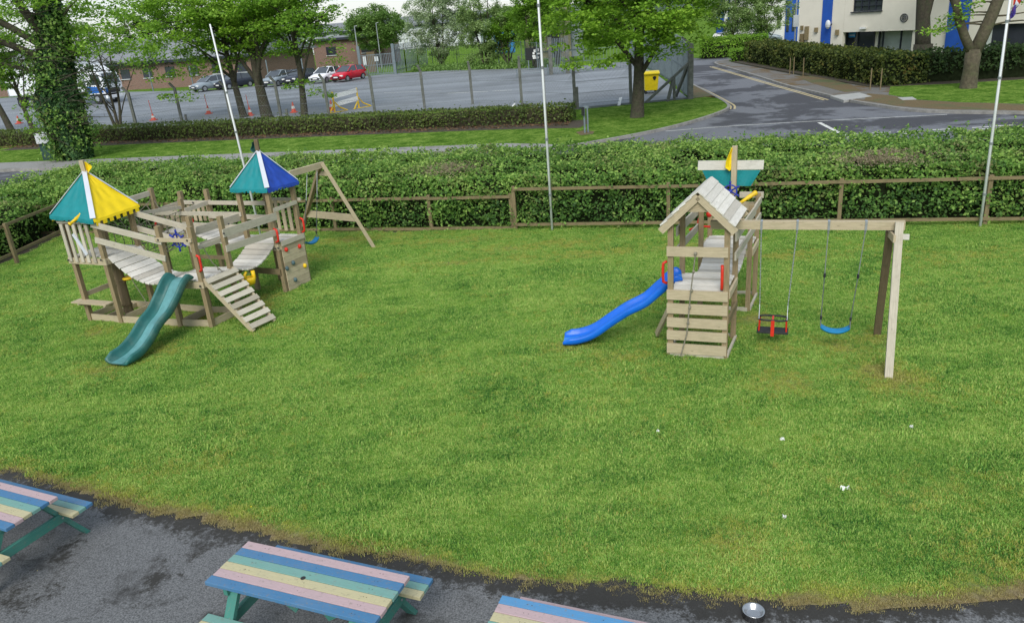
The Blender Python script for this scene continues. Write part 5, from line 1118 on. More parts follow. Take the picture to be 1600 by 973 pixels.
# rear fence of the car park: gate, panels
rf = thing('palisade_gate', 'grey steel palisade gates at the back of the car park beside the red car', 'gate', (-14, 86.3, .1)); rg = (-14, 86.3, .1)
for x in (-14.05, -10.4): MB(rg).beam((x, 86.3, 0), (x, 86.3, 3.2), .28, .28).build('gate_post', 'fence_steel', rf)
for x0, x1 in ((-13.85, -12.3), (-12.2, -10.6)):
    mb = MB(rg); k = 9
    for j in range(k+1): x = x0+(x1-x0)*j/k; mb.beam((x, 86.3, .15), (x, 86.3, 2.3), .05, .03, up=(0, 1, 0))
    for z in (.3, 1.2, 2.25): mb.beam((x0, 86.3, z), (x1, 86.3, z), .05, .06)
    mb.build('gate_leaf', 'fence_steel', rf)
pl = [(-10.4, 86.3), (-9.6, 90), (-8.6, 94.5), (-7.8, 98)]
for a, b2_ in zip(pl[:-1], pl[1:]):
    mb = MB(rg); L = math.dist(a, b2_); k = int(L/.45)
    for j in range(k+1): t = j/k; mb.beam((a[0]+(b2_[0]-a[0])*t, a[1]+(b2_[1]-a[1])*t, .1), (a[0]+(b2_[0]-a[0])*t, a[1]+(b2_[1]-a[1])*t, 3.1), .09, .03, up=(0, 1, 0))
    for z in (.5, 2.5): mb.beam((*a, z), (*b2_, z), .05, .06)
    mb.build('palisade_panel', 'fence_steel', rf)
for x in (-20, -24, -28, -33, -38): MB(rg).beam((x, 85.6+(-x-20)*.25, .1), (x, 85.6+(-x-20)*.25, 2.6), .10, .10).build('post', 'fence_steel', rf)
# second gate frame near the middle
gf = thing('fence_gate', 'tall grey mesh gate posts with diagonal brace at the far side of the car park', 'gate', (5.2, 67.6, .1)); gg_ = (5.2, 67.6, .1)
for x in (4.9, 6.3): MB(gg_).beam((x, 67.6, 0), (x, 67.6, 3.1), .3, .3).build('gate_post', 'concrete_post', gf)
mb = MB(gg_)
for j in range(9): mb.beam((5.05+j*.14, 67.6, .1), (5.05+j*.14, 67.6, 3.0), .05, .02, up=(0, 1, 0))
mb.build('mesh_panel', 'fence_steel', gf); MB(gg_).beam((5.9, 67.55, 1.9), (7.3, 67.2, .05), .1, .1).build('brace', 'concrete_post', gf)
mb = MB(gg_)
for x in np.arange(6.5, 12.6, .3): mb.beam((x, 67.7+.3*(x-6.5), .1), (x, 67.7+.3*(x-6.5), 1.9), .02, .02, up=(0, 1, 0))
for z in (.15, 1.0, 1.9): mb.beam((6.3, 67.6, z), (12.6, 69.5, z), .04, .04)
mb.build('low_mesh', 'fence_steel', gf)
mb = MB(gg_); mb.tube([(2.0, 67.6, .1), (2.0, 67.6, .75)], .03, 6); mb.tube([(4.6, 67.2, .1), (4.6, 67.2, 1.0)], .06, 6); mb.tube([(2.0, 67.6, .72), (4.6, 67.2, .72)], .03, 6); mb.tube([(2.0, 67.6, .4), (4.6, 67.2, .4)], .02, 6); mb.build('low_rail', 'fence_steel', gf)
# mesh fence on the green mound
mf = thing('mesh_fence', 'thin see-through mesh fence crossing the grass bank behind the car park', 'fence', (-7.8, 98, 0)); mg = (-7.8, 98, 0)
ml = [(-7.0, 96), (-4, 93), (-1, 90), (1.4, 86), (3.0, 81), (4.2, 75), (4.9, 69)]
for a, b2_ in zip(ml[:-1], ml[1:]):
    mb = MB(mg); mb.beam((*a, 0), (*a, 2.6), .07, .07)
    for z in (.1, 1.3, 2.5): mb.beam((*a, z), (*b2_, z), .025, .03)
    for j in range(10): t = j/10; mb.beam((a[0]+(b2_[0]-a[0])*t, a[1]+(b2_[1]-a[1])*t, .1), (a[0]+(b2_[0]-a[0])*t, a[1]+(b2_[1]-a[1])*t, 2.5), .012, .012)
    mb.build('mesh_panel', 'fence_steel', mf)
# hoardings
hd = thing('hoarding', 'tall beige and grey panelled hoarding behind the bright green sapling', 'hoarding', (6, 86, 0)); hg_ = (6, 86, 0)
for i in range(5):
    MB(hg_).beam((3.6+i*1.25, 86, 3.0), (4.78+i*1.25, 86, 3.0), .08, 5.0).build('panel', ('board_beige', 'board_beige', 'board_grey', 'board_beige', 'board_grey')[i], hd)
mb = MB(hg_)
for i in range(6): mb.beam((3.6+i*1.24, 85.9, 0), (3.6+i*1.24, 85.9, 5.6), .1, .1)
for z in (1.2, 2.9, 4.2): mb.beam((3.5, 85.88, z), (9.9, 85.88, z), .08, .08)
mb.build('frame', 'fence_steel', hd)
tk = thing('water_tank', 'bright blue container among the saplings behind the car park', 'container', (1.6, 93, 0)); mb = MB((1.6, 93, 0)); mb.box((1.6, 93, 2.2), (2.3, 1.4, 2.3)); mb.build('body', 'sign_blue', tk, bevel=.1)
mb = MB((1.6, 93, 0)); [mb.box((.6+i*.5, 92.28, 2.2), (.06, .05, 2.2)) for i in range(5)]; mb.build('ribs', 'paint_blue', tk); mb = MB((1.6, 93, 0)); [mb.beam((.8+i*1.5, 93, 0), (.8+i*1.5, 93, 1.1), .12, .12) for i in range(2)]; mb.build('leg', 'fence_steel', tk)
sn = thing('notice_board', 'small black and white notice by the far gate of the car park', 'sign', (3.9, 75.5, 0)); MB((3.9, 75.5, 0)).beam((3.2, 75.5, 1.55), (4.6, 75.5, 1.5), .05, 1.1).build('board', 'sign_black', sn)
mb = MB((3.9, 75.5, 0)); r = random.Random(3)
for i in range(9): mb.box((3.75+r.uniform(0, .75), 75.46, 1.15+r.uniform(0, .8)), (r.uniform(.12, .3), .03, r.uniform(.1, .25)))
mb.build('pattern', 'white_paint', sn); mb = MB((3.9, 75.5, 0)); mb.beam((3.4, 75.5, 0), (3.4, 75.5, 1), .08, .08); mb.beam((4.4, 75.5, 0), (4.4, 75.5, 1), .08, .08); mb.build('leg', 'fence_steel', sn)
# ---------- wheelie bin
wx, wy = G(1017, 149); wb = thing('wheeled_bin', 'large bright yellow four-wheeled bin beside the security fence', 'bin', (wx, wy, .1), rad(-6))
mb = MB(); mb.v = [(-.36, -.42, .20), (.36, -.42, .20), (.36, .42, .20), (-.36, .42, .20), (-.43, -.52, 1.16), (.43, -.52, 1.16), (.43, .52, 1.16), (-.43, .52, 1.16)]
for f in ((3, 2, 1, 0), (0, 1, 5, 4), (1, 2, 6, 5), (2, 3, 7, 6), (3, 0, 4, 7), (4, 5, 6, 7)): mb.face(f)
mb.build('body', 'bin_yellow', wb, bevel=.03)
mb = MB(); mb.grid([[(x*1.04, y, 1.17+.12*max(0, 1-((y+.0)/.56)**2)**.7) for y in np.linspace(-.56, .56, 9)] for x in (-.45, -.44, 0, .44, .45)]); mb.box((0, -.57, 1.16), (.94, .06, .06)); mb.build('lid', 'bin_yellow', wb, bevel=.01)
[MB().tube([(sx*.32, sy*.38-.03, .10), (sx*.32, sy*.38+.03, .10)], .09, 12).build('wheel', 'rubber', wb) for sx in (-1, 1) for sy in (-1, 1)]
mb = MB(); mb.prism([(.06, -.52, .98), (.18, -.53, 1.02), (.28, -.53, .98), (.24, -.51, .84), (.16, -.505, .78), (.10, -.51, .85)], (0, -.012, 0)); mb.build('emblem', 'sign_black', wb)
[MB().tube([(sx*.47, -.2, 1.0), (sx*.47, .2, 1.0)], .025, 8).build('handle', 'rubber', wb) for sx in (-1, 1)]
# ---------- water barrier, cones
ba, bb_ = V(*G(524, 179), .1), V(*G(563, 171), .1); ba.y = 50.4; bb_.y = 52.0
br = thing('road_barrier', 'road barrier of two white boards on yellow feet standing in the car park', 'barrier', tuple(ba)); bog = tuple(ba)
for z in (.55, 1.05): MB(bog).beam(ba+V(-.1, 0, z-.08), bb_+V(0, 0, z+.1), .05, .27).build('board', 'tissue', br)
for q, s in ((ba, -1), (bb_, 1)):
    mb = MB(bog); mb.beam(q+V(0, .05, 0), q+V(0, .05, 1.3), .09, .09); mb.tube([q+V(0, .05, .75), q+V(.25, .4, .3), q+V(.7, .7, .03)], .045, 6); mb.tube([q+V(0, .05, .5), q+V(-.15, -.3, .2), q+V(-.2, -.6, .03)], .045, 6); mb.beam(q+V(-.3, -.3, .03), q+V(.6, .5, .03), .1, .06); mb.build('stand', 'plastic_yellow', br)
CN = [((31, 196), 'traffic cone at the far left between the two leaning trunks', 0, .55), ((241, 191), 'slim pink marker pole beside the second concrete post', 1, .42), ((327, 181), 'traffic cone with a marker pole left of the maple trunks', 1, .55), ((392, 184), 'traffic cone with a marker pole just left of the thickest maple trunk', 1, .55), ((460, 179), 'traffic cone in the gap between the two right-hand maple trunks', 0, .62), ((519, 176), 'orange cone tucked behind the left stand of the road barrier', 0, .6)]
for (p, l, st, h_) in CN:
    x, y = G(*p); c = thing('traffic_cone', l, 'cone', (x, y, .125), 0, 'cones marking out the car park'); 
    mb = MB(); mb.box((0, 0, .03), (.42, .42, .06)); mb.lathe((0, 0, .05), [(.17, 0), (.125, h_*.33)], 14); mb.lathe((0, 0, .05), [(.085, h_*.62), (.03, h_), (0, h_)], 14); mb.build('body', 'cone_orange', c)
    MB().lathe((0, 0, .05), [(.126, h_*.33), (.086, h_*.62)], 14).build('sleeve', 'white_paint', c)
    if st: MB().tube([(0, 0, .3), (-.05, 0, 1.35)], .022, 6).build('marker_pole', 'cone_orange', c)
# ---------- utility cabinet and verge sign
ux, uy = G(82, 252); uc = thing('utility_cabinet', 'dark green cabinet with a white top beside the ivy-clad tree', 'cabinet', (ux, uy, 0)); mb = MB(); mb.box((0, 0, .45), (.62, .42, .9)); mb.box((0, -.215, .45), (.55, .02, .8)); mb.build('body', 'cabinet_green', uc, bevel=.015)
MB().box((0, -.06, 1.16), (.66, .56, .50)).build('top', 'shed_white', uc, bevel=.02)
vx, vy = G(914, 212); vs = thing('marker_post', 'small grey post with a black box on bare soil at the corner of the verge', 'post', (vx, vy, .1)); mb = MB(); mb.beam((0, 0, 0), (0, 0, 1.12), .07, .07); mb.beam((.14, 0, 0), (.14, 0, 1.05), .06, .06); mb.beam((-.02, 0, 1.08), (.20, 0, 1.08), .08, .10); mb.build('post', 'fence_steel', vs); MB().box((-.05, -.06, .92), (.12, .10, .34)).build('box', 'sign_black', vs)
slab('moss_border', [G(900, 211), G(912, 208), G(929, 210), G(926, 214), G(908, 216)], .119, 'moss_soil', 0)

# ================================================================== VEHICLES
def car(name, label, x, y, rz, paint, kind='hatch', group='cars parked at the back of the car park', small=False):
    """x forward; body lofted from side profile, with glasshouse, wheels and lights"""
    root = thing(name, label, 'car', (x, y, .125), rz, group); Lc, Wc = 4.1, 1.72
    prof = [(-2.03, .38, .62), (-1.98, .28, .90), (-1.6, .24, .98), (-.9, .24, .98), (.5, .24, .95), (1.0, .24, .92), (1.6, .26, .80), (1.95, .30, .68), (2.05, .38, .55)]
    rows = []
    for xx, zb_, zt_ in prof:
        w = Wc/2*(1-.16*abs(xx/2.05)**4); zm = (zb_+zt_)/2
        rows.append([(xx, -w*.93, zb_), (xx, -w, zm-.03), (xx, -w*.985, zt_-.12), (xx, -w*.90, zt_-.015), (xx, -w*.5, zt_+.02), (xx, w*.5, zt_+.02), (xx, w*.90, zt_-.015), (xx, w*.985, zt_-.12), (xx, w, zm-.03), (xx, w*.93, zb_), (xx, -w*.93, zb_)])
    mb = MB(); mb.grid(rows); mb.face(range(10)); mb.face([8*11+k for k in range(10)][::-1]); mb.build('body', paint, root, smooth=True)
    rear = -1.85 if kind == 'hatch' else -1.45; gl = [(rear, .94), (rear+.32, 1.38), (-.6, 1.46), (.15, 1.44), (1.02, .95)]
    rows = [[(xx, -Wc/2*(.90 if z < 1 else .72), z), (xx, Wc/2*(.90 if z < 1 else .72), z)] for xx, z in gl]
    mb = MB(); mb.grid([[r[0], r[1]] for r in rows]); 
    for s in (0, 1): mb2 = [rows[k][s] for k in range(5)]; b = len(mb.v); mb.v += mb2; mb.face([b, b+1, b+2, b+3, b+4])
    mb.build('windows', 'car_glass', root)
    mb = MB(); mb.grid([[(xx, -Wc/2*.70, z), (xx, 0, z+.035), (xx, Wc/2*.70, z)] for xx, z in ((rear+.30, 1.385), (-.6, 1.468), (.17, 1.448))])
    for s in (-1, 1):
        mb.tube([(.15, s*Wc/2*.72, 1.45), (1.02, s*Wc/2*.89, .96)], .035, 6); mb.tube([(rear+.32, s*Wc/2*.72, 1.39), (rear, s*Wc/2*.89, .95)], .05, 6); mb.tube([(-.5, s*Wc/2*.735, 1.44), (-.45, s*Wc/2*.92, .96)], .03, 6)
    mb.build('roof', paint, root)
    for sx in (-1.27, 1.27):
        for s in (-1, 1):
            wl = MB().lathe_x((sx, s*.80, .31), .31, .20) if hasattr(MB, 'lathe_x') else MB().tube([(sx, s*.70, .31), (sx, s*.87, .31)], .31, 18)
            w_o = wl.build('wheel', 'rubber', root); MB().tube([(sx, s*.86, .31), (sx, s*.885, .31)], .19, 12).build('rim', 'galvanised', w_o)
    for s in (-1, 1):
        MB().box((1.93, s*.62, .62), (.16, .34, .15)).build('headlight', 'lamp_lens', root, bevel=.03); MB().box((-1.97, s*.70, .80), (.10, .22, .26)).build('tail_light', 'tail_lens', root, bevel=.02)
        MB().box((.62, s*.94, .98), (.13, .16, .12)).build('mirror', paint, root, bevel=.03)
    mb = MB(); mb.box((2.03, 0, .46), (.05, .95, .16)); mb.box((2.02, 0, .60), (.05, .6, .06)); mb.build('grille', 'rubber', root); MB().box((2.062, 0, .50), (.02, .50, .11)).build('number_plate', 'lamp_lens', root)
    return root
x, y = G(540, 131); car('parked_car', 'bright red hatchback parked facing the camera beside the palisade gate', x, y+2.2, rad(-118), 'car_red')
x, y = G(505, 133); car('parked_car', 'white car parked just left of the red one', x, y+2.1, rad(-112), 'car_white')
x, y = G(430, 138); car('parked_car', 'silver car behind the maple trunks, in shade', x, y+1.8, rad(-112), 'car_silver')
x, y = G(462, 136); car('parked_car', 'dark car half hidden between the maple trunks', x, y+2.4, rad(-112), 'car_dark')
x, y = G(322, 146); car('parked_car', 'pale silver car parked left of the dark one near the brick building', x, y+1.8, rad(-128), 'car_silver')
x, y = G(358, 143); car('parked_car', 'dark blue car parked at the right of the pale silver one near the brick building', x, y+2.2, rad(-128), 'car_dark')
for i, (px, lb, pt) in enumerate(((572, 'white car in the far parking area, leftmost in the gap of the gates', 'car_white'), (582, 'silver car in the far parking area, middle of the three seen through the gates', 'car_silver'), (604, 'grey-blue car in the far parking area, right end seen through the gates', 'car_silver'))):
    x, y = G(px, 92); car('parked_car', lb, x, y+1, rad((-95, -160, -175)[i]), pt, group='cars parked far beyond the gates')
for i, (px, py, lb, pt) in enumerate(((1128, 66, 'white car behind the small bright hedge at the back of the side road', 'car_white'), (1152, 66, 'blue-grey car behind the small bright hedge at the back of the side road', 'car_silver'))):
    x, y = G(px, py+10); car('parked_car', lb, 26+i*3.6, 88, rad(-20), pt, group='cars behind the bright hedge')
# lorry
lx0, ly0 = G(165, 165); TR = thing('box_lorry', 'white box lorry with a blue-striped cab behind the ivy-clad tree', 'lorry', (lx0, ly0, .125), rad(-18)); 
MB().box((-6.6, 1.2, 2.55), (9.4, 2.45, 2.75)).build('cargo_box', 'car_white', TR, bevel=.03)
mb = MB(); [mb.box((-11.2+i*1.18, -.035, 2.55), (.05, .03, 2.7)) for i in range(9)]; mb.box((-6.6, -.04, 3.9), (9.4, .04, .08)); mb.box((-6.6, -.04, 1.2), (9.4, .04, .08)); mb.build('trim', 'fence_steel', TR)
mb = MB(); mb.v = [(-1.7, 0, .9), (.35, 0, .9), (.40, 0, 1.75), (.05, 0, 2.85), (-1.7, 0, 2.95)]; mb.v += [(x_, 2.3, z_) for x_, _, z_ in mb.v]
mb.face((0, 1, 2, 3, 4)); mb.face((9, 8, 7, 6, 5)); [mb.face((i, i+5, (i+1) % 5+5, (i+1) % 5)) for i in range(5)]; mb.build('cab', 'car_white', TR, bevel=.06)
mb = MB(); mb.prism([(-1.7, .2, 2.95), (-.4, .2, 2.97), (-1.3, .2, 3.55), (-1.7, .2, 3.6)], (0, 1.9, 0)); mb.build('wind_deflector', 'car_white', TR)
mb = MB(); mb.v = [(.42, .15, 1.78), (.42, 2.15, 1.78), (.12, 2.05, 2.72), (.12, .25, 2.72)]; mb.face((0, 1, 2, 3)); mb.prism([(-1.0, -.012, 1.75), (.18, -.012, 1.75), (-.02, -.012, 2.65), (-.95, -.012, 2.7)], (0, -.012, 0)); mb.build('windscreen', 'car_glass', TR)
mb = MB(); mb.prism([(-1.6, -.02, 1.0), (.25, -.02, 1.05), (-.15, -.02, 1.55), (-1.6, -.02, 1.65)], (0, -.01, 0)); mb.box((.42, .35, 1.2), (.03, .6, .5)); mb.build('stripe', 'lorry_blue', TR)
mb = MB(); mb.box((.42, 1.15, 1.18), (.06, 1.3, .45)); mb.box((-6, 1.2, .85), (10.4, 1.0, .28)); mb.box((-6.6, .1, .75), (3.2, .2, .5)); mb.build('chassis', 'rubber', TR); MB().box((.40, 1.15, .62), (.22, 2.3, .28)).build('bumper', 'car_white', TR, bevel=.03)
for s in (.3, 2.0): MB().box((.46, s, .68), (.12, .32, .18)).build('headlight', 'lamp_lens', TR)
for sx in (-.75, -8.8, -10.0):
    for s in (.12, 2.1): w_o = MB().tube([(sx, s-.1, .48), (sx, s+.2, .48)], .48, 18).build('wheel', 'rubber', TR); MB().tube([(sx, s-.13, .48), (sx, s-.09, .48)], .24, 12).build('rim', 'galvanised', w_o)
mb = MB(); mb.lathe_s((-6.9, -.03, 2.75), .33, (1, .08, 1), 14, 10); mb.build('emblem', 'fence_steel', TR)
mb = MB(); mb.box((-7.0, -.035, 3.35), (.35, .03, .22)); mb.box((-6.6, -.035, 2.1), (.5, .03, .18)); mb.build('emblem_mark', 'plastic_yellow', TR)
mb = MB(); mb.beam((-7.6, -.035, 2.55), (-7.2, -.035, 2.85), .03, .06); mb.beam((-6.6, -.035, 2.85), (-6.1, -.035, 2.6), .03, .06); mb.build('emblem_scroll', 'lorry_blue', TR)

# ================================================================== BUILDINGS
def block(mb, A, B, depth, z0, z1):
    A = V(*A, 0); B = V(*B, 0); d = (B-A).normalized(); nn = V(-d.y, d.x, 0)*depth
    mb.beam((A+nn/2)+V(0, 0, (z0+z1)/2), (B+nn/2)+V(0, 0, (z0+z1)/2), depth, z1-z0)
A0 = V(23.9, 55.6, 0); DB = V(.53, -.85, 0).normalized(); NB = V(-DB.y, DB.x, 0)   # NB points away from the road
if NB.x < 0: NB = -NB
def on_face(px, py=40, off=0.0):
    """distance along the facade line seen at a photo column"""
    v = ray(px, py); o = A0+NB*off; # solve t*(vx,vy) = o + s*DB
    det = v.x*(-DB.y)-(-DB.x)*v.y; t = (o.x*(-DB.y)-(-DB.x)*o.y)/det; s = (v.x*o.y-v.y*o.x)/det
    return s, CAM_H+v.z*t
def fz_(px, py): return on_face(px, py)[1]
def wallseg(parent, px0, px1, z0, z1, mat, name='wall', proud=0.0, th=.3, og=(24, 55, 0), py0=40, py1=40):
    s0 = on_face(px0, py0)[0] if px0 is not None else None; s1 = on_face(px1, py1)[0]
    a = A0+DB*s0-NB*proud+NB*th/2; b = A0+DB*s1-NB*proud+NB*th/2
    return MB(og).beam(a+V(0, 0, (z0+z1)/2), b+V(0, 0, (z0+z1)/2), th, z1-z0).build(name, mat, parent)
OB = thing('apartment_building', 'cream rendered building with vertical blue panels and recessed ground floor behind the dark hedge', 'building', (24, 55, 0))
zr = fz_(1380, 49); zt = 9.0
wallseg(OB, 1248, 1284, 0, zt, 'render_cream'); wallseg(OB, 1284.2, 1299, 0, zt, 'render_blue', 'blue_panel', .06); wallseg(OB, 1299.2, 1318, 0, zt, 'render_cream')
zw0, zw1 = fz_(1352, 18), fz_(1352, -35)
wallseg(OB, 1318.2, 1330, zr, zt, 'render_cream'); wallseg(OB, 1330.1, 1376, zr, zw0, 'render_cream'); wallseg(OB, 1330.1, 1376, zw1, zt, 'render_cream'); wallseg(OB, 1376.1, 1480, zr, zt, 'render_cream')
wn = wallseg(OB, 1330.2, 1375.9, zw0+.02, zw1-.02, 'window_glass', 'window', -.18, .05)
for q in (1331, 1342, 1353, 1364, 1375): wallseg(wn and OB, q-.5, q+.5, zw0+.02, zw1, 'window_frame', 'window_bar', -.10, .05)
for zz in np.linspace(zw0, zw1, 7): MB((24, 55, 0)).beam(A0+DB*on_face(1330.3)[0]+NB*.12+V(0, 0, zz), A0+DB*on_face(1375.8)[0]+NB*.12+V(0, 0, zz), .04, .05).build('window_bar', 'window_frame', OB)
MB((24, 55, 0)).beam(A0+DB*on_face(1329)[0]-NB*.06+V(0, 0, zw0-.03), A0+DB*on_face(1377)[0]-NB*.06+V(0, 0, zw0-.03), .14, .06).build('window_sill', 'window_frame', OB)
# recessed ground floor
R_ = .9
def rec(px0, px1, z0, z1, mat, name, off=R_, th=.12):
    s0 = on_face(px0, 60, off)[0]; s1 = on_face(px1, 60, off)[0]; return MB((24, 55, 0)).beam(A0+DB*s0+NB*off+V(0, 0, (z0+z1)/2), A0+DB*s1+NB*off+V(0, 0, (z0+z1)/2), th, z1-z0).build(name, mat, OB)
rec(1290, 1490, 0, .7, 'render_cream', 'wall'); rec(1311, 1325, .7, zr, 'curtain', 'window'); rec(1325, 1366, .7, zr, 'window_glass', 'window'); rec(1367, 1373, .7, zr, 'render_cream', 'wall'); rec(1373.5, 1426, .7, zr, 'curtain', 'curtain', R_+.3); rec(1373.5, 1426, .7, zr, 'window_frame', 'window_frame', R_, .0) if False else None
for q in (1311, 1324, 1341, 1366.5, 1374, 1380, 1408, 1426): rec(q-.8, q+.8, .7, zr, 'window_frame', 'window_frame', R_-.08)
rec(1427, 1480, .7, zr, 'render_cream', 'wall', .3, .3)
rec(1326, 1336, fz_(1330, 60), fz_(1330, 52), 'sign_blue', 'sign', R_-.12, .03)
rec(1327, 1335, fz_(1330, 57.3), fz_(1330, 56), 'shed_white', 'sign_lettering', R_-.15, .01)
MB((24, 55, 0)).beam(A0+DB*on_face(1316)[0]+NB*.5+V(0, 0, zr+.06), A0+DB*on_face(1482)[0]+NB*.5+V(0, 0, zr+.06), .9, .1).build('soffit', 'render_cream', OB)
wallseg(OB, 1480.2, 1514, 0, zt, 'render_blue', 'blue_panel', .05); wallseg(OB, 1514.2, 1537, 0, zt, 'render_cream')
zq = fz_(1560, 38)
wallseg(OB, 1537.1, 1640, zq, zt, 'render_cream'); wallseg(OB, 1537.1, 1640, 0, .9, 'render_cream'); wallseg(OB, 1538, 1548, .9, zq, 'curtain', 'window', -.25, .05); wallseg(OB, 1548, 1640, .9, zq, 'window_glass', 'window', -.3, .05); wallseg(OB, 1640.5, 1720, 0, zt, 'render_cream')
sA, sB = on_face(1248)[0], on_face(1720)[0]; mb = MB((24, 55, 0)); mb.beam(A0+DB*sA+NB*5+V(0, 0, zt+.1), A0+DB*sB+NB*5+V(0, 0, zt+.1), 10.4, .3); mb.build('roof', 'roof_grey', OB)
mb = MB((24, 55, 0)); mb.beam(A0+DB*(sA+.15)+NB*.3+V(0, 0, zt/2), A0+DB*(sA+.15)+NB*10+V(0, 0, zt/2), .3, zt); mb.beam(A0+DB*(sB-.15)+NB*.3+V(0, 0, zt/2), A0+DB*(sB-.15)+NB*10+V(0, 0, zt/2), .3, zt); mb.beam(A0+DB*sA+NB*10+V(0, 0, zt/2), A0+DB*sB+NB*10+V(0, 0, zt/2), .3, zt); mb.build('wall', 'render_cream', OB)
# wall lamp, vent, dish, meter boxes
s_, z_ = on_face(1350, 44); q = A0+DB*s_-NB*.12+V(0, 0, z_); MB((24, 55, 0)).beam(q-DB*.22, q+DB*.22, .14, .12).build('wall_lamp', 'lamp_lens', OB)
s_, z_ = on_face(1413, 28.5); q = A0+DB*s_-NB*.03+V(0, 0, z_); mb = MB((24, 55, 0)); u_ = DB; 
for r_ in (.24, .13): mb.tube([q+(u_*math.cos(a)+V(0, 0, 1)*math.sin(a))*r_ for a in np.linspace(0, 2*math.pi, 15)], .03, 5, caps=False)
mb.lathe_s(q, .06, (1, 1, 1), 8, 5); mb.build('air_vent', 'window_frame', OB)
s_, z_ = on_face(1300, 38); q = A0+DB*s_-NB*.45+V(0, 0, z_); mb = MB((24, 55, 0)); mb.lathe_s(q, .30, (.5, .9, 1), 12, 6); mb.build('satellite_dish', 'shed_white', OB); MB((24, 55, 0)).beam(q, q+NB*.45, .04, .04).build('bracket', 'window_frame', OB)
mb = MB((24, 55, 0)); [mb.beam(A0+DB*on_face(p_)[0]-NB*.10+V(0, 0, fz_(p_, q_)), A0+DB*(on_face(p_)[0]+w_)-NB*.10+V(0, 0, fz_(p_, q_)), .18, h_) for p_, q_, w_, h_ in ((1260, 52, .25, .9), (1253, 44, .15, .3), (1275, 47, .2, .3), (1308, 51, .2, .35), (1253, 60, .3, .6))]; mb.build('meter_box', 'wood_fence', OB)
lp = thing('lamp_post', 'slim grey lamp post with a box in front of the blue panel', 'lamp post', (24.6, 66.5, 0)); sx_, _ = Hh(1242, 60, 66.5); MB((24.6, 66.5, 0)).tube([(sx_, 66.5, 0), (sx_, 66.5, 6.8)], [.08, .05], 8).build('pole', 'galvanised', lp); MB((24.6, 66.5, 0)).box((sx_, 66.4, Hh(1244, 33, 66.5)[1]), (.45, .25, .9)).build('box', 'shed_white', lp)
# far wing
FW = thing('apartment_building', 'further wing of the cream building with a wide blue bay behind the birch saplings', 'building', (32, 92, 0))
def fw(px0, px1, z0, z1, mat, name='wall', Y=88, th=.4):
    x0, _ = Hh(px0, 30, Y); x1, _ = Hh(px1, 30, Y); return MB((32, 92, 0)).beam((x0, Y, (z0+z1)/2), (x1, Y, (z0+z1)/2), th, z1-z0).build(name, mat, FW)
fw(1132, 1136, 0, 9, 'render_white'); fw(1120, 1140, 0, 9, 'render_blue', 'blue_panel', 90); fw(1140.5, 1226, 0, 9, 'render_white'); fw(1226.3, 1246, 0, 9, 'render_blue', 'blue_panel', 87.9); fw(1246.5, 1290, 0, 9, 'render_white')
for px in (1148, 1165, 1183, 1214): 
    for zz in (1.6, 4.3): fw(px, px+6, zz, zz+1.3, 'window_glass', 'window', 87.75, .1)
for px in (1229, 1238): fw(px, px+4, 1.2, 3.6, 'window_glass', 'window', 87.65, .1)
fw(1110, 1290, 9.0, 9.3, 'roof_grey', 'roof', 91, 6.4)
# low brick buildings behind the car park on the left
def lowbuild(name, label, A, B, depth, h, roof_h, wall='brick', roof='roof_grey', wins=8, over=.5):
    root = thing(name, label, 'building', (*A, 0)); og = (*A, 0); A3, B3 = V(*A, 0), V(*B, 0); L = (B3-A3).length; d = (B3-A3)/L; nn = V(-d.y, d.x, 0); mb = MB(og)
    c = [A3, B3, B3+nn*depth, A3+nn*depth]
    for k in range(4):
        a, b2_ = c[k], c[(k+1) % 4]; i0 = len(mb.v); mb.v += [tuple(a), tuple(b2_), tuple(b2_+V(0, 0, h)), tuple(a+V(0, 0, h))]; l_ = (b2_-a).length; mb.face((i0, i0+1, i0+2, i0+3), [(0, 0), (l_, 0), (l_, h), (0, h)])
    mb.build('wall', wall, root)
    mb = MB(og); e = over; rg2 = [A3-nn*e-d*e+V(0, 0, h), B3-nn*e+d*e+V(0, 0, h), B3+nn*(depth+e)+d*e+V(0, 0, h), A3+nn*(depth+e)-d*e+V(0, 0, h), A3+nn*depth/2+V(0, 0, h+roof_h), B3+nn*depth/2+V(0, 0, h+roof_h)]
    mb.v = [tuple(p) for p in rg2]; mb.face((0, 1, 5, 4)); mb.face((2, 3, 4, 5)); mb.face((0, 4, 3)); mb.face((1, 2, 5)); mb.face((3, 2, 1, 0)); mb.build('roof', roof, root)
    MB(og).beam(A3-nn*(e+.04)-d*e+V(0, 0, h-.05), B3-nn*(e+.04)+d*e+V(0, 0, h-.05), .06, .30).build('fascia', 'window_frame', root)
    for i in range(wins):
        q = A3+d*(L*(i+.5)/wins)-nn*.03; w = MB(og).beam(q-d*.7+V(0, 0, h*.6), q+d*.7+V(0, 0, h*.6), .08, 1.1).build('window', 'window_glass', root); MB(og).beam(q-d*.78+V(0, 0, h*.6-.6)-nn*.05, q+d*.78+V(0, 0, h*.6-.6)-nn*.05, .12, .07).build('sill', 'shed_white', w)
    return root
lowbuild('brick_building', 'long low red brick building with grey roof behind the lorry and the left-hand maples', (-66, 108), (-27, 92.5), 12, 3.1, 2.6, wins=12)
lowbuild('brick_building', 'small red brick building behind the red car', (-24.5, 113), (-14.6, 111.5), 8, 3.9, .3, wins=2)
lowbuild('warehouse', 'long white shed with grey roof far behind the blossom tree', (-27, 176), (-2, 172), 20, 4.6, 2.0, 'shed_white', 'roof_grey', 0)
lowbuild('warehouse', 'pale far-off shed left of the round tree', (-60, 190), (-24, 190), 18, 4.5, 2.0, 'shed_white', 'roof_grey', 0)
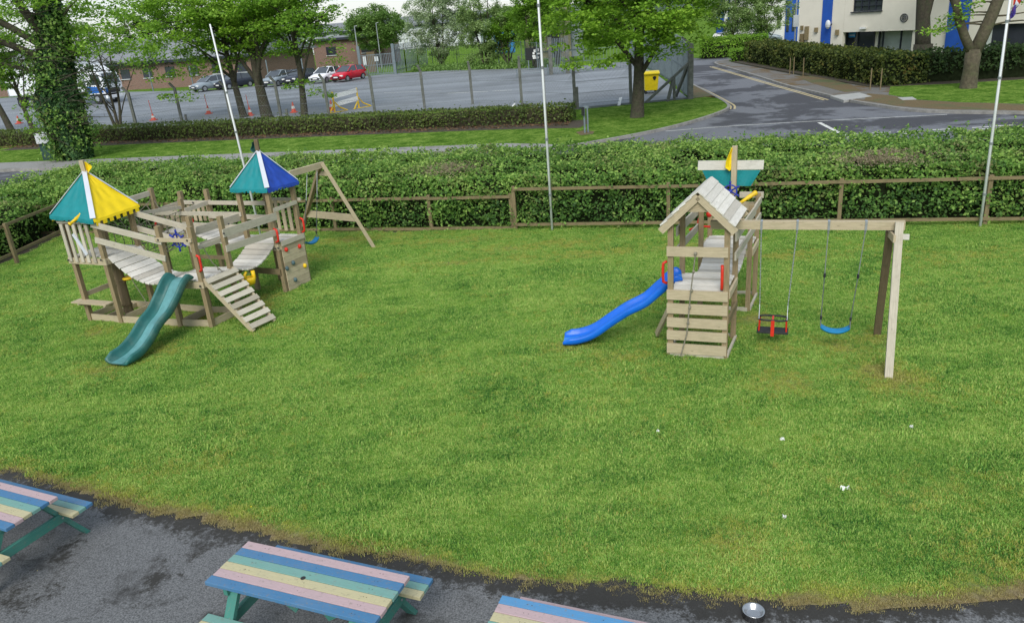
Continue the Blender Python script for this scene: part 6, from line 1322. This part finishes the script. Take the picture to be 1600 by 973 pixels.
for i, (px, h_) in enumerate(((559, Hh(558, 41, 92)[1]), (593, Hh(592, 36, 102)[1]), (634, Hh(634, 45, 150)[1]))):
    Y = (92, 102, 150)[i]; x, _ = Hh(px, 80, Y); l_ = thing('lamp_post', ('thin pale lighting column beside the left gate post', 'thin pale lighting column in front of the round tree', 'distant lighting column right of the round tree')[i], 'lamp post', (x, Y, 0)); MB((x, Y, 0)).tube([(x, Y, 0), (x, Y, h_)], [.08, .05], 8).build('pole', 'galvanised', l_); MB((x, Y, 0)).beam((x, Y, h_), (x+.3, Y, h_+.03), .12, .06).build('lamp_head', 'galvanised', l_)
for px, Y in ((745, 100), (1086, 60)):
    pass
# stone memorial-like board by the gates
gx, gy = G(591, 112); gb = thing('notice_board', 'brown upright board with two white notices behind the palisade gates', 'sign', (gx, 92, 0)); gx = Hh(591, 100, 92)[0]; MB((gx, 92, 0)).box((gx, 92, 1.3), (.9, .2, 2.2)).build('board', 'wood_dark', gb); mb = MB((gx, 92, 0)); mb.box((gx-.75, 91.9, 1.5), (.4, .08, .9)); mb.box((gx+.6, 91.9, 1.6), (.4, .08, .5)); mb.build('notice', 'shed_white', gb)
mb = MB((gx, 92, 0)); [mb.beam((gx+s, 92, 0), (gx+s, 92, 1.4), .08, .08) for s in (-.75, .6)]; mb.build('leg', 'fence_steel', gb)

# ================================================================== HEDGES AND TREES
hedge('laurel_hedge', 'thick dark olive hedge with bronze tips along the pavement in front of the cream building', (20.35, 66.0), (20.2, 41.2), 2.2, 2.05, .17, 70, 'leaf_laurel', 61, bulge=.22, hl=(2.0, 2.0)) if False else None
def hedge_rev(name, label, A, B, *a, **k): return hedge(name, label, A, B, *a, **k)
hedge_rev('laurel_hedge', 'thick dark olive hedge with bronze tips along the pavement in front of the cream building', (20.4, 65), (20.1, 41.0), 2.4, 1.66, .15, 120, 'leaf_laurel', 61, bulge=.26)
hedge_rev('laurel_hedge', 'darkest stretch of hedge behind the forked tree at the right edge', (20.3, 41.6), (44, 36.6), 1.8, 1.7, .17, 80, 'leaf_dark', 62, bulge=.24, bottom=.55, gap=.25)
hedge_rev('laurel_hedge', 'small bright green hedge at the far end of the side road', (19.0, 73.3), (24.8, 72.0), 2.6, 1.75, .16, 110, 'leaf_bright', 63, bulge=.26)
hedge_rev('laurel_hedge', 'yellow-green low bush growing at the far end of the olive hedge', (19.6, 66.5), (20.9, 65.6), 1.4, 1.1, .14, 110, 'leaf_bright', 66, bulge=.2)
for (px, py, l) in ((1242, 118, 'thin pale stake in the olive hedge, left one'), (1257, 120, 'thin pale stake in the olive hedge, second from the left'), (1362, 143, 'thin pale stake near the corner of the olive hedge, left of the pair'), (1378, 144, 'thin pale stake near the corner of the olive hedge, right of the pair'), (1236, 120, 'grey stake at the pavement edge of the olive hedge')):
    x, y = G(px, py); tag(MB((x, y, 0)).beam((x-.1, y, 0), (x-.1, y, 1.15), .045, .045).build('stake', 'wood_fence'), l, 'stake', 'stakes in the olive hedge')
x, y = G(995, 187)
tree('maple_tree', 'bright green maple with a straight trunk on the grass corner beside the side road', (x, y), 9.0, .30, 2.7, 5.6, (4.5, 3.8, 2.9), 16, 360, 110, .17, 'leaf_maple', 101, bark='bark', cl_r=.85, flat=.30, droop=.5, lean=(.05, .1), shell=.5,
     extra=[(x+a, y-1.0+b, z) for a, b, z in ((-3.6, 0, 3.6), (-2.8, -.6, 2.9), (-1.8, -1.0, 2.8), (-1.0, -.6, 3.0), (-3.0, .3, 2.75), (-2.2, -.6, 3.3), (-.2, -.9, 3.5), (.6, -.6, 2.9), (2.8, 0, 3.5), (3.4, .3, 4.0), (3.6, -.2, 3.3), (2.2, 0, 3.9), (-3.9, .2, 4.3))])
GM = 'maples in front of the car park'
x, y = G(382, 186); tree('maple_tree', 'left maple of the three, slimmer trunk left of the thickest', (x, y), 9.5, .24, 2.9, 6.2, (4.6, 3.5, 3.2), 15, 230, 80, .19, 'leaf_maple', 102, cl_r=.95, flat=.32, droop=.8, group=GM, lean=(-.5, 0), coff=(-2.0, 0), extra=[(x+a, y+b, z) for a, b, z in ((-3.6, -.5, 1.7), (-3.0, -.5, 1.9), (-4.6, -.3, 1.9), (-4.9, 0, 3.0), (-4.0, 0, 3.2), (-3, 0, 3.1), (-2.0, 0, 3.3), (-5.7, 0, 3.6), (-6.3, 0, 4.2))])
x, y = G(418, 186); tree('maple_tree', 'middle maple of the three with the thickest trunk', (x, y), 10, .36, 2.6, 6.4, (4.2, 3.6, 3.3), 15, 190, 72, .19, 'leaf_maple', 103, cl_r=.95, flat=.34, droop=.8, group=GM, lean=(-.5, 0), bare=6)
x, y = G(476, 185); tree('maple_tree', 'right maple of the three with a thin leaning trunk and bare twigs', (x, y), 9, .22, 2.8, 6.0, (3.5, 3.3, 3.0), 14, 165, 70, .19, 'leaf_maple_deep', 104, cl_r=.85, flat=.34, droop=.9, group=GM, lean=(.3, 0), bare=10, extra=[(x+a, y+b, z) for a, b, z in ((1.0, 0, 1.6), (1.8, 0, 1.3), (-.6, -.2, 2.0), (.3, 0, 2.2), (2.4, .3, 3.3), (2.9, 0, 4.0), (2.2, 0, 4.4))])
# leaning trunks at the far left
x, y = G(22, 212); tree('leaning_tree', 'dark leaning trunk at the left edge of the photograph with green leaves above', (x, y), 8.5, .22, 3.2, 7.0, (4.2, 3.2, 2.4), 12, 190, 80, .2, 'leaf_maple_deep', 105, cl_r=.95, flat=.34, lean=(-2.4, 0), bare=4)
x, y = G(53, 205); tree('forked_sapling', 'pale slim forked trunk between the leaning trunk and the ivy-clad tree', (x, y), 6.5, .16, 1.8, 4.6, (2.0, 2, 1.6), 10, 60, 45, .2, 'leaf_maple', 106, cl_r=.7, flat=.34, lean=(-.6, 0), bark='bark_light')
# ivy clad tree
ix, iy = G(122, 252)
def ivy_tree():
    root = thing('ivy_tree', 'tall old tree with its trunk and base smothered in dark ivy beside the footpath', 'tree', (ix, iy, 0)); og = (ix, iy, 0); r = random.Random(9); g = np.random.default_rng(9)
    ctr = [(.05, 0, 0, .72), (-.05, 0, 1.2, .85), (-.1, 0, 2.4, 1.0), (.0, 0, 3.6, .85), (.2, 0, 4.8, .80), (.45, 0, 6.0, .70), (.7, 0, 7.4, .58), (1.0, 0, 9, .42)]
    tr = MB(og); tr.tube([(ix+a, iy+b, z-.1) for a, b, z, _ in ctr], [q*.55 for *_, q in ctr], 12)
    for e, r0 in (((-4.2, -.8, 6.6), .20), ((-3.6, .5, 4.9), .16), ((-5.2, .4, 8.8), .20), ((1.6, .3, 9.5), .22), ((.6, -.2, 8.2), .18), ((-2.2, .2, 9.6), .24), ((2.6, -.5, 7.3), .09)):
        a = Vector((ix+.2, iy, r.uniform(3.6, 5.6))); tr.tube(bend(a, Vector((ix+e[0], iy+e[1], e[2])), 7, .05, r), [r0*(1-.75*j/7) for j in range(8)], 7)
    for i in range(60):    # bare twigs
        z = r.uniform(1.2, 7.5); a = Vector((ix+r.uniform(-.6, .8)-.1*z, iy-.6, z)); e = a+Vector((r.uniform(-1.0, 3.6), r.uniform(-1, .3), r.uniform(-.8, .9))); lp = bend(a, e, 5, .05, r); tr.tube(lp, [.022*(1-.8*j/5) for j in range(6)], 4)
        for j in range(3): q = lp[r.randint(1, 4)]; tr.tube(bend(q, q+Vector((r.uniform(-.6, .9), r.uniform(-.4, .2), r.uniform(-.5, .5))), 3, .05, r), [.010, .008, .005, .003], 4)
    tr.build('trunk', 'bark', root, smooth=True)
    n = 24000; z = g.uniform(0, 1, n)**.85*7.6; cx = np.interp(z, [c[2] for c in ctr], [c[0] for c in ctr]); rr = np.interp(z, [c[2] for c in ctr], [c[3] for c in ctr]); a = g.uniform(0, 6.28, n)
    rr = rr*(1+.38*vnoise(np.cos(a)*2, z*1.3+np.sin(a)*2, 77, 1.4)+.20*vnoise(np.cos(a)*5, z*3+np.sin(a)*5, 78, 1.3))*.95-np.abs(g.normal(0, .16, n))+.02; C = np.column_stack([ix+cx+rr*np.cos(a), iy+rr*np.sin(a)*.85, z])
    NR = np.column_stack([np.cos(a)*.8, np.sin(a)*.8, np.full(n, .35)]); leaf_mesh('ivy', C, .19, 'leaf_ivy', root, og, nrm=NR)
    LL = []; NN = []
    for i in range(75):
        zc = g.uniform(.3, 6.4); ac = g.uniform(0, 6.28); rc = float(np.interp(zc, [c[2] for c in ctr], [c[3] for c in ctr]))*g.uniform(.85, 1.25); cxx = float(np.interp(zc, [c[2] for c in ctr], [c[0] for c in ctr]))
        k = 90; q = g.normal(size=(k, 3))*[.24, .24, .30]; LL.append(q+[ix+cxx+rc*math.cos(ac), iy+rc*.85*math.sin(ac), zc]); NN.append(np.tile([math.cos(ac)*.6, math.sin(ac)*.6, .5], (k, 1)))
    leaf_mesh('ivy', np.vstack(LL), .15, 'leaf_hedge', root, og, nrm=np.vstack(NN))
    cen = [(ix-3.2, iy, 6.3), (ix-2.2, iy, 7.3), (ix+.4, iy, 7.6), (ix+1.4, iy, 6.9), (ix-4.4, iy, 5.6), (ix-3.2, iy, 5.0), (ix+1.9, iy+.4, 5.8), (ix-1.4, iy-.3, 1.7), (ix-1.3, iy-.5, 2.3), (ix-1.6, iy-.3, 2.8), (ix+2.6, iy, 7.6), (ix+1.2, iy, 5.0)]
    for i in range(80): cen.append((ix+.2+g.normal()*2.8, iy+g.normal()*1.6, 7.7+g.normal()*1.1))
    for i in range(46): cen.append((ix+g.uniform(1.2, 5.2), iy+g.normal()*.8, g.uniform(4.3, 7.6)))
    for i in range(22): cen.append((ix-g.uniform(1.0, 4.5), iy+g.normal()*.8, g.uniform(3.6, 7.6)))
    L = []
    for c in cen: k = 60; q = g.normal(size=(k, 3)); q /= np.linalg.norm(q, axis=1)[:, None]; q *= g.uniform(0, 1, k)[:, None]**.5; L.append(q*[.7, .6, .28]+np.array(c))
    leaf_mesh('crown', np.vstack(L), .16, 'leaf_maple_deep', root, og)
ivy_tree()
x, y = G(185, 200); tree('twiggy_tree', 'dark half-bare twiggy small tree between the ivy-clad tree and the second concrete post', (x, y), 6.5, .10, 1.2, 4.6, (3.2, 1.5, 2.4), 16, 60, 34, .17, 'leaf_dark', 151, cl_r=.6, flat=.5, bare=22, stems=3)
# right-hand trees
def forked(label, base, r0, forkz, limbs, crown, lmat, seed, bark='bark_light'):
    root = thing('forked_tree', label, 'tree', (*base, 0)); og = (*base, 0); r = random.Random(seed); g = np.random.default_rng(seed); x, y = base; tr = MB(og)
    tr.tube([(x, y, -.1), (x, y, .15), (x+.02, y, forkz*.6), (x+.03, y, forkz+.15)], [r0*1.5, r0*1.15, r0, r0*1.05], 12)
    for (dx, dy, z, rr) in limbs: tr.tube(bend((x+.03, y, forkz-.15), (x+dx, y+dy, z), 8, 0.02, r), [rr*(1-.5*j/8) for j in range(9)], 10)
    L = []
    for c in crown:
        c3 = (x+c[0], y+c[1], c[2]); tr.tube(bend((x+limbs[0][0]*.6, y+limbs[0][1]*.6, min(c[2], limbs[0][2]*.8)), c3, 4, .04, r), [.05, .04, .03, .02, .01], 5)
        k = 90; q = g.normal(size=(k, 3)); q /= np.linalg.norm(q, axis=1)[:, None]; q *= g.uniform(0, 1, k)[:, None]**.5; L.append(q*[.75, .7, .26]+np.array(c3))
    tr.build('trunk', bark, root, smooth=True); leaf_mesh('crown', np.vstack(L), .15, lmat, root, og)
rr_ = random.Random(5)
hi = [(rr_.uniform(-3.5, 3.5), rr_.uniform(-2, 2), rr_.uniform(6.0, 9)) for _ in range(60)]
x, y = G(1512, 142); forked('forked tree with a V-shaped pale trunk on the grass at the right', (x, y), .33, 1.75, [(1.35, .2, 8.0, .30), (-2.2, .3, 8.4, .22), (-1.4, .8, 5, .10)], [(-.7, -.4, 3.9), (-1.1, -.4, 3.5), (-2.2, -.3, 2.9), (1.6, -.3, 4.2), (2.3, -.3, 4.5), (2.4, 0, 3.9), (.2, 0, 4.6), (-1.5, 0, 3.0), (-1.2, .2, 3.3), (3.3, 0, 3.3), (3.8, .2, 2.9)]+hi, 'leaf_maple_deep', 111)
x, y = 24.2, 45.6; xx, _ = Hh(1443, 60, 45.6); forked('two-stemmed brown tree rising from the olive hedge', (xx, y), .48, 1.6, [(-.5, .0, 8.4, .42), (1.2, .3, 8.2, .30)], hi[:40], 'leaf_maple_deep', 112, 'bark')
# far trees
x, y = G(594, 105); tree('round_tree', 'neat round-crowned green tree beyond the palisade gates', (x, y), 6, .28, 2.2, 4.9, (3.75, 3.6, 2.75), 14, 280, 100, .24, 'leaf_far', 121, cl_r=.9, flat=.55, shell=.35, inner=.5)
for (px, py, nm, l, hh, cz, cr_, mt, cl, per, sd, st) in (
    (692, 108, 'blossom_tree', 'grey-green multi-stemmed tree with white blossom on the grass bank', 9.0, 4.9, (4.0, 3.0, 4.2), 'leaf_willow', 300, 50, 131, 4),
    (760, 108, 'willow_tree', 'pale yellow-green willow right of the blossom tree', 7.6, 3.9, (3.0, 2.4, 3.6), 'leaf_birch', 200, 48, 132, 3),
    (838, 108, 'sapling', 'vivid lime green sapling in front of the hoarding', 7.4, 5.0, (2.1, 1.8, 2.9), 'leaf_bright', 170, 50, 133, 3),
    (795, 106, 'sapling', 'smaller lime green sapling beside the blue container', 5.0, 3.3, (1.9, 1.7, 2.3), 'leaf_bright', 110, 42, 134, 2),
    (872, 100, 'sapling', 'reddish-green thin sapling above the hoarding', 7.5, 6.0, (2.2, 1.8, 1.8), 'leaf_far', 80, 36, 135, 2)):
    x, y = G(px, py); tree(nm, l, (x, y), hh, .13, .9, cz, cr_, 14, int(cl*1.4), int(per*1.7), .17, mt, sd, bark='bark', cl_r=.55, flat=.8, shell=.5, stems=st)
x, y = G(692, 108); g = np.random.default_rng(3); tag(leaf_mesh('blossom', np.column_stack([x+g.uniform(-4.6, 4.2, 700), y-2+g.normal(0, .8, 700), 3.6+g.normal(0, .55, 700)]), .16, 'blossom', bpy.data.objects['blossom_tree'], (0, 0, 0)), None) if False else None
bt = bpy.data.objects['blossom_tree']; leaf_mesh('blossom', np.column_stack([x+g.uniform(-4.4, 3.6, 800), y-1.8+g.normal(0, .7, 800), 3.4+g.normal(0, .5, 800)]), .17, 'blossom', bt, tuple(bt.location))
for (px, Y, l, hh, cz, cr_, mt, sd) in ((1142, 80, 'feathery birch left of the two behind the bright hedge', 6.6, 3.9, (2.7, 2, 3.2), 'leaf_birch', 141), (1192, 82, 'feathery birch right of the two behind the bright hedge', 6.2, 3.7, (3.0, 2, 2.7), 'leaf_birch', 142)):
    x, _ = Hh(px, 70, Y); tree('birch_tree', l, (x, Y), hh, .10, .8, cz, cr_, 14, 220, 80, .17, mt, sd, cl_r=.55, flat=.8, bark='bark_light', stems=2)
# background wood: separate far trees
def far_trees():
    g = random.Random(8); lst = []
    labels = ['dark far tree behind the sheds left of the round tree', 'dark far tree just right of the round tree', 'grey-green far tree above the white shed', 'tall far tree on the skyline behind the blossom tree', 'far tree on the skyline right of the willow', 'far tree behind the lime sapling', 'far tree above the hoarding', 'far tree behind the maple crown at the road']
    for i, (px, Y, h_, w_) in enumerate(((540, 150, 4.2, 6), (634, 190, 6.0, 6), (655, 230, 6.6, 7), (700, 240, 6.6, 8), (735, 230, 7.2, 8), (792, 210, 7.6, 9), (870, 150, 7.5, 5.5), (940, 140, 8, 8))):
        x, _ = Hh(px, 60, Y); tree('far_tree', labels[i], (x, Y), h_*.9, .3, h_*.2, h_*.55, (w_*.62, w_*.6, h_*.47), 8, 90, 50, .5, 'leaf_far' if i % 2 else 'leaf_dark', 200+i, cl_r=1.3, flat=.6, shell=.4, inner=.4, group='far trees on the skyline')
    labels = ['dark tree behind the brick building, leftmost', 'dark tree behind the brick building, second from the left', 'dark tree behind the brick building, third from the left', 'dark tree behind the brick building, right of the lorry cab', 'dark tree behind the brick building, behind the middle maple', 'dark tree behind the brick building, at its right end']
    for i, x in enumerate((-88, -76, -62, -50, -39, -30)):
        Y = 128-i*2.2; tree('far_tree', labels[i], (x, Y), 8, .3, 2, 5.6, (5.4, 4, 4.3), 8, 90, 50, .42, 'leaf_dark' if i % 2 else 'leaf_far', 300+i, cl_r=1.2, flat=.6, shell=.4, inner=.4, group='trees behind the brick building')
far_trees()
wood_c = []; g = np.random.default_rng(12); n = 16000
u = g.uniform(-260, 420, n); prof_ = np.interp(u, [-260, -60, 0, 40, 90, 140, 200, 300, 420], [6, 7, 8, 9, 11, 13, 15, 16, 16]); prof_ = prof_*(1+.14*vnoise(u, 0*u, 91, .12)); z = prof_*g.uniform(0.2, 1, n)**.6
tag(leaf_mesh('distant_wood', np.column_stack([u, 420+g.uniform(0, 60, n)+z*1.5, z]), 2.6, 'leaf_dark', upbias=.3), 'far-off wooded ridge on the skyline above the sheds', 'woodland', kind='stuff')
# rough plants on the bank, long grass
n = 5000; cx = g.uniform(-9, 6, n); cy = 84-(cx+5)*.75+g.normal(0, 1.2, n)+3.2
tag(leaf_mesh('rough_grass', np.column_stack([cx, cy, .1+np.abs(g.normal(0, .28, n))]), .22, 'leaf_far', upbias=.2), 'rough weeds and long grass on the bank behind the car park', 'weeds', kind='stuff')
# dandelions / daisies specks
dn = 60; X = g.uniform(-8, 9, dn); Y = g.uniform(6.5, 15, dn); tag(leaf_mesh('lawn_flowers', np.column_stack([X, Y, np.full(dn, .06)]), .018, 'petal', upbias=2), 'tiny yellow flowers dotted over the lawn', 'flowers', kind='stuff')

# ================================================================== LIGHT, SKY, CAMERA
EL, AZS = 43, 192      # high thin overcast, brightest slightly left behind the viewer
w = bpy.data.worlds.new('World'); SC.world = w; w.use_nodes = True; nt = w.node_tree; bg = nt.nodes['Background']
sky = nt.nodes.new('ShaderNodeTexSky'); sky.sky_type = 'NISHITA'; sky.sun_disc = False; sky.sun_elevation = rad(EL); sky.sun_rotation = rad(AZS); sky.dust_density = 0.5; sky.air_density = 1.3; sky.ozone_density = 1.0
hs = nt.nodes.new('ShaderNodeHueSaturation'); hs.inputs['Saturation'].default_value = 0.62; nt.links.new(sky.outputs[0], hs.inputs['Color']); veil = nt.nodes.new('ShaderNodeMix'); veil.data_type = 'RGBA'; veil.inputs[0].default_value = 0.72; veil.inputs[7].default_value = (2.25, 2.62, 3.05, 1); nt.links.new(hs.outputs[0], veil.inputs[6]); nt.links.new(veil.outputs[2], bg.inputs['Color']); bg.inputs['Strength'].default_value = 0.12
sl = bpy.data.lights.new('sun', 'SUN'); sl.energy = 1.5; sl.angle = rad(32); sl.color = (1.0, .97, .92); so = bpy.data.objects.new('sun', sl); COL.objects.link(so)
a = rad(AZS); dirv = Vector((math.sin(a)*math.cos(rad(EL)), math.cos(a)*math.cos(rad(EL)), math.sin(rad(EL))))   # Nishita: rotation 0 = +Y, clockwise
so.rotation_euler = dirv.to_track_quat('Z', 'Y').to_euler(); so.location = (0, 0, 30)
cd = bpy.data.cameras.new('camera'); cam = bpy.data.objects.new('camera', cd); COL.objects.link(cam); SC.camera = cam
cam.matrix_world = Matrix.Translation((0, 0, CAM_H)) @ R3.to_4x4(); cd.sensor_fit = 'HORIZONTAL'; cd.sensor_width = 36; cd.lens = 36*F_PX/1600; cd.clip_start = 0.05; cd.clip_end = 6000
SC.view_settings.view_transform = 'Standard'; SC.view_settings.look = 'None'; SC.view_settings.gamma = 1; SC.view_settings.exposure = 1.0
